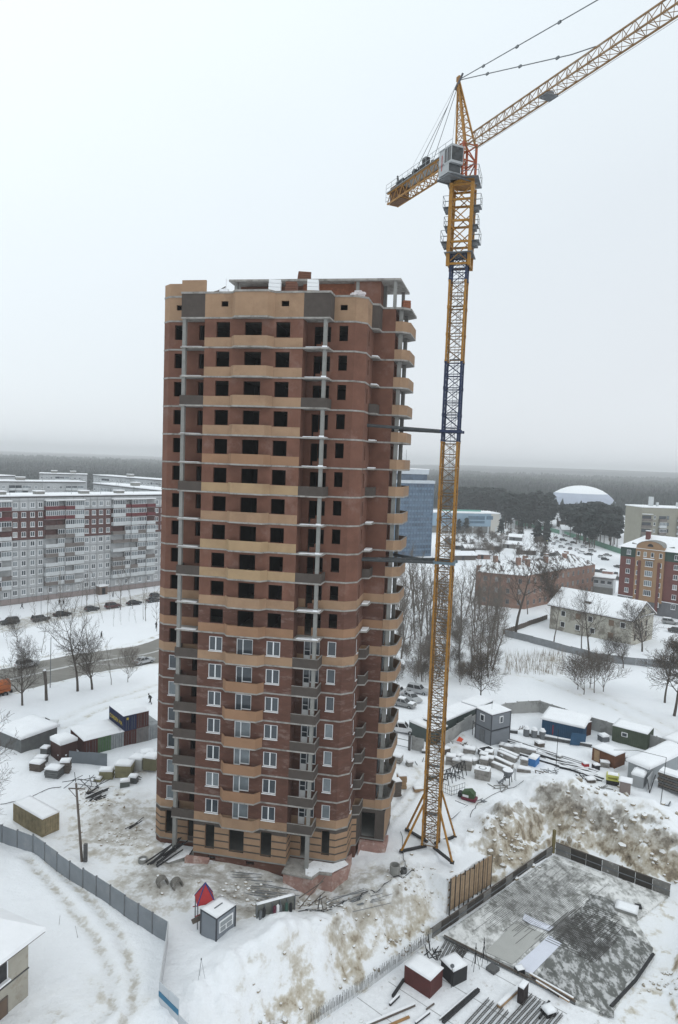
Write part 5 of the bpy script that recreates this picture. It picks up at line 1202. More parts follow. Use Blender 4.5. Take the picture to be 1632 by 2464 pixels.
# ================================================================== cars
def car_parts(kind):
    if kind == 'suv': prof = [(-2.15, .35), (2.15, .35), (2.25, .6), (2.2, .95), (1.15, 1.08), (-2.1, 1.1), (-2.25, .9), (-2.25, .55)]; gh = (-2.1, .95, -1.9, .35, 1.72)
    elif kind == 'hatch': prof = [(-1.85, .32), (1.85, .32), (1.95, .6), (1.85, .85), (.95, .97), (-1.75, 1.0), (-1.9, .85), (-1.9, .55)]; gh = (-1.75, .85, -1.35, .2, 1.45)
    else: prof = [(-2.15, .32), (2.15, .32), (2.22, .58), (2.1, .82), (.95, .93), (-1.35, .96), (-2.1, .92), (-2.22, .75), (-2.22, .5)]; gh = (-1.55, .9, -1.05, .2, 1.42)
    b_ = MB(); n_ = len(prof)
    w_ = lambda z: .86 if .45 < z < .95 else .80
    vs = [(x, -w_(z), z) for x, z in prof]+[(x, w_(z), z) for x, z in prof]
    b_.add(vs, [tuple(range(n_)), tuple(range(2*n_-1, n_-1, -1))]+[(i+n_, (i+1) % n_+n_, (i+1) % n_, i) for i in range(n_)])
    x0, x1, t0, t1, zt = gh; zb = .93 if kind != 'suv' else 1.06
    g = MB().add([(x0, -.76, zb), (x1, -.76, zb), (x1, .76, zb), (x0, .76, zb), (t0, -.6, zt), (t1, -.6, zt), (t1, .6, zt), (t0, .6, zt)], [(0, 1, 5, 4), (1, 2, 6, 5), (2, 3, 7, 6), (3, 0, 4, 7), (4, 5, 6, 7)])
    r_ = MB().add([(t0-.05, -.62, zt), (t1+.05, -.62, zt), (t1+.05, .62, zt), (t0-.05, .62, zt), (t0+.05, -.56, zt+.06), (t1-.08, -.56, zt+.06), (t1-.08, .56, zt+.06), (t0+.05, .56, zt+.06)], [(0, 1, 5, 4), (1, 2, 6, 5), (2, 3, 7, 6), (3, 0, 4, 7), (4, 5, 6, 7), (3, 2, 1, 0)])
    for s in (-1, 1):
        r_.bar((x1, s*.755, zb), (t1, s*.605, zt), .07).bar((x0, s*.755, zb), (t0, s*.605, zt), .09); m_ = (x0+x1)/2; r_.bar((m_, s*.77, zb), ((t0+t1)/2, s*.62, zt), .08)
    wh_ = MB().tube((0, -.1, 0), (0, .1, 0), .33, .33, 12); rim = MB().tube((0, -.11, 0), (0, .11, 0), .19, .19, 8)
    xs = (1.35, -1.35) if kind != 'hatch' else (1.2, -1.15)
    sn = MB().box((t0+t1)/2, 0, zt+.06, (t1-t0)*.95, 1.15, .16).box(1.5 if kind != 'hatch' else 1.35, 0, .93 if kind != 'suv' else 1.03, 1.0, 1.4, .12); sn.box(-1.85, 0, 1.0, .6, 1.4, .1) if kind == 'sedan' else None
    hl = MB().box(0, 0, 0, .08, .35, .15)
    return dict(body=b_, glass=g, roof=r_, wheel=wh_.mesh('wheel', rubber), rim=rim.mesh('rim', galv), snow=sn.mesh('snow_cover', snow), hl=hl.mesh('headlight', mat('lamp_glass', (.6, .6, .55), .3)), tl=hl.mesh('tail_light', mat('tail_red', (.3, .02, .02), .4)), xs=xs, gm=g.mesh('windows', glassmat('car_glass', (.02, .022, .025), .15)), front=prof[2][0], back=prof[-2][0])
CK = {k: car_parts(k) for k in ('sedan', 'suv', 'hatch')}
CCACHE = {}
def car(px, py, kind, colname, col, deg, label, snowy=False, group=None, z=0, name='parked_car', zz=None):
    x, y = G(px, py, z); K = CK[kind]; m_ = mat('paint_'+colname, col, .35, .06, 1, metal=.2, spec=.5); key = (kind, colname)
    if key not in CCACHE: CCACHE[key] = (K['body'].mesh('body', m_), K['roof'].mesh('roof', m_))
    t = thing(name, label, 'car', (x, y, (gz(x, y) if zz is None else zz)-.03), radians(deg), group)
    link('body', CCACHE[key][0], t); link('roof', CCACHE[key][1], t); link('windows', K['gm'], t)
    for wx in K['xs']:
        for wy in (-.76, .76): o = link('wheel', K['wheel'], t, (wx, wy, .33)); link('rim', K['rim'], o)
    for wy in (-.6, .6): link('headlight', K['hl'], t, (K['front']-.02, wy, .68)); link('tail_light', K['tl'], t, (K['back']+.01, wy, .75))
    if snowy: link('snow_cover', K['snow'], t)
    return t
yd = 48
car(23, 1500, 'suv', 'charcoal', (.045, .047, .05), yd+180, 'charcoal estate car in the yard at the far left edge', False)
car(98, 1494, 'suv', 'dark_grey', (.07, .07, .07), yd, 'dark grey offroader with snow on its bonnet, second from the left in the yard', True)
car(150, 1482, 'sedan', 'black', (.02, .02, .023), yd, 'black saloon without snow in the middle of the yard row')
car(221, 1470, 'hatch', 'slate', (.055, .06, .065), yd, 'slate grey hatchback half behind a slim tree in the yard')
car(272, 1464, 'suv', 'maroon', (.09, .045, .045), yd, 'dark maroon car in front of the block entrance')
car(323, 1456, 'sedan', 'black', (.02, .02, .023), yd, 'black saloon parked right of the maroon car')
car(370, 1448, 'sedan', 'charcoal', (.045, .047, .05), yd, 'charcoal saloon closest to the tower edge')
car(375, 1437, 'hatch', 'slate', (.055, .06, .065), yd, 'slate hatchback behind the charcoal saloon by the tower edge')
rd_ = 52
car(66, 1606, 'suv', 'silver', (.42, .43, .44), rd_, 'silver estate driving on the far lane near the orange truck', zz=.1, name='moving_car')
car(347, 1597, 'sedan', 'silver', (.42, .43, .44), rd_, 'silver saloon driving on the near lane beside the tower', zz=.1, name='moving_car')
car(104, 1752, 'sedan', 'white', (.70, .71, .72), 15, 'clean white saloon on the snow beside the flat snowy shed')
car(1006, 1668, 'suv', 'silver', (.42, .43, .44), -25, 'silver estate beside the crane mast, farthest of the small car group', group=None)
car(991, 1686, 'sedan', 'silver', (.42, .43, .44), -60, 'silver saloon with open looking bonnet in the middle of the small car group')
car(972, 1700, 'sedan', 'dusty', (.27, .27, .27), -30, 'dusty grey saloon nearest the tower in the small car group', True)
car(968, 1765, 'suv', 'white', (.70, .71, .72), -12, 'white offroader with snowy roof behind the site gate', True)
car(958, 1672, 'suv', 'white', (.70, .71, .72), 60, 'white van like car half hidden by the tower balconies', True)
car(1612, 1502, 'suv', 'dusty', (.27, .27, .27), -25, 'grey car with snowy roof by the rail before the brick house', True)
car(1628, 1522, 'sedan', 'dark_grey', (.07, .07, .07), -25, 'dark saloon in front of the grey one at the right edge')
car(1634, 1558, 'sedan', 'slate', (.055, .06, .065), 10, 'slate car under snow cut by the right frame edge', True)
random.seed(31)
lot = [(1343, 1306), (1356, 1302), (1368, 1312), (1380, 1308), (1352, 1318), (1372, 1322), (1390, 1326), (1405, 1318), (1400, 1332), (1416, 1336), (1425, 1328), (1338, 1296), (1448, 1342), (1462, 1338), (1384, 1298), (1332, 1310), (1456, 1348), (1362, 1292), (1412, 1310)]
for i, (px, py) in enumerate(lot):
    kd_ = random.choice(('sedan', 'suv', 'hatch')); nm_, cl_ = random.choice((('silver', (.42, .43, .44)), ('black', (.02, .02, .023)), ('dusty', (.27, .27, .27)), ('white', (.7, .71, .72))))
    car(px, py, kd_, nm_, cl_, random.choice((-30, -20, 150, 60)), 'snow covered %s %s in the rows of the distant parking lot' % (nm_, {'sedan': 'saloon', 'suv': 'offroader', 'hatch': 'hatchback'}[kd_]), True, 'cars in the distant parking lot')
for i, (px, py, c_) in enumerate(((1438, 1378, 'dark car on the street left of the roof corner'), (1452, 1376, 'dark car on the street nearest the pink house'), (1482, 1384, 'dark car passing left of the brick apartment house'), (1487, 1366, 'white topped car on the street by the green top floor'), (1484, 1396, 'second dark car below the street bend beside the brick apartment house'))): car(px, py, 'sedan', 'dark_grey', (.07, .07, .07), -15+40*i, c_, i == 3)
# orange truck cut by the frame
x, y = G(4, 1676); t = thing('tank_truck', 'orange truck with black wheels entering at the left frame edge', 'truck', (x, y, .1), radians(50))
om = mat('truck_orange', (.40, .115, .035), .6, .2, 1.2)
part('tank', MB().tube((-5.5, 0, 1.9), (1.2, 0, 1.9), 1.05, 1.05, 14).box(-2.2, 0, .9, 6.8, 2.0, .4), om, t); part('cab', MB().box(-6.8, 0, .8, 1.9, 2.3, 1.7).box(-6.7, 0, 2.5, 1.5, 2.1, .2), om, t); part('bumper', MB().box(1.3, 0, .6, .3, 2.3, .5), black, t)
for wx in (-6.4, -1.2, .2):
    for wy in (-1, 1): o = part('wheel', MB().tube((wx, wy-.15, .5), (wx, wy+.15, .5), .5, .5, 12), rubber, t); link('rim', MB().tube((wx, wy-.17, .5), (wx, wy+.17, .5), .25, .25, 8).mesh('rim', steel), o)
# ================================================================== people
def person(px, py, label, stride=.35, lean=.1, col=(.02, .02, .025), rz=0.0, h=1.75, bag=False):
    x, y = G(px, py); me = bpy.data.meshes.new('body')
    V_ = [(0, 0, .95), (0, 0, 1.2), (lean*.6, 0, 1.42), (lean, 0, 1.52), (lean*1.3, 0, 1.65), (lean*1.35, 0, 1.76),
          (stride*.4, -.12, .52), (stride*.75, -.13, .08), (stride*.75+.18, -.13, .04), (-stride*.25, .12, .52), (-stride*.9, .13, .10), (-stride*.9+.17, .13, .04),
          (lean*.6, -.22, 1.40), (-.12, -.27, 1.12), (.06, -.26, .90), (.12, -.25, .82), (lean*.6, .22, 1.40), (.14, .27, 1.12), (.30, .25, .98), (.36, .24, .92)]
    E_ = [(0, 1), (1, 2), (2, 3), (3, 4), (4, 5), (0, 6), (6, 7), (7, 8), (0, 9), (9, 10), (10, 11), (2, 12), (12, 13), (13, 14), (14, 15), (2, 16), (16, 17), (17, 18), (18, 19)]
    me.from_pydata(V_, E_, []); me.materials.append(mat('cloth_%d' % int(col[0]*1000), col, .9, .2, 6))
    o = link('person', me, None, (x, y, gz(x, y)), rz, h/1.82); tag(o, label, 'person')
    s = o.modifiers.new('skin', 'SKIN'); rad = [.17, .16, .17, .07, .10, .09, .10, .07, .05, .10, .07, .05, .08, .06, .05, .045, .08, .06, .05, .045]
    for i, r_ in enumerate(rad): me.skin_vertices[0].data[i].radius = (r_, r_)
    me.skin_vertices[0].data[0].use_root = True; o.modifiers.new('sub', 'SUBSURF').levels = 1; o.modifiers[-1].render_levels = 1
    k_ = link('hat', MB().tube((lean*1.3, 0, 1.70), (lean*1.36, 0, 1.86), .125, .09, 8).mesh('hat', mat('hat_black', (.015, .015, .018), .9)), o)
    link('face', MB().box(lean*1.3+.08, 0, 1.60, .06, .12, .14).mesh('face', mat('skin', (.40, .25, .18), .6)), o)
    return o
person(53, 1465, 'person in dark clothes striding across the snow below the panel block', .5, .05, rz=.3)
person(143, 1456, 'person in dark coat, left of the two standing before the block', .15, rz=1.5)
person(153, 1457, 'person in dark coat, right of the two standing before the block', .15, col=(.035, .03, .03), rz=-1.5)
person(244, 1537, 'person in black walking on the path across the road', .2, col=(.015, .015, .015), rz=1.0)
person(376, 1512, 'person in dark jacket at the roadside by the tower edge', .2, rz=2.0)
person(362, 1694, 'person in black bending forward while climbing the snowy slope', .55, .35, (.018, .018, .018), rz=2.6)
person(272, 1437, 'person in black standing near the maroon car', .15, col=(.02, .02, .025), rz=.7)
# ================================================================== the building site
random.seed(77)
def snowdome(w, d, h, z0=0.0, k=5.0, cx=0.0, cy=0.0):
    n1, n2 = max(5, min(12, int(w/.5))), max(5, min(12, int(d/.5))); m_ = MB(); g_ = {}; sx_, sy_ = random.uniform(0, 50), random.uniform(0, 50); ax = min(w, d)
    for i in range(-1, n1+2):
        for j in range(-1, n2+2):
            u_, v_ = min(max(i/n1, 0), 1), min(max(j/n2, 0), 1); e_ = min(u_*w, (1-u_)*w, v_*d, (1-v_)*d)/ax
            zz = z0 if (i in (-1, n1+1) or j in (-1, n2+1)) else z0+h*(.55+.45*(1-(1-min(1, e_*k))**2))*(1+.5*float(fbm(np.array([u_*w*.7+sx_]), np.array([v_*d*.7+sy_]), 2)[0]))
            o1 = .04*(1 if i > n1 else -1 if i < 0 else 0); o2 = .04*(1 if j > n2 else -1 if j < 0 else 0)
            g_[i, j] = len(m_.v); m_.v.append((cx-w/2+u_*w-o1, cy-d/2+v_*d-o2, zz))
    for i in range(-1, n1+1):
        for j in range(-1, n2+1): m_.f.append((g_[i, j], g_[i+1, j], g_[i+1, j+1], g_[i, j+1])); m_.m.append(0)
    return m_
def smooth(o): o.data.polygons.foreach_set('use_smooth', [True]*len(o.data.polygons)); return o
def cub(name, label, cat, pL, pA, pR, h, m_, z=0.0, snowh=.18, ribs=True, group=None, roofm=None, flat=True, sunk=.25, over=.06, trim=None):
    """a cuboid thing: pL, pA, pR = left, front and right foot corners seen in the photograph"""
    L_, A_, R_ = G(*pL, z), G(*pA, z), G(*pR, z)
    w, rz = local_frame(L_, A_); d = hypot(R_[0]-A_[0], R_[1]-A_[1])
    s_ = 1 if (cos(rz)*(R_[1]-A_[1])-sin(rz)*(R_[0]-A_[0])) > 0 else -1
    zb = (min(gz(*A_), z+.3) if z > -1 else z)-.05
    t = thing(name, label, cat, (L_[0], L_[1], zb), rz, group)
    b_ = MB().box(w/2, d/2, -sunk, w, d, h+sunk)
    if ribs:
        n_ = int(w/.3)
        for i in range(n_): b_.box((i+.5)*w/n_, -.03, 0.1, .14, .06, h-.2)
        n_ = int(d/.3)
        for i in range(n_): b_.box(w+.03, (i+.5)*d/n_, 0.1, .06, .14, h-.2)
    part('wall', b_, m_, t)
    if trim:
        f = MB()
        for x in (0, w):
            for y in (0, d): f.box(x, y, 0, .12, .12, h+.02)
        f.box(w/2, -.02, h-.1, w, .1, .12).box(w+.02, d/2, h-.1, .1, d, .12); part('corner_post', f, trim, t)
    if snowh: 
        smooth(part('snow_layer', snowdome(w+2*over, d+2*over, snowh*1.15, h+.01, 4.0, w/2, d/2), roofm or snow, t))
    return t, w, d, h
def locbox(t, name, x, y, z, sx, sy, sz, m_, rz=0): return part(name, MB().box(x, y, z, sx, sy, sz, rz), m_, t)
# ---- stacked containers by the street
rzc = radians(41); NC = 6; cw = 1.98; O_ = (-31.2-3*cw*cos(rzc), 98.7-3*cw*sin(rzc))
def cont(i, lev, m_, label, text=None, L_=5.7):
    x, y = O_[0]+cos(rzc)*cw*i, O_[1]+sin(rzc)*cw*i; H_ = 2.36
    t = thing('shipping_container', label, 'container', (x, y, -.1+lev*H_), rzc, 'shipping containers by the street')
    b_ = MB().box(cw/2, L_/2, .05, cw-.06, L_, H_-.08)
    n_ = 18
    for k in range(n_): b_.box(-.0, .2+(L_-.4)*(k+.5)/n_, .2, .08, .16, H_-.4)
    part('wall', b_, m_, t)
    f = MB()
    for xx in (.06, cw-.06):
        f.box(xx, 0, 0, .12, .12, H_)
    f.box(cw/2, 0, 0, cw, .12, .14).box(cw/2, 0, H_-.14, cw, .12, .14); part('frame', f, m_, t)
    for s in (0, 1): 
        d_ = part('door', MB().box(cw*(.27+.46*s), -.05, .14, cw*.44, .06, H_-.3), m_, t); 
        lk = MB()
        for q in (.12, .30): lk.tube((cw*(.05+.46*s)+cw*q, -.11, .2), (cw*(.05+.46*s)+cw*q, -.11, H_-.2), .03, .03, 5)
        link('lock_rod', lk.mesh('lock_rod', steel), d_)
    return t
cm = lambda n_, c: mat('container_'+n_, c, .7, .18, 1.2, col2=tuple(v*.5+.05 for v in c), th=(.58, .72), scale2=.9)
c_red, c_green, c_wht, c_grey, c_blue = cm('oxide', (.085, .028, .024)), cm('green', (.085, .16, .075)), cm('pale', (.30, .32, .33)), cm('rust_grey', (.19, .175, .17)), cm('blue', (.016, .025, .075))
cont(0, 0, c_red, 'dark red container at the left end under the wide snow roof')
cont(1, 0, c_green, 'green container between the dark red and pale grey ones')
cont(2, 0, c_wht, 'pale grey container left of the two storey stack')
cont(3, 0, c_red, 'dark red container carrying the blue one on top')
cont(4, 0, c_grey, 'rusty grey container under the upper dark red one')
cont(5, 0, c_wht, 'pale stained container partly hidden by the tower')
tb = cont(3, 1, c_blue, 'navy blue container with yellow lettering on top of the stack')
cont(4, 1, c_red, 'upper dark red container beside the blue one')
yl = mat('yellow_letter', (.50, .38, .04), .6)
cu = bpy.data.curves.new('lettering', 'FONT'); cu.body = 'CORDEX MA'; cu.size = .82; cu.extrude = .01; cu.align_x = 'CENTER'
o_ = bpy.data.objects.new('lettering_source', cu); C.objects.link(o_); bpy.context.view_layer.update()
lm = bpy.data.meshes.new_from_object(o_.evaluated_get(bpy.context.evaluated_depsgraph_get())); bpy.data.objects.remove(o_); lm.materials.clear(); lm.materials.append(yl)
o = link('lettering', lm, tb, (-.07, 2.85, .8)); o.rotation_euler = (pi/2, 0, -pi/2)
part('emblem', MB().tube((.55, -.13, 1.9), (.55, -.09, 1.9), .2, .2, 8), yl, tb)
def rel(x, y): return (O_[0]+x*cos(rzc)-y*sin(rzc), O_[1]+x*sin(rzc)+y*cos(rzc))
def snowcap(name, label, pts, z, h, rz=0):
    pass
for (i0, n_, z) in ((0, 3, 2.27), (3, 2, 4.63)):
    x, y = rel(cw*i0, 0); sm = MB(); w, d = cw*n_, 5.8
    nx_, ny_ = 8, 6; gi = {}
    for i in range(nx_+1):
        for j in range(ny_+1):
            u_, v_ = i/nx_, j/ny_; e_ = min(u_, 1-u_, v_, 1-v_); gi[i, j] = len(sm.v); sm.v.append((-.1+(w+.2)*u_, -.15+(d+.2)*v_, .1+.42*(1-(1-min(1, e_*5))**2)))
    for i in range(nx_):
        for j in range(ny_): sm.f.append((gi[i, j], gi[i+1, j], gi[i+1, j+1], gi[i, j+1])); sm.m.append(0)
    sm.box(w/2, d/2, 0, w+.18, d+.18, .12)
    o = link('snow_slab', sm.mesh('snow_slab', snow), None, (x, y, z), rzc); tag(o, 'smooth thick snow slab lying over the three left containers' if i0 == 0 else 'smooth snow slab on the blue and upper red containers', 'snow')
# ---- flat shed, brown box, pallets, metal screen
greyb = mat('block_grey', (.12, .125, .125), .9, .2, 1.2)
cub('flat_shed', 'low grey shed under a wide smooth snow roof left of the containers', 'shed', (-8, 1800), (51, 1826), (150, 1800), 2.6, greyb, snowh=.55, ribs=False, over=.25)
cub('brown_kiosk', 'small dark brown box with a thick rounded snow cap', 'kiosk', (122, 1822), (146, 1836), (166, 1818), 2.5, mat('kiosk_brown', (.06, .03, .027), .8, .1, 2), snowh=.75, ribs=False, over=.1)
# leaning metal screen in front of red container
fence_run('metal_screen', 'flat grey sheet screen standing before the red container', [G(166, 1834), G(258, 1842)], 1.9, 2.4, mat('sheet_grey', (.17, .19, .21), .6, .08, 1), .06, gap=.02)
def pallet_pile(px, py, w, d, h, label, m_, n=4, rz=0.0, cap=.22, name='pallet_pile', group=None, z=0, wrap=None):
    x, y = G(px, py, z); t = thing(name, label, 'pallet', (x, y, (gz(x, y) if z > -1 else z)-.08), rz, group)
    for i in range(n):
        hh = h/n; part('layer', MB().box(random.uniform(-.05, .05), random.uniform(-.05, .05), i*hh+.1, w*random.uniform(.93, 1.02), d*random.uniform(.93, 1.02), hh-.05, random.uniform(-.04, .04)), m_, t)
    part('pallet_base', MB().box(0, -d*.4, 0, w, .1, .1).box(0, 0, 0, w, .1, .1).box(0, d*.4, 0, w, .1, .1), wood_dk, t)
    if cap:
        smooth(part('snow_cap', snowdome(w*1.05, d*1.05, cap*1.4, h+.06, 2.6), snow, t))
    return t
olive = mat('yellow_block', (.235, .215, .125), .9, .15, 2)
for a in ((110, 1822, 1.1, 1.1, 1.2, 'snow capped small stack left of the brown box', greyb, 3), (152, 1828, 1.2, 1.2, .9, 'snow capped stack touching the right side of the brown box', greyb, 3), (158, 1856, 1.3, 1.3, 1.5, 'rounded snow capped stack of weathered boards nearest the metal screen', wood_dk, 6), (131, 1866, 1.9, 1.6, 1.2, 'widest snow capped stack in the cluster, with a dark open side', greyb, 4), (90, 1853, 1.7, 1.3, 1.1, 'snow capped stack of boards at the left of the cluster', wood_dk, 6), (99, 1838, 1.5, 1.2, .8, 'low heaped snow capped stack behind the board stacks', greyb, 3),
          (257, 1868, 1.8, 1.4, 1.1, 'broken yellowish brick pallet with snow on top left of the big crate', olive, 4), (300, 1864, 2.2, 1.8, 1.7, 'large yellowish block pallet with snow on top', olive, 2), (332, 1850, 1.9, 1.7, 1.6, 'white wrapped pallet with snow cap beside the yellowish ones', mat('wrap_pale', (.45, .46, .45), .6, .06, 2), 1), (366, 1853, 1.9, 2.0, 1.7, 'dark olive pallet with a rounded snow cap at the tower edge', mat('olive_dark', (.15, .14, .085), .9), 1), (355, 1830, 2.0, 1.6, 1.2, 'olive crate with a snow drift behind the wrapped pallet', olive, 1),
          (321, 1881, 1.1, 1.0, .9, 'small dark block pile in front of the large yellowish pallet', greyb, 2), (301, 1893, 1.2, 1.0, .8, 'small greenish snow dusted box lowest in the group', mat('greenish', (.12, .14, .13), .9), 1), (236, 1876, 1.0, .8, .4, 'low flat yellowish remnant beside the broken pallet', olive, 1)):
    pallet_pile(*a, rz=random.uniform(-.2, .5))
# debris sticks
def sticks(px, py, n, L_, label, m_, spread=2.0, hi=.5, r=.06, ang=None, name='debris_pile', z=0):
    x, y = G(px, py, z); t = thing(name, label, 'debris', (x, y, gz(x, y)))
    for i in range(n):
        a = random.uniform(0, 3.14) if ang is None else ang+random.uniform(-.15, .15); cx_, cy_ = random.uniform(-spread, spread)*.5, random.uniform(-spread, spread)*.5; l_ = L_*random.uniform(.5, 1.1)/2
        part('stick', MB().tube((cx_-cos(a)*l_, cy_-sin(a)*l_, random.uniform(0, hi*.4)), (cx_+cos(a)*l_, cy_+sin(a)*l_, random.uniform(.05, hi)), r, r*.8, 5), m_, t)
    return t
sticks(205, 1900, 14, 3.2, 'tangle of dark branches and bars behind the leaning pole', black, 4.5, .9, .05)
sticks(225, 1918, 12, 2.2, 'snow covered pile of dark slabs right of the leaning pole', mat('slab_dark', (.05, .05, .05), .9), 2.2, .6, .11, .8)
sticks(408, 2066, 13, 4.2, 'bundle of black pipes leaning at the left foot of the tower', black, 1.4, 1.3, .09, 1.0, name='pipe_bundle')
sticks(330, 1873, 6, 2.5, 'few dark planks beside the wrapped pallet', wood_dk, 1.5, .4, .06, -.5)
sticks(325, 1985, 3, 2.5, 'pair of dark bars stuck in the snow near the tower foot', black, 1, .4, .06, 1.0)
sticks(750, 2150, 4, 4.5, 'two long dark poles leaning in front of the tower', wood_dk, .8, 3.0, .06, .9)
sticks(620, 2135, 16, 5.0, 'long low heap of rusty bars along the churned ground in front of the tower', steel, 5, .5, .045, -.15)
sticks(860, 2165, 16, 6.5, 'bundle of steel bars lying on the ground between tower and pit', steel, 2.5, .25, .035, .45)
for a in ((390, 2145, 'broken concrete ring lying on its side among rubble',), (425, 2150, 'second broken concrete ring right of the first')):
    x, y = G(a[0], a[1]); t = thing('concrete_ring', a[2], 'ring', (x, y, gz(x, y)-.2), .6, None, .8); rg = MB(); 
    for i in range(12):
        a0, a1 = 2*pi*i/12, 2*pi*(i+1)/12
        rg.add([(.7*cos(a0), -.5, .55+.7*sin(a0)), (.7*cos(a1), -.5, .55+.7*sin(a1)), (.7*cos(a1), .5, .55+.7*sin(a1)), (.7*cos(a0), .5, .55+.7*sin(a0)), (.56*cos(a0), -.5, .55+.56*sin(a0)), (.56*cos(a1), -.5, .55+.56*sin(a1)), (.56*cos(a1), .5, .55+.56*sin(a1)), (.56*cos(a0), .5, .55+.56*sin(a0))], [(0, 1, 2, 3), (7, 6, 5, 4), (0, 4, 5, 1), (3, 2, 6, 7)])
    part('shell', rg, mat('dirty_ring', (.16, .15, .135), .9, .3, 2, col2=(.6, .6, .6), th=(.6, .7), scale2=2), t)
def drum_ring(px, py, r, h, label, m_, z=0):
    x, y = G(px, py, z); t = thing('concrete_ring', label, 'ring', (x, y, gz(x, y)-.05)); rg = MB()
    for i in range(16):
        a0, a1 = 2*pi*i/16, 2*pi*(i+1)/16; p = lambda q, a, zz: (q*cos(a), q*sin(a), zz)
        rg.add([p(r, a0, 0), p(r, a1, 0), p(r, a1, h), p(r, a0, h), p(r*.8, a0, 0), p(r*.8, a1, 0), p(r*.8, a1, h), p(r*.8, a0, h)], [(0, 1, 2, 3), (7, 6, 5, 4), (3, 2, 6, 7)])
    part('shell', rg, m_, t); part('snow_fill', MB().tube((0, 0, 0), (0, 0, h*.45), r*.78, r*.78, 12), snow_rough, t)
drum_ring(950, 2098, .55, 1.1, 'upright concrete well ring beside the crane foot', conc); drum_ring(972, 2093, .35, .6, 'small dark well ring right of the upright one', conc_dk); drum_ring(344, 2078, .5, .4, 'half buried well ring in the dirty snow left of the tower', conc)
# utility pole, guy
def pole(name, label, cat, px, py, h, lean=(0, 0), r=.13, arm=0, m_=wood_dk, z=0):
    x, y = G(px, py, z); t = thing(name, label, cat, (x, y, gz(x, y) if z > -1 else z)); part('pole', MB().tube((0, 0, -.3), (lean[0], lean[1], h), r, r*.75, 7), m_, t)
    if arm: part('cross_arm', MB().bar((lean[0]*.9-arm, lean[1], h*.93), (lean[0]*.9+arm, lean[1], h*.93), .1).bar((lean[0]*.9-arm, lean[1], h*.93), (lean[0]*.8, lean[1], h*.80), .05), m_, t)
    return t
t = pole('utility_pole', 'dark leaning wooden pole by the grey fence', 'pole', 198, 2072, 8.6, (-.85, .3), .15, .9)
part('support_stub', MB().box(.35, 0, -.2, .35, .35, 2.2), conc_dk, t)
pole('street_lamp', 'tall thin lamp post beside the road, right of the cut trunk', 'street lamp', 121, 1657, 9.5, (.1, 0), .08, 0, steel)
for i, (px, py) in enumerate(((228, 1471), (99, 1505))): pole('street_lamp', ('slim lamp post among saplings before the block entrance', 'slim lamp post in the yard by the parked offroader')[i], 'street lamp', px, py, 8, (0, 0), .06, 0, steel)
pole('street_lamp', 'tall lamp post on the square left of the brick apartment house', 'street lamp', 1423, 1352, 10, (0, 0), .12, 1.0, steel)
# old yellow container and site fence on the left
t, w, d, h = cub('old_container', 'old yellowish wooden container with snowy flat roof behind the grey fence', 'container', (32, 1972), (102, 2014), (145, 1996), 2.15, mat('yellow_wood', (.27, .225, .14), .9, .3, 1.5), snowh=.12)
fence_run('sheet_fence', 'long grey sheet metal fence running down to the corner at the lower left', [G(-30, 2010), G(80, 2052), G(200, 2138), G(300, 2204), G(402, 2266)], 2.15, 2.3, mat('sheet_fence', (.205, .225, .245), .6, .1, .8, col2=(.26, .27, .28), th=(.55, .7), scale2=.4), .07, steel, gap=.02)
fence_run('sheet_fence', 'short pale fence run seen edge on below the fence corner', [G(404, 2265), G(396, 2330), G(383, 2418)], 2.1, 2.0, mat('sheet_pale', (.50, .51, .52), .6, .05, 1), .07, None)
# white and blue striped fence
bp_ = [G(383, 2420), G(430, 2468), G(500, 2540)]
t = fence_run('striped_fence', 'white panel fence with a blue stripe at the bottom edge', bp_, 1.9, 1.5, mat('fence_white', (.52, .55, .58), .6, .05, 1), .06, None, gap=.03)
L_, rzf = local_frame(bp_[0], bp_[1]); part('blue_stripe', MB().box(L_/2, -.05, .55, L_, .03, .45), mat('stripe_blue', (.035, .16, .27), .6), t, (0, 0, gz(*bp_[0])), rzf)
L2_, rzf2 = local_frame(bp_[1], bp_[2]); part('blue_stripe', MB().box(L2_/2, -.05, .55, L2_, .03, .45), MATS['stripe_blue'], t, (bp_[1][0]-bp_[0][0], bp_[1][1]-bp_[0][1], gz(*bp_[1])), rzf2)
# derelict house, bottom left
A_, B_ = G(-70, 2464), G(68, 2392)
w, rzh = local_frame(G(-60, 2500), G(68, 2392)); x, y = G(-60, 2500)
dh = thing('plaster_house', 'old two storey plastered house with thick snow on its roof, bottom left corner', 'house', (x, y, -.3), rzh)
pw = mat('plaster_beige', (.37, .35, .30), .95, .15, .6, col2=(.24, .20, .15), th=(.52, .68), scale2=.5)
part('wall', MB().box(w/2-4, 5, -1, w+8, 10, 6.6), pw, dh); part('string_course', MB().box(w/2-4, -.04, 2.55, w+8.05, .1, .08), conc_dk, dh)
rf = MB(); hx = w+.9
rf.add([(-8.9, -.9, 5.35), (hx, -.9, 5.35), (hx, 10.9, 5.35), (-8.9, 10.9, 5.35), (-5, 5, 8.6), (hx-5.5, 5, 8.6)], [(0, 1, 5, 4), (1, 2, 5), (2, 3, 4, 5), (3, 0, 4), (3, 2, 1, 0)]); part('roof_edge', rf, wood_dk, dh)
rf = MB(); rf.add([(-9, -.95, 5.5), (hx+.1, -1.0, 5.5), (hx+.1, 11, 5.5), (-9, 11, 5.5), (-5, 5, 9.0), (hx-5.5, 5, 9.0), (-9, -.95, 5.75), (hx, -.9, 5.75), (hx, 10.9, 5.75), (-9, 10.9, 5.75), (-5, 5, 9.15), (hx-5.5, 5, 9.15)], [(6, 7, 11, 10), (7, 8, 11), (8, 9, 10, 11), (0, 1, 7, 6), (1, 2, 8, 7)]); part('roof', rf, snow, dh)
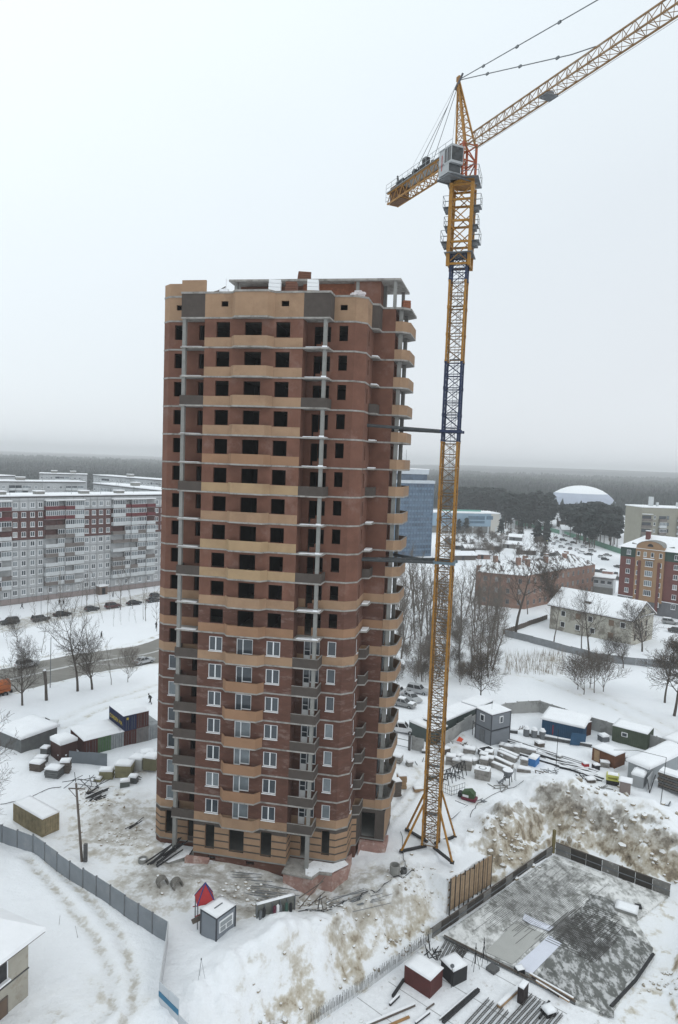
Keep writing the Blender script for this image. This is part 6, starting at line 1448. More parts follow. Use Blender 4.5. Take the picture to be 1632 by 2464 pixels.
part('chimney', MB().box(w-2.2, 1.6, 6.6, .3, .3, 1.4), conc_dk, dh)
for zz, bd_ in ((3.1, 0), (.1, 1)):
    o = part('window', MB().box(w-2.5, -.02, zz, 1.05, .16, 1.6), white_pl if not bd_ else wood_dk, dh); link('pane', MB().box(w-2.5, -.08, zz+.1, .8, .08, 1.4).mesh('pane', dark_o if not bd_ else mat('boarded_brown', (.14, .10, .075), .9)), o)
    link('sill_snow', MB().box(w-2.5, -.25, zz-.05, 1.1, .3, .14).mesh('sill_snow', snow), o)
# grey cabin
t, w, d, h = cub('site_cabin', 'small grey metal cabin with snowy roof and a white framed window, near the pit', 'cabin', (483, 2252), (520, 2276), (562, 2240), 2.35, mat('cabin_grey', (.20, .22, .245), .55, .05, 1), snowh=.1, ribs=False, trim=mat('trim_dark', (.05, .055, .065), .6))
o = locbox(t, 'window', w+.03, d*.5, .75, .06, d*.72, 1.1, white_pl); 
for yy, zz, a, b_ in ((.32, .85, .26, .38), (.65, .85, .26, .38), (.48, 1.35, .60, .38)): link('pane', MB().box(w+.08, d*yy, zz, .05, d*a, b_).mesh('pane', mat('pane_grey', (.26, .28, .29), .4)), o)
locbox(t, 'vent_pipe', w*.5, d*.5, h+.1, .1, 1.0, .08, steel)
# red fire post canopy
x, y = G(492, 2222); t = thing('red_canopy', 'red pyramid roof with a blue edge on thin posts behind the grey cabin', 'canopy', (x, y, gz(x, y)-.1), .35)
redm = mat('canopy_red', (.34, .02, .025), .55, .1, 2); q = .85
part('roof', MB().add([(-q, -q, 2.3), (q, -q, 2.3), (q, q, 2.3), (-q, q, 2.3), (0, 0, 3.9)], [(0, 1, 4), (1, 2, 4), (2, 3, 4), (3, 0, 4), (3, 2, 1, 0)]), redm, t)
e_ = MB(); [e_.bar((sx_*q, sy_*q, 2.3), (0, 0, 3.93), .08) for sx_ in (-1, 1) for sy_ in (-1, 1)]; part('edge_trim', e_, mat('trim_blue', (.03, .04, .16), .5), t)
for sx_ in (-1, 1):
    for sy_ in (-1, 1): part('post', MB().box(sx_*(q-.08), sy_*(q-.08), 0, .09, .09, 2.3), steel, t)
part('shelf', MB().bar((-1.3, -.9, .9), (.9, -.9, 1.7), .08, .5), wood_dk, t); part('railing', MB().bar((-1, -.8, 1.3), (1, -.8, 1.9), .06).bar((-1, .8, 1.2), (1, .8, 1.2), .06), MATS['canopy_red'], t)
# steel formwork trough with gas bottles
t, w, d, h = cub('formwork_panel', 'grey steel formwork panel standing upright with clutter at its foot', 'formwork', (617, 2232), (708, 2206), (712, 2200), 1.9, mat('form_grey', (.165, .17, .155), .7, .15, 1.5), snowh=.08, ribs=False, over=0)
for i in range(6): locbox(t, 'stiffener', w*i/5, -.06, 0, .08, .12, 1.9, steel)
for i, (a, m__) in enumerate(((.1, steel), (.18, black), (.45, mat('bottle_red', (.12, .03, .05), .5)), (.53, white_pl), (.6, steel), (.75, mat('bottle_green', (.05, .10, .08), .5)), (.86, black))):
    xx, yy = G(617+a*95, 2240-a*24); b_ = thing('gas_bottle', ('grey dented bottle', 'black bottle', 'dark red bottle', 'white bottle', 'grey upright bottle', 'green bottle', 'black can')[i]+' at the foot of the formwork panel, %s' % ('left end', 'second from left', 'middle', 'middle, beside the red one', 'right of the white one', 'right half', 'right end')[i], 'bottle', (xx, yy, gz(xx, yy)-.05)); part('bottle_body', MB().tube((0, 0, 0), (0, .1, .75), .16, .15, 8).tube((0, .1, .75), (0, .1, .88), .08, .05, 6), m__, b_)
# ---- planks retaining the crane bank
KA, KB = G(1079, 2189, -3.4), G(1178, 2124, -3.4); Lk, rk = local_frame(KA, KB)
t = thing('retaining_wall', 'wall of upright pale planks between black steel piles under the crane bank', 'retaining wall', (KA[0], KA[1], -3.5), rk)
n_ = 9; pl_m = mat('plank_pale', (.33, .235, .15), .9, .2, 2.2)
for i in range(n_):
    w_ = Lk/n_; hh = 3.3+random.uniform(-.1, .2)
    for k in range(2): part('plank', MB().box((i+.27+k*.47)*w_, -.12+random.uniform(-.03, .03), 0, w_*.44, .07, hh+random.uniform(-.15, .15)), pl_m, t)
    for k in range(4): part('cross_board', MB().box((i+.5)*w_, .12, .4+k*.85, w_*.95, .05, .2), pl_m, t)
for i in range(n_+1): part('steel_pile', MB().box(i*Lk/n_, -.15, -.5, .09, .12, 4.0+random.uniform(0, .2)), mat('pile_dark', (.05, .045, .04), .8), t)
# ---- foundation slab with rebar in the pit
SZ = -3.88
F_ = lambda pts, z: [G(px, py, z) for px, py in pts]
slab_m = mat('snowy_slab', (.70, .70, .69), .9, .12, 1.0, col2=(.27, .27, .255), th=(.44, .60), scale2=.9, stretch=(1.2, .8, 1))
dark_m = mat('wet_slab', (.125, .128, .12), .7, .25, .9, col2=(.50, .50, .50), th=(.47, .58), scale2=1.1, stretch=(1.3, .7, 1))
fs_ = struct('foundation_slab', MB().prism(F_([(1333, 2058), (1062, 2250), (1240, 2327), (1385, 2412), (1466, 2444), (1578, 2292), (1530, 2215), (1608, 2156)][::-1], -3.75), -4.3, -3.75), slab_m)
def ragged(poly, amp, n=10):
    out = []; R2 = random.Random(3)
    for i in range(len(poly)):
        a, b_ = poly[i], poly[(i+1) % len(poly)]
        for k in range(n): q_ = offq(a, b_, k/n); out.append((q_[0]+R2.gauss(0, amp), q_[1]+R2.gauss(0, amp)))
    return out
dk = struct('fresh_concrete', MB().prism(ragged(F_([(1425, 2152), (1377, 2207), (1340, 2262), (1293, 2348), (1381, 2401), (1465, 2440), (1571, 2283), (1520, 2235), (1470, 2215), (1500, 2170)][::-1], -3.7), .16), -3.79, -3.70), dark_m)
o = link('membrane', MB().prism(F_([(1322, 2250), (1352, 2270), (1280, 2343), (1238, 2326)][::-1], -3.66), -3.72, -3.66).mesh('membrane', mat('membrane_white', (.66, .68, .76), .5, .04, 1))); tag(o, 'white sheet of membrane unrolled on the foundation', 'sheet')
o = link('membrane', MB().prism(F_([(1262, 2198), (1290, 2212), (1333, 2230), (1322, 2240), (1275, 2222), (1258, 2212)][::-1], -3.62), -3.68, -3.62).mesh('membrane', MATS['membrane_white'])); tag(o, 'crumpled white strip of membrane above the long white sheet', 'sheet')
o = link('membrane', MB().prism(F_([(1244, 2216), (1310, 2247), (1233, 2320), (1168, 2290)][::-1], -3.68), -3.73, -3.68).mesh('membrane', mat('membrane_grey', (.40, .40, .38), .5, .05, 1))); tag(o, 'translucent grey sheet left of the white membrane', 'sheet')
# rebar grid lines following the slab edges
e1a, e1b = G(1062, 2250, -3.7), G(1333, 2058, -3.7); e2b = G(1385, 2412, -3.7)
d1 = (e1b[0]-e1a[0], e1b[1]-e1a[1]); d2 = (e2b[0]-e1a[0], e2b[1]-e1a[1])
rb_ = MB(); R_ = random.Random(2)
P_ = lambda s_, t_: (e1a[0]+d1[0]*s_+d2[0]*t_, e1a[1]+d1[1]*s_+d2[1]*t_, -3.62)
for i in range(40):
    f = i/40*.55
    rb_.bar(P_(R_.uniform(.1, .4), f), P_(R_.uniform(.6, .95), f), .022)
for i in range(60):
    s_ = .3+.66*i/60; rb_.bar(P_(s_, R_.uniform(.0, .1)), P_(s_, R_.uniform(.3, .5)), .02)
for i in range(44):
    t_ = .50+.42*i/44; a_ = .36-.2*(t_-.5)+R_.uniform(-.03, .03); rb_.bar(P_(a_, t_), P_(a_+R_.uniform(.12, .34), t_), .035, .05)
for i in range(26):
    s_ = .28+.42*i/26; rb_.bar(P_(s_, .55), P_(s_, R_.uniform(.7, .9)), .03)
o = link('rebar_mesh', rb_.mesh('rebar_mesh', mat('rebar', (.085, .08, .075), .7))); o['kind'] = 'stuff'; o['label'] = 'fine grid of reinforcing bars over the foundation'
# formwork walls
def form_wall(name, label, a, b_, h, n, m1, m2, z=-3.9, br=True):
    L_, rz = local_frame(a, b_); t = thing(name, label, 'formwork', (a[0], a[1], z), rz)
    for i in range(n):
        w_ = L_/n; part('form_panel', MB().box((i+.5)*w_, random.uniform(-.03, .03), 0, w_-.05, .08, h*random.uniform(.92, 1.06)), m1 if i % 3 else m2, t)
        if br: part('brace', MB().bar(((i+.5)*w_, .1, h*.8), ((i+.5)*w_, 1.0, .1), .07), wood_dk, t)
    part('top_rail', MB().box(L_/2, .08, h*.95, L_, .1, .1), wood_dk, t); part('mid_rail', MB().box(L_/2, -.08, h*.45, L_, .06, .1), steel, t)
    return t
fd, fg = mat('ply_dark', (.045, .04, .035), .8, .25, 1.5), mat('ply_grey', (.17, .165, .155), .8, .2, 1.5, col2=(.5, .5, .5), th=(.6, .7), scale2=1.5)
form_wall('formwork_wall', 'long low formwork wall along the left side of the foundation', G(1040, 2258, -3.9), G(1328, 2056, -3.9), 1.05, 16, fd, fg)
form_wall('formwork_wall', 'taller dark formwork wall along the far side of the foundation', G(1336, 2054, -3.9), G(1612, 2158, -3.9), 1.45, 7, fd, fg)
p_ = G(1331, 2052, -3.9); o = link('corner_post', MB().box(0, 0, 0, .3, .3, 3.0).mesh('corner_post', mat('post_ochre', (.17, .14, .06), .8)), None, (p_[0], p_[1], -3.9), .3); tag(o, 'tall ochre post where the two formwork walls meet', 'post')
form_wall('formwork_wall', 'low plank edge between the foundation and the near snowy slab', G(1068, 2256, -3.8), G(1385, 2416, -3.8), .28, 9, wood_dk, fg, br=False)
p_ = [G(1572, 2298, -3.8), G(1530, 2360, -3.8), G(1470, 2425, -3.8)]; o = link('drain_pipe', MB().line([(a[0], a[1], -3.7) for a in p_], .16, 8).mesh('drain_pipe', black)); tag(o, 'thick black pipe along the right edge of the foundation', 'pipe')
# near slab: snowy flat formwork deck
ns = struct('near_slab', MB().prism(F_([(1050, 2262), (1010, 2300), (770, 2462), (640, 2560), (1500, 2640), (1462, 2452), (1385, 2420), (1240, 2338)][::-1], -3.85), -4.4, -3.85), snow_rough)
sm_ = mat('joint_line', (.42, .42, .42), .9); jl = MB()
for i in range(5): a, b_ = G(860+i*75, 2400-i*38, -3.84), G(1080+i*95, 2560-i*40, -3.84); jl.bar((*a, -3.845), (*b_, -3.845), .07, .03)
for i in range(4): a, b_ = G(1020+i*120, 2560-i*10, -3.84), G(1180+i*70, 2400-i*5, -3.84)
struct('slab_joint', jl, sm_)
# rebar starter fence
rf_ = MB(); pa = [G(1030, 2262, -3.8), G(1000, 2284, -3.8), G(880, 2372, -3.8), G(740, 2466, -3.8)]; R_ = random.Random(6)
for i in range(len(pa)-1):
    L_, _z = local_frame(pa[i], pa[i+1]); k_ = int(L_/.16)
    for j in range(k_):
        f = j/k_; x, y = offq(pa[i], pa[i+1], f); 
        for o_ in (0, .5): rf_.tube((x+o_*.4, y-o_*.4, -3.9), (x+o_*.4+R_.uniform(-.04, .04), y-o_*.4, -2.9+R_.uniform(-.1, .15)), .018, .018, 3, caps=False)
o = link('rebar_starters', rf_.mesh('rebar_starters', MATS['rebar'])); o['kind'] = 'stuff'; o['label'] = 'row of upright reinforcing bars along the foot of the slope'
# boxes on the slab
t, w, d, h = cub('tool_container', 'dark red steel box with thick snow on top standing on the near slab', 'container', (972, 2363), (1034, 2404), (1062, 2372), 1.75, mat('box_oxide', (.085, .024, .022), .7, .15, 2), z=-3.85, snowh=.2, ribs=False, sunk=0)
t, w, d, h = cub('black_stove', 'smaller black box with snow on top right of the dark red one', 'container', (1060, 2345), (1090, 2375), (1116, 2352), 1.5, black, z=-3.85, snowh=.22, ribs=False, sunk=0)
t = pole('round_sign', 'round headed stake standing before the black box', 'stake', 1086, 2376, 2.1, (0, 0), .04, 0, black, z=-3.85); part('sign_head', MB().tube((0, -.03, 2.1), (0, .03, 2.1), .2, .2, 10), steel, t)
t, w, d, h = cub('steel_cabinet', 'tall narrow black cabinet with a snow cap among the rebar cages', 'cabinet', (1244, 2412), (1258, 2420), (1278, 2408), 1.55, mat('cabinet_dark', (.028, .02, .02), .7, .2, 2), z=-3.85, snowh=.18, ribs=False, sunk=0, over=.03)
pallet_pile(1187, 2335, 1.0, .9, .35, 'small grey concrete block lying alone on the near slab', conc_dk, 1, .7, 0, 'concrete_block', None, -3.85)
pallet_pile(1320, 2440, 1.0, .9, .4, 'snow covered dark lump at the right of the rebar cages', black, 1, .4, .3, 'covered_bundle', None, -3.85)
pallet_pile(1508, 2192, 2.2, 1.6, .45, 'snow covered concrete slab lying at the right of the foundation', conc, 1, -.5, .12, 'concrete_slab', None, -3.85)
pallet_pile(1535, 2185, .7, .6, .35, 'black lump beside the lying concrete slab', black, 1, -.3, .0, 'tar_block', None, -3.85)
pallet_pile(1250, 2340, .8, .7, .5, 'dark lump at the lower end of the white membrane', black, 1, .3, .05, 'covered_bundle', None, -3.85)
for i, (px, py, lab) in enumerate(((1143, 2332, 'black reinforcing tripod, left of two on the near slab'), (1163, 2318, 'black reinforcing tripod, right of two on the near slab'))):
    x, y = G(px, py, -3.85); t = thing('rebar_tripod', lab, 'tripod', (x, y, -3.85))
    for a in (0, 2.1, 4.2): part('leg', MB().tube((cos(a)*.45, sin(a)*.45, 0), (-cos(a)*.08, -sin(a)*.08, 2.2), .025, .02, 4), black, t)
    part('bundle', MB().tube((0, 0, .6), (0, .05, 2.6), .07, .03, 5), black, t)
def beam(px0, py0, px1, py1, w_, h_, label, m_, z=-3.8, cap=.08, name='steel_beam', cat='beam'):
    a, b_ = G(px0, py0, z), G(px1, py1, z); z_ = z if z < -1 else z+.02
    t = thing(name, label, cat, (a[0], a[1], z_)); part('bar', MB().bar((0, 0, h_/2), (b_[0]-a[0], b_[1]-a[1], h_/2), w_, h_), m_, t)
    if cap: part('snow_strip', MB().bar((0, 0, h_+cap/2), (b_[0]-a[0], b_[1]-a[1], h_+cap/2), w_*.85, cap), snow, t)
    return t
beam(1066, 2462, 1152, 2385, .28, .28, 'long dark beam lying diagonally on the near slab', black, cap=0); beam(1058, 2455, 1143, 2382, .12, .1, 'thin snowy batten beside the long dark beam', wood_dk)
beam(938, 2420, 960, 2398, .2, .2, 'short dark beam at the left edge of the near slab', black, z=-3.8); beam(880, 2470, 998, 2420, .22, .2, 'snowy timber left of the boards', wood_dk); beam(915, 2478, 985, 2448, .2, .12, 'orange raw board lying under the snowy timber', mat('board_orange', (.34, .19, .08), .8), cap=0); beam(1000, 2464, 1034, 2438, .16, .16, 'short dark timber right of the orange board', black)
beam(1026, 2430, 1045, 2416, .1, .1, 'tiny stick below the dark red box', wood_dk, cap=0); beam(1200, 2425, 1262, 2368, .4, .25, 'wide snow covered beam behind the tall black cabinet', wood, cap=.12); beam(945, 2400, 972, 2360, .2, .25, 'dark beam leaning against the red box', black, cap=0)
beam(1275, 2345, 1380, 2405, .2, .15, 'pale timber along the near edge of the dark concrete', wood, cap=.06, z=-3.6); beam(1290, 2362, 1370, 2412, .14, .12, 'second pale timber parallel to the first at the dark concrete edge', wood, cap=.05, z=-3.6); beam(1280, 2352, 1345, 2400, .1, .1, 'thin dark bar crossing the pale timbers', black, cap=0, z=-3.6)
beam(1298, 2452, 1322, 2412, .18, .2, 'pair of dark short beams right of the rebar cages', black, cap=0)
# rebar cages: rows of latticed ribs
def cage(px0, py0, px1, py1, n, gap, label):
    a, b_ = G(px0, py0, -3.8), G(px1, py1, -3.8); L_, rz = local_frame(a, b_); t = thing('rebar_cage', label, 'rebar cage', (a[0], a[1], -3.83), rz)
    m_ = MB(); k_ = max(3, int(L_/.22))
    for s in (-.09, .09): m_.bar((0, s, .04), (L_, s, .04), .035)
    m_.bar((0, 0, .24), (L_, 0, .24), .035)
    for j in range(k_):
        x0, x1, x2 = L_*j/k_, L_*(j+.5)/k_, L_*(j+1)/k_
        for s in (-.09, .09): m_.bar((x0, s, .04), (x1, 0, .24), .022).bar((x1, 0, .24), (x2, s, .04), .022)
    me_ = m_.mesh('rib', MATS['rebar'])
    for i in range(n): link('rib', me_, t, (0, i*gap, 0))
    return t
cage(1120, 2466, 1176, 2405, 5, -.48, 'left bundle of latticed rebar ribs on the near slab'); cage(1205, 2476, 1280, 2395, 8, -.42, 'right bundle of latticed rebar ribs beside the tall black cabinet'); cage(1050, 2308, 1075, 2262, 7, -.35, 'tangled rebar cage behind the black box'); cage(1085, 2300, 1108, 2272, 4, -.3, 'small rebar cage near the foundation plank edge')
sticks(1035, 2290, 8, 1.6, 'black scrap bars by the slab corner under the slope', black, 1.5, .6, .06, z=-3.85); 
t = pole('stake', 'single black stake leaning at the corner of the slab', 'stake', 1036, 2285, 1.6, (-.3, 0), .07, 0, black, z=-3.85)
# ================================================================== storage yard right of the crane
t, w, d, h = cub('site_cabin', 'lower grey box of the two stacked cabins by the concrete fence', 'cabin', (1143, 1778), (1180, 1797), (1202, 1776), 2.5, mat('cabin_steel', (.185, .20, .22), .6, .06, .8), snowh=0, ribs=False, trim=MATS['trim_dark'])
zz_ = t.location.z+h+.02; t2 = copy_tree(t, label='upper grey cabin with two white windows on top of the lower one'); t2.location.z = zz_
for x_, y_, sx_, sy_ in ((w*.42, -.04, .95, .08), (w+.04, d*.5, .08, .8)): o = locbox(t2, 'window', x_, y_, .9, sx_, sy_, 1.1, white_pl); link('pane', MB().box(x_+(.03 if sx_ < .1 else 0), y_-(.03 if sx_ > .1 else 0), 1.0, sx_ if sx_ < .1 else .65, sy_ if sx_ > .1 else .5, .85).mesh('pane', pane_m), o)
locbox(t, 'door', w*.45, -.05, .1, 1.1, .06, 2.0, steel); locbox(t2, 'snow_layer', w/2, d/2, h+.02, w+.1, d+.1, .15, snow); part('aerial', MB().tube((w*.5, d*.4, h), (w*.5, d*.4, h+1.6), .03, .02, 4), steel, t2)
st = MB()
for i in range(2): st.box(-.9, .3+i*1.0, 0, .08, .08, 2.6).box(-.2, .3+i*1.0, 0, .08, .08, 2.6)
for i in range(8): st.box(-.55, 1.3-i*.15, .3+i*.3, .7, .2, .04)
part('stair', st, black, t)
grn = mat('shed_green', (.07, .09, .085), .8, .1, 1)
cub('long_shed', 'long dark shed with smooth snow roof outside the concrete fence, left one behind the crane', 'shed', (1040, 1795), (1075, 1782), (1060, 1752), 2.2, grn, snowh=.35, ribs=False)
x, y = G(1062, 1788); L_, rzs = local_frame(G(1062, 1788), G(1190, 1728))
for i, (x0, lab) in enumerate(((0, 'dark green shed with snowy roof behind the concrete fence, nearest the mast'), (5.4, 'dark shed with snowy roof behind the concrete fence, beside the grey cabins'), (11.2, 'snowy roofed shed at the far end of the row behind the cabins'))):
    t = thing('long_shed', lab, 'shed', (x+cos(rzs)*x0-sin(rzs)*.6, y+sin(rzs)*x0+cos(rzs)*.6, gz(x, y)-.1), rzs); part('wall', MB().box(2.6, 1.6, 0, 5.2, 3.0, 2.9), grn, t); part('snow_layer', MB().box(2.6, 1.6, 2.91, 5.35, 3.4, .2).box(2.6, 1.6, 3.11, 5.35, 3.4, .12, taper=.9), snow, t)
# gate at the left of the yard
x, y = G(985, 1805); t = thing('site_gate', 'open pipe frame gate at the left end of the yard fence', 'gate', (x, y, gz(x, y)), -.45)
for z_ in (.4, 1.5): part('rail', MB().bar((-3.5, 0, z_), (0, 0, z_), .07), steel, t)
part('post', MB().box(0, 0, -.2, .35, .35, 2.6), conc_dk, t); part('gate_leaf', MB().box(1.3, .2, .1, 1.9, .08, 2.1), cfm, t); part('gate_leaf', MB().box(.45, .3, .1, .5, .08, 2.2), cfm, t)
# blue container
bl_ = mat('container_mid_blue', (.028, .085, .16), .6, .12, 1.5)
t, w, d, h = cub('shipping_container', 'blue container under a sagging snow roof against the concrete fence', 'container', (1303, 1762), (1402, 1785), (1420, 1757), 2.5, bl_, snowh=.4, over=.3)
locbox(t, 'red_mark', w*.28, -.08, .3, .12, .04, 1.6, redm); x, y = G(1398, 1792); o = thing('steel_plate', 'blue steel sheet leaning at the front corner of the blue container', 'sheet', (x, y, gz(x, y))); part('plate', MB().bar((-1.8, -.3, 1.1), (.6, -.3, .9), .06, 2.0), bl_, o)
cub('rusty_box', 'rust brown box end standing beside the blue container', 'container', (1410, 1772), (1422, 1768), (1430, 1752), 2.3, mat('rusty', (.085, .04, .03), .8, .2, 2), snowh=.1)
# green wagon
gw = mat('wagon_green', (.075, .095, .065), .8, .22, .9, col2=(.06, .045, .04), th=(.6, .72), scale2=.5)
t, w, d, h = cub('green_wagon', 'long mossy green site wagon with patchy snow on its roof', 'wagon', (1472, 1783), (1556, 1806), (1578, 1790), 2.6, gw, snowh=.12)
locbox(t, 'window', w*.36, -.08, 1.3, .95, .08, .7, white_pl); locbox(t, 'pane', w*.36, -.13, 1.4, .7, .04, .5, pane_m)
pallet_pile(1452, 1782, 1.4, 1.3, .9, 'snowy junk heap at the left end of the green wagon', steel, 3, .3, .3, 'junk_heap')
# brown cabin
t, w, d, h = cub('brown_shed', 'small rust brown shed with a pale door and snowy lean roof', 'shed', (1424, 1829), (1478, 1852), (1494, 1838), 2.0, mat('shed_rust', (.13, .055, .028), .85, .25, 1.2), snowh=.15, ribs=False, over=.15)
locbox(t, 'door', w*.22, -.05, .1, .9, .06, 1.7, wood)
# silo group left of the blue container
x, y = G(1285, 1772)
for i, (dx_, dy_) in enumerate(((-1.2, .3), (0, -.1), (1.2, -.5))):
    t = thing('bitumen_drum', ('left snow capped drum in the group before the blue container', 'middle snow capped drum in the group before the blue container', 'right snow capped drum in the group before the blue container')[i], 'drum', (x+dx_, y+dy_, gz(x, y))); part('shell', MB().tube((0, 0, .0), (0, 0, 1.3), .5, .5, 10), steel, t); part('snow_cap', MB().tube((0, 0, 1.3), (0, 0, 1.7), .56, .3, 10), snow, t)
# long rails and piles of beams
for i in range(9):
    px0, py0 = 1215+i*6, 1778+i*6.5; px1, py1 = 1402+i*4.5, 1838+i*5.5
    if i >= 3: px0 += 25*((i*7) % 3); px1 += 10*((i*5) % 3)
    beam(px0, py0, px1, py1, .26, .26, '%s snow topped steel beam in the long stack across the yard' % ('first', 'second', 'third', 'fourth', 'fifth', 'sixth', 'seventh', 'eighth', 'lowest')[i], black, z=0, cap=.1)
for i in range(7): beam(1225+i*18, 1800+i*6, 1300+i*18, 1825+i*6, .22, .2, 'short snowy beam in the middle of the long stack, number %s from the left' % ('one', 'two', 'three', 'four', 'five', 'six', 'seven')[i], steel, z=0, cap=.12)
beam(1262, 1768, 1425, 1798, .5, .45, 'thick dark girder lying behind the beam stack', conc_dk, z=0, cap=.12)
for k in range(3): beam(1330+k*8, 1836+k*6, 1432+k*3, 1856+k*6, .3, .3, ('upper', 'middle', 'lower')[k]+' thick dark pipe at the near end of the beam stack', black, z=0, cap=.05, name='steel_pipe', cat='pipe')
# concrete beams stack (trapezoid bundle)
for i, (px0, py0, px1, py1) in enumerate(((1200, 1818, 1242, 1836), (1190, 1832, 1232, 1852), (1185, 1845, 1226, 1862), (1203, 1812, 1246, 1830))):
    beam(px0, py0, px1, py1, .75, .7, ('middle', 'lower', 'lowest', 'upper')[i]+' thick pale concrete beam with snow in the stack beside the blocks', conc_lt, z=0, cap=.12, name='concrete_beam')
for a in ((1164, 1830, 1.2, 1.1, 1.0, 'pale block pallet left of the concrete beams, rear left of four'), (1176, 1824, 1.2, 1.1, 1.0, 'pale block pallet left of the concrete beams, rear right of four'), (1165, 1842, 1.2, 1.1, 1.0, 'pale block pallet left of the concrete beams, front left of four'), (1178, 1838, 1.2, 1.1, 1.0, 'pale block pallet left of the concrete beams, front right of four'),
          (1226, 1806, 1.7, 1.1, .8, 'low snowy block pallet right behind the concrete beams'), (1244, 1812, 1.0, 1.0, 1.1, 'narrow block pallet behind the concrete beams, second of the row'), (1258, 1814, 1.1, 1.0, 1.1, 'block pallet behind the concrete beams, third of the row'), (1276, 1816, 1.7, 1.1, 1.0, 'long block pallet at the right end of the row'), (1215, 1800, 1.6, 1.2, .5, 'flat snowy pallet at the left end of the row'),
          (1130, 1812, 1.8, 1.4, .6, 'low snow covered concrete block before the two grey cabins'), (1262, 1842, 1.0, .8, .9, 'snowy pallet left of the small blue box'), (1260, 1858, 1.9, 1.0, .5, 'low snow covered heap in front of the small blue box'), (1085, 1838, 1.4, 1.3, 1.2, 'snow capped crate beside the mast, left of the black racks'), (1100, 1844, 1.3, 1.2, 1.0, 'second snow capped crate beside the mast'), (1122, 1850, 1.6, 1.4, 1.5, 'grey wrapped crate behind the black racks'),
          (1455, 1846, 1.3, .9, .7, 'snowy grey tank in front of the brown shed'), (955, 1832, 1.5, 1.4, .9, 'pale block pile at the tower corner by the gate')):
    pallet_pile(*a[:6], conc_lt, 2, -.35+random.uniform(-.1, .1), .16, 'block_pallet')
pallet_pile(1408, 1848, .8, .8, .8, 'small dark red box at the end of the steel beams', redm, 1, .2, .2, 'red_box'); pallet_pile(1434, 1852, .9, .8, .7, 'small black box right of the red one', black, 1, .2, .2, 'black_box')
t, w, d, h = cub('open_bin', 'dark open topped bin with a snowy rim behind the block pallets', 'bin', (1149, 1816), (1162, 1824), (1174, 1812), .9, steel, snowh=0, ribs=False); locbox(t, 'rim', w/2, d/2, h+.01, w+.15, d+.15, .1, snow); locbox(t, 'opening', w/2, d/2, h+.115, w-.25, d-.25, .01, black)
t, w, d, h = cub('blue_box', 'small bright blue box with snow on top in the yard', 'box', (1271, 1843), (1288, 1848), (1300, 1838), 1.15, mat('bright_blue', (.04, .17, .42), .6, .08, 1), snowh=.25, ribs=False)
# well rings stack, stirring hopper
x, y = G(1162, 1872); t = thing('concrete_box', 'two pale concrete slabs with a round opening stacked in the snow', 'concrete element', (x, y, gz(x, y)), -.35)
part('lower_slab', MB().box(0, 0, 0, 2.1, 1.6, .75), conc_lt, t); part('upper_slab', MB().box(-.1, 0, .8, 2.1, 1.6, .6), conc_lt, t); part('snow_cap', MB().box(-.1, 0, 1.41, 2.1, 1.6, .08), snow, t); part('opening', MB().tube((-.1, 0, 1.4), (-.1, 0, 1.51), .55, .55, 14), black, t); part('snow_plug', MB().tube((-.1, 0, 1.45), (-.1, 0, 1.525), .44, .44, 14), snow, t)
x, y = G(1221, 1885); t = thing('mixer_hopper', 'grey funnel shaped concrete hopper on legs with snow inside', 'hopper', (x, y, gz(x, y)), .2)
part('funnel', MB().tube((0, 0, .8), (0, 0, 1.9), .3, .85, 14), steel, t); part('snow_fill', MB().tube((0, 0, 1.9), (0, 0, 1.96), .75, .7, 14), snow, t)
for a in (0, 1.57, 3.14, 4.71): part('leg', MB().bar((cos(a)*.7, sin(a)*.7, 0), (cos(a)*.5, sin(a)*.5, 1.4), .08), black, t)
part('chute', MB().bar((-.2, 0, .9), (-1.5, -.3, .2), .3, .12), steel, t); part('ladder', MB().bar((1.3, 0, 0), (1.1, 0, 2), .05).bar((1.3, .4, 0), (1.1, .4, 2), .05), steel, t)
# black racks (row of A frames)
x, y = G(1073, 1888); L_, rr = local_frame(G(1073, 1890), G(1116, 1866)); t = thing('stair_rack', 'row of black A frames joined by a rail right of the mast', 'rack', (x, y, gz(x, y)), rr)
for i in range(6): part('frame', MB().bar((i*L_/5, -.5, 0), (i*L_/5, 0, 2.0), .08).bar((i*L_/5, .5, 0), (i*L_/5, 0, 2.0), .08).bar((i*L_/5, -.3, .9), (i*L_/5, .3, .9), .05), black, t)
part('rail', MB().bar((0, 0, 2.0), (L_, 0, 2.0), .07), black, t)
# light pipe fence near the mast
def pfence(label, pts, h=1.2, name='pipe_railing'):
    t = thing(name, label, 'railing', (pts[0][0], pts[0][1], gz(*pts[0])))
    for i in range(len(pts)-1):
        a, b_ = pts[i], pts[i+1]; ra, rb2 = (a[0]-pts[0][0], a[1]-pts[0][1]), (b_[0]-pts[0][0], b_[1]-pts[0][1])
        for z_ in (.05, h*.5, h): part('rail', MB().bar((*ra, z_), (*rb2, z_), .04), steel, t)
        n_ = 5
        for k in range(n_+1): q_ = offq(ra, rb2, k/n_); part('post', MB().bar((*q_, 0), (*q_, h), .04), steel, t)
    return t
pfence('thin steel railing right of the crane mast by the green generator', [G(1062, 1905), G(1086, 1916), G(1118, 1905)])
beam(1086, 1972, 1125, 1938, .12, .12, 'snowy steel channel near the crane struts', steel, z=0); beam(1096, 1928, 1125, 1940, .14, .12, 'short channel meeting the longer one near the crane', steel, z=0)
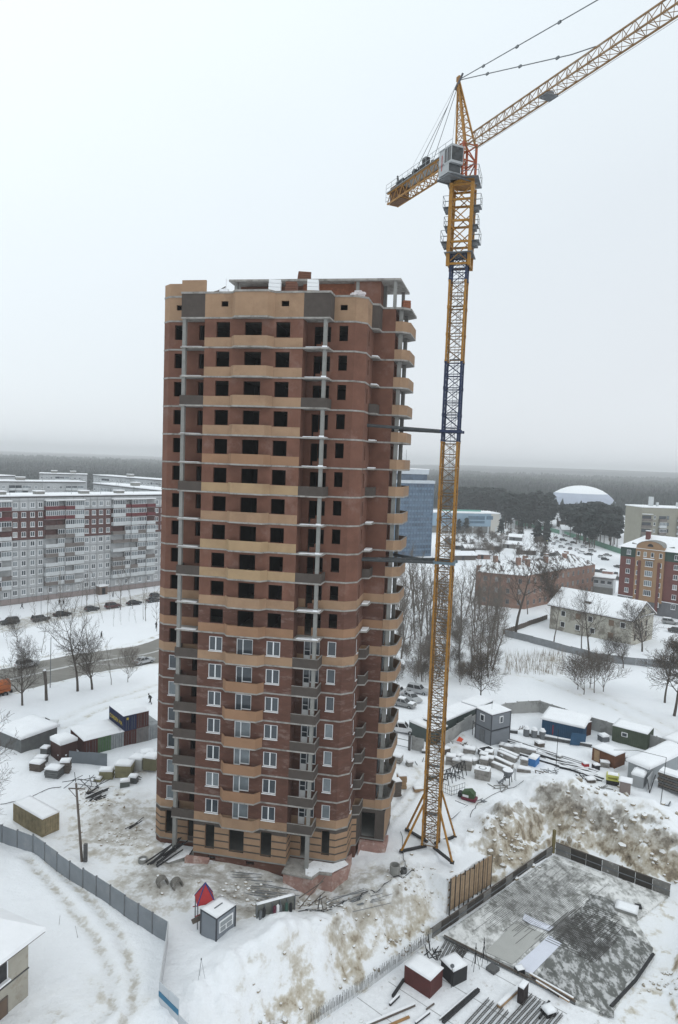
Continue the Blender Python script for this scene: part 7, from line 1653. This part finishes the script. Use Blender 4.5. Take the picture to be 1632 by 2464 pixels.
# generator
x, y = G(1128, 1925); t = thing('generator', 'dark green generator hood on a red chassis right of the crane', 'generator', (x, y, gz(x, y)), -.5)
part('hood', MB().prism([(-.8, .25), (.8, .25), (.8, 1.0), (.25, 1.45), (-.8, 1.1)], -.5, .5), mat('hood_green', (.045, .085, .035), .6, .12, 2), t).rotation_euler = (pi/2, 0, 0)
part('chassis', MB().box(.1, 0, .1, 1.9, 1.15, .35), mat('chassis_red', (.17, .03, .05), .6), t); part('engine', MB().box(-1.1, 0, .2, .6, .8, .6), black, t); part('number_plate', MB().box(-.3, -.52, .5, .8, .03, .3), white_pl, t)
sticks(1162, 1930, 6, 1.0, 'small grey grid plate on the snow right of the generator', steel, .8, .15, .06)
# pallets by tower corner right
pallet_pile(952, 1912, 1.2, 1.2, 2.0, 'tall stack of dark weathered pallets by the tower corner', wood_dk, 10, .3, .08); pallet_pile(966, 1895, 1.2, 1.1, 1.8, 'tall stack of paler pallets behind the dark stack', wood, 10, .2, .08); pallet_pile(1006, 1902, 1.3, 1.0, .5, 'low yellow wooden pallet left of the mast', wood, 2, .2, .05); pallet_pile(1040, 1874, 1.1, .8, .6, 'dark green crate with snow seen through the mast', grn, 1, .1, .25, 'crate')
pallet_pile(1070, 1812, 1.5, 1.1, .8, 'stack of brown boards by the mast near the orange cloth', wood_dk, 5, .5, .1)
x, y = G(1106, 1790); o = link('orange_cloth', MB().add([(-.6, -.3, .5), (.2, -.5, .4), (.6, .1, .65), (0, .5, .9), (-.1, 0, .75)], [(0, 1, 4), (1, 2, 4), (2, 3, 4), (3, 0, 4)]).mesh('orange_cloth', mat('cloth_orange', (.55, .07, .03), .8)), None, (x, y, gz(x, y))); tag(o, 'bright orange cloth on a snow heap before the concrete fence', 'cloth')
# yellow compressor, kiosk, grey building, racks at the right edge
x, y = G(1474, 1886); t = thing('compressor', 'yellow topped compressor with a black base in the snow', 'compressor', (x, y, gz(x, y)), -.35)
part('base', MB().box(0, 0, .05, 1.7, 1.2, .65), black, t); part('hood', MB().box(0, 0, .7, 1.8, 1.3, .75, taper=.9), mat('hood_yellow', (.50, .50, .12), .6, .08, 1), t); part('snow_cap', MB().box(0, 0, 1.46, 1.4, 1.0, .12, taper=.7), snow, t); part('marking', MB().box(-.05, -.66, .95, 1.2, .03, .22), mat('mark_olive', (.20, .19, .03), .7), t)
cub('brown_kiosk', 'small brown beige kiosk with a snowy flat roof at the pit rim', 'kiosk', (1490, 1909), (1516, 1915), (1528, 1908), 1.7, mat('kiosk_beige', (.22, .18, .165), .8, .06, 2), snowh=.15, ribs=False, over=.2)
t, w, d, h = cub('grey_hall', 'pale grey flat hall with a huge smooth snow roof at the right', 'shed', (1510, 1868), (1558, 1888), (1640, 1835), 2.3, mat('hall_grey', (.30, .32, .335), .7, .06, 1), snowh=.5, ribs=False, over=.3)
cub('grey_tank', 'rounded grey tank box with a snow cap before the pale hall', 'tank', (1518, 1888), (1548, 1897), (1560, 1884), 1.6, mat('tank_grey', (.36, .37, .38), .6, .05, 2), snowh=.5, ribs=False)
x, y = G(1556, 1905); t = thing('sloped_panel', 'pale panel ramp leaning beside the grey tank', 'panel', (x, y, gz(x, y)), .9); part('panel', MB().box(1.4, 0, .1, 2.8, .1, 1.9), MATS['tank_grey'], t); part('frame', MB().bar((0, -.4, 0), (2.8, -.4, 1.6), .1).bar((0, -.4, 0), (0, 0, 1.8), .1), black, t)
x, y = G(1582, 1897); L_, rr = local_frame(G(1582, 1885), G(1650, 1908)); t = thing('lumber_rack', 'big stack of dark boards under snow at the right edge', 'rack', (x, y, gz(x, y)), rr)
for k in range(6): part('board_layer', MB().box(L_/2, .8, .1+k*.36, L_*random.uniform(.95, 1.05), 1.7, .26), wood_dk if k % 2 else conc_dk, t)
part('snow_cap', MB().box(L_/2, .8, 2.3, L_, 1.8, .3, taper=.95), snow, t)
cub('snow_roof_shed', 'low shed with a flat snow roof at the right edge behind the green wagon', 'shed', (1592, 1800), (1625, 1812), (1680, 1790), 1.6, greyb, snowh=.35, ribs=False)
t = pole('lamp_mast', 'thin lamp mast with a bent top and skid base at the right', 'mast', 1590, 1932, 6.3, (.3, 0), .05, 0, black); part('skid', MB().bar((-1.2, -.5, .1), (.6, -.9, .1), .14).bar((.6, -.9, .1), (1.4, .2, .1), .14), steel, t); part('cable', MB().line([(.3, 0, 6.3), (-3, 1.5, 6.5), (-5.5, 3, 5.8)], .03, 4), black, t)
t = pole('lamp_mast', 'thin black lamp mast rising from the end of the beam stack', 'mast', 1338, 1848, 6.0, (0, 0), .05, 0, black)
t = beam(1474, 1916, 1536, 1944, .7, .6, 'snow topped concrete trough lying on the pit rim', conc, z=0, cap=.12, name='concrete_trough'); 
# tripod theodolite, cables, small clutter
for px, py, h_, lab in ((483, 2374, 1.7, 'thin tripod in the open snow below the grey cabin'),):
    x, y = G(px, py); t = thing('tripod', lab, 'tripod', (x, y, gz(x, y)))
    for a in (0, 2.1, 4.2): part('leg', MB().tube((cos(a)*.35, sin(a)*.35, 0), (0, 0, h_), .013, .011, 4), steel, t)
    part('head', MB().box(0, 0, h_-.05, .08, .08, .14), black, t)
pole('stake', 'thin stake in the snow, upper of two below the grey fence', 'stake', 142, 2226, .9, (.1, 0), .018, 0, wood_dk); pole('stake', 'thin stake in the snow, lower of two below the grey fence', 'stake', 189, 2256, 1.1, (-.3, 0), .018, 0, wood_dk)
x, y = G(769, 2200); t = thing('rebar_tripod', 'tripod of bars tangled with cable at the pit rim', 'tripod', (x, y, gz(x, y)))
for a in (0, 2.1, 4.2): part('leg', MB().tube((cos(a)*.4, sin(a)*.4, 0), (0, 0, 1.8), .035, .025, 4), black, t)
def cable(pts, r, label, m_=black):
    P_ = [];
    for i in range(len(pts)-1):
        for k in range(5): P_.append(offq(pts[i], pts[i+1], k/5))
    P_.append(pts[-1]); L3 = [(p[0]+random.uniform(-.12, .12), p[1]+random.uniform(-.12, .12), gz(*p)+.06) for p in P_]
    o = link('cable', MB().line(L3, r, 4).mesh('cable', m_)); tag(o, label, 'cable')
cable([G(720, 2215), G(790, 2180), G(850, 2165), G(905, 2130), G(960, 2105), G(1000, 2090)], .05, 'thick black cable running from the formwork panel toward the crane')
cable([G(735, 2195), G(760, 2185), G(800, 2200), G(850, 2160), G(880, 2145)], .035, 'thinner black cable looping beside the thick one')
cable([G(966, 2000), G(972, 2060), G(975, 2090), G(940, 2110)], .03, 'cable dropping from the left crane strut to the well rings')
cable([G(1130, 1970), G(1150, 1935), G(1200, 1905), G(1260, 1890)], .035, 'dark cable lying on the snow right of the generator')
cable([G(1430, 1905), G(1470, 1885), G(1500, 1870)], .03, 'thin cable on the snow beside the compressor')
cable([G(0, 1935), G(60, 1925), G(110, 1900), G(150, 1890)], .04, 'dark hose across the snow left of the leaning pole')
# lumps of frozen soil scattered around, snow resting on their upper faces
rk_m = bpy.data.materials.new('frozen_soil'); rk_m.use_nodes = True; n = rk_m.node_tree.nodes; l = rk_m.node_tree.links
gg = n.new('ShaderNodeNewGeometry'); sp_ = n.new('ShaderNodeSeparateXYZ'); l.new(gg.outputs['Normal'], sp_.inputs[0]); rr_ = n.new('ShaderNodeValToRGB')
rr_.color_ramp.elements[0].position = .55; rr_.color_ramp.elements[0].color = (.30, .255, .19, 1); rr_.color_ramp.elements[1].position = .85; rr_.color_ramp.elements[1].color = (.78, .79, .80, 1)
l.new(sp_.outputs['Z'], rr_.inputs[0]); l.new(rr_.outputs[0], n['Principled BSDF'].inputs['Base Color']); n['Principled BSDF'].inputs['Roughness'].default_value = .9
R_ = random.Random(12); lump = MB()
ICO = []
for i_ in range(2): 
    for a_ in range(5): ICO.append((cos(a_*1.2566+i_*.63)*.9, sin(a_*1.2566+i_*.63)*.9, .45 if i_ else -.35))
ICO.append((0, 0, -.9)); ICO.append((0, 0, .95))
IF = [(10, (a_+1) % 5, a_) for a_ in range(5)]+[(11, 5+a_, 5+(a_+1) % 5) for a_ in range(5)]+[(a_, (a_+1) % 5, 5+a_) for a_ in range(5)]+[((a_+1) % 5, 5+(a_+1) % 5, 5+a_) for a_ in range(5)]
spots_ = [(300, 2010, 60, .12, 60), (420, 2090, 60, .13, 60), (600, 2120, 110, .14, 110), (760, 2150, 90, .14, 90), (900, 2200, 90, .14, 30), (980, 2215, 60, .2, 20), (850, 2320, 120, .16, 14), (1400, 1950, 90, .34, 34), (1500, 1990, 100, .36, 36), (1580, 2030, 70, .34, 26), (1230, 2030, 60, .3, 60), (700, 2400, 70, .3, 50), (230, 1930, 50, .14, 50), (1600, 2300, 50, .14, 30), (1000, 2120, 60, .12, 50), (560, 2040, 30, .12, 20), (1450, 2040, 110, .2, 25)]
for px, py, sp, s0, nn_ in spots_:
    for i in range(nn_):
        x, y = G(px+R_.gauss(0, sp*.6), py+R_.gauss(0, sp*.3), -1.0 if px > 900 else 0)
        if -20 < x < 6 and 67 < y < 90: continue
        z = gz(x, y); s = s0*R_.uniform(.35, 1)**2*1.3+.04; k1, k2, k3 = R_.uniform(.7, 1.4), R_.uniform(.7, 1.2), R_.uniform(.8, 1.2); an = R_.uniform(0, 3.1)
        vs = []
        for q_ in ICO:
            j = 1+R_.uniform(-.22, .22); a, b_ = q_[0]*k1*s*j, q_[1]*k2*s*j; vs.append((x+a*cos(an)-b_*sin(an), y+a*sin(an)+b_*cos(an), z+s*.2+q_[2]*k3*s*j))
        lump.add(vs, IF)
o = link('soil_lumps', lump.mesh('soil_lumps', rk_m)); o['kind'] = 'stuff'; o['label'] = 'countless frozen soil lumps scattered over the site'
# more small stuff half buried in the yard
R_ = random.Random(44)
wh_ = ['by the black racks', 'before the grey cabins', 'beside the block pallets', 'near the hopper', 'at the foot of the beam stack', 'left of the blue container', 'near the brown shed', 'beside the compressor', 'by the gate', 'near the small blue box', 'right of the mast', 'behind the orange cloth']
for i, (px, py) in enumerate(((1092, 1862), (1120, 1795), (1240, 1828), (1200, 1892), (1330, 1862), (1255, 1752), (1400, 1868), (1450, 1900), (1015, 1835), (1300, 1862), (1060, 1868), (1080, 1785))):
    sticks(px, py, R_.randint(5, 9), R_.uniform(1.2, 2.6), 'scatter of dark scrap pieces in the snow '+wh_[i], (steel, wood_dk, black, conc)[i % 4], R_.uniform(1.5, 3), .35, R_.uniform(.05, .1))
for i, (px, py) in enumerate(((1106, 1828), (1140, 1838), (1212, 1822), (1248, 1800), (1236, 1762), (1345, 1828), (1500, 1830), (1420, 1880), (1025, 1812), (985, 1842), (1205, 1785), (1298, 1795))):
    pallet_pile(px, py, R_.uniform(.7, 1.3), R_.uniform(.6, 1.1), R_.uniform(.35, .8), 'small snow topped block '+wh_[(i*5+3) % 12]+', '+('weathered', 'pale', 'grey', 'brownish')[i % 4], (conc_dk, conc, greyb, wood_dk)[i % 4], 2, R_.uniform(-.6, .6), .2, 'block_stack')

# low roofs and sheds scattered over the snowy square beyond the pink house
R_ = random.Random(71)
for i, (px, py) in enumerate(((1085, 1322), (1120, 1330), (1165, 1322), (1210, 1318), (1255, 1335), (1300, 1338), (1148, 1345), (1350, 1345), (1095, 1348), (1225, 1300))):
    a_ = G(px, py); w_ = R_.uniform(6, 11); ang_ = R_.uniform(-.5, .3)
    t, Ln = gable_house('low snow roofed shed in the far square, '+('leftmost by the mast', 'second from the mast', 'before the hall pillars', 'before the hall end wall', 'above the pink house ridge', 'left of the lot spruces', 'behind the left chimney', 'below the lot cars', 'behind the red gable', 'farthest one near the belt of pines')[i], a_, (a_[0]+w_*cos(ang_), a_[1]+w_*sin(ang_)), R_.uniform(5, 7), 2.4, 3.6, (wood_dk, greyb, pk, conc)[i % 4], name='shed', cat='shed')
    part('door', MB().box(w_*.4, -.05, 0, 1.2, .1, 2.0), dark_o, t)
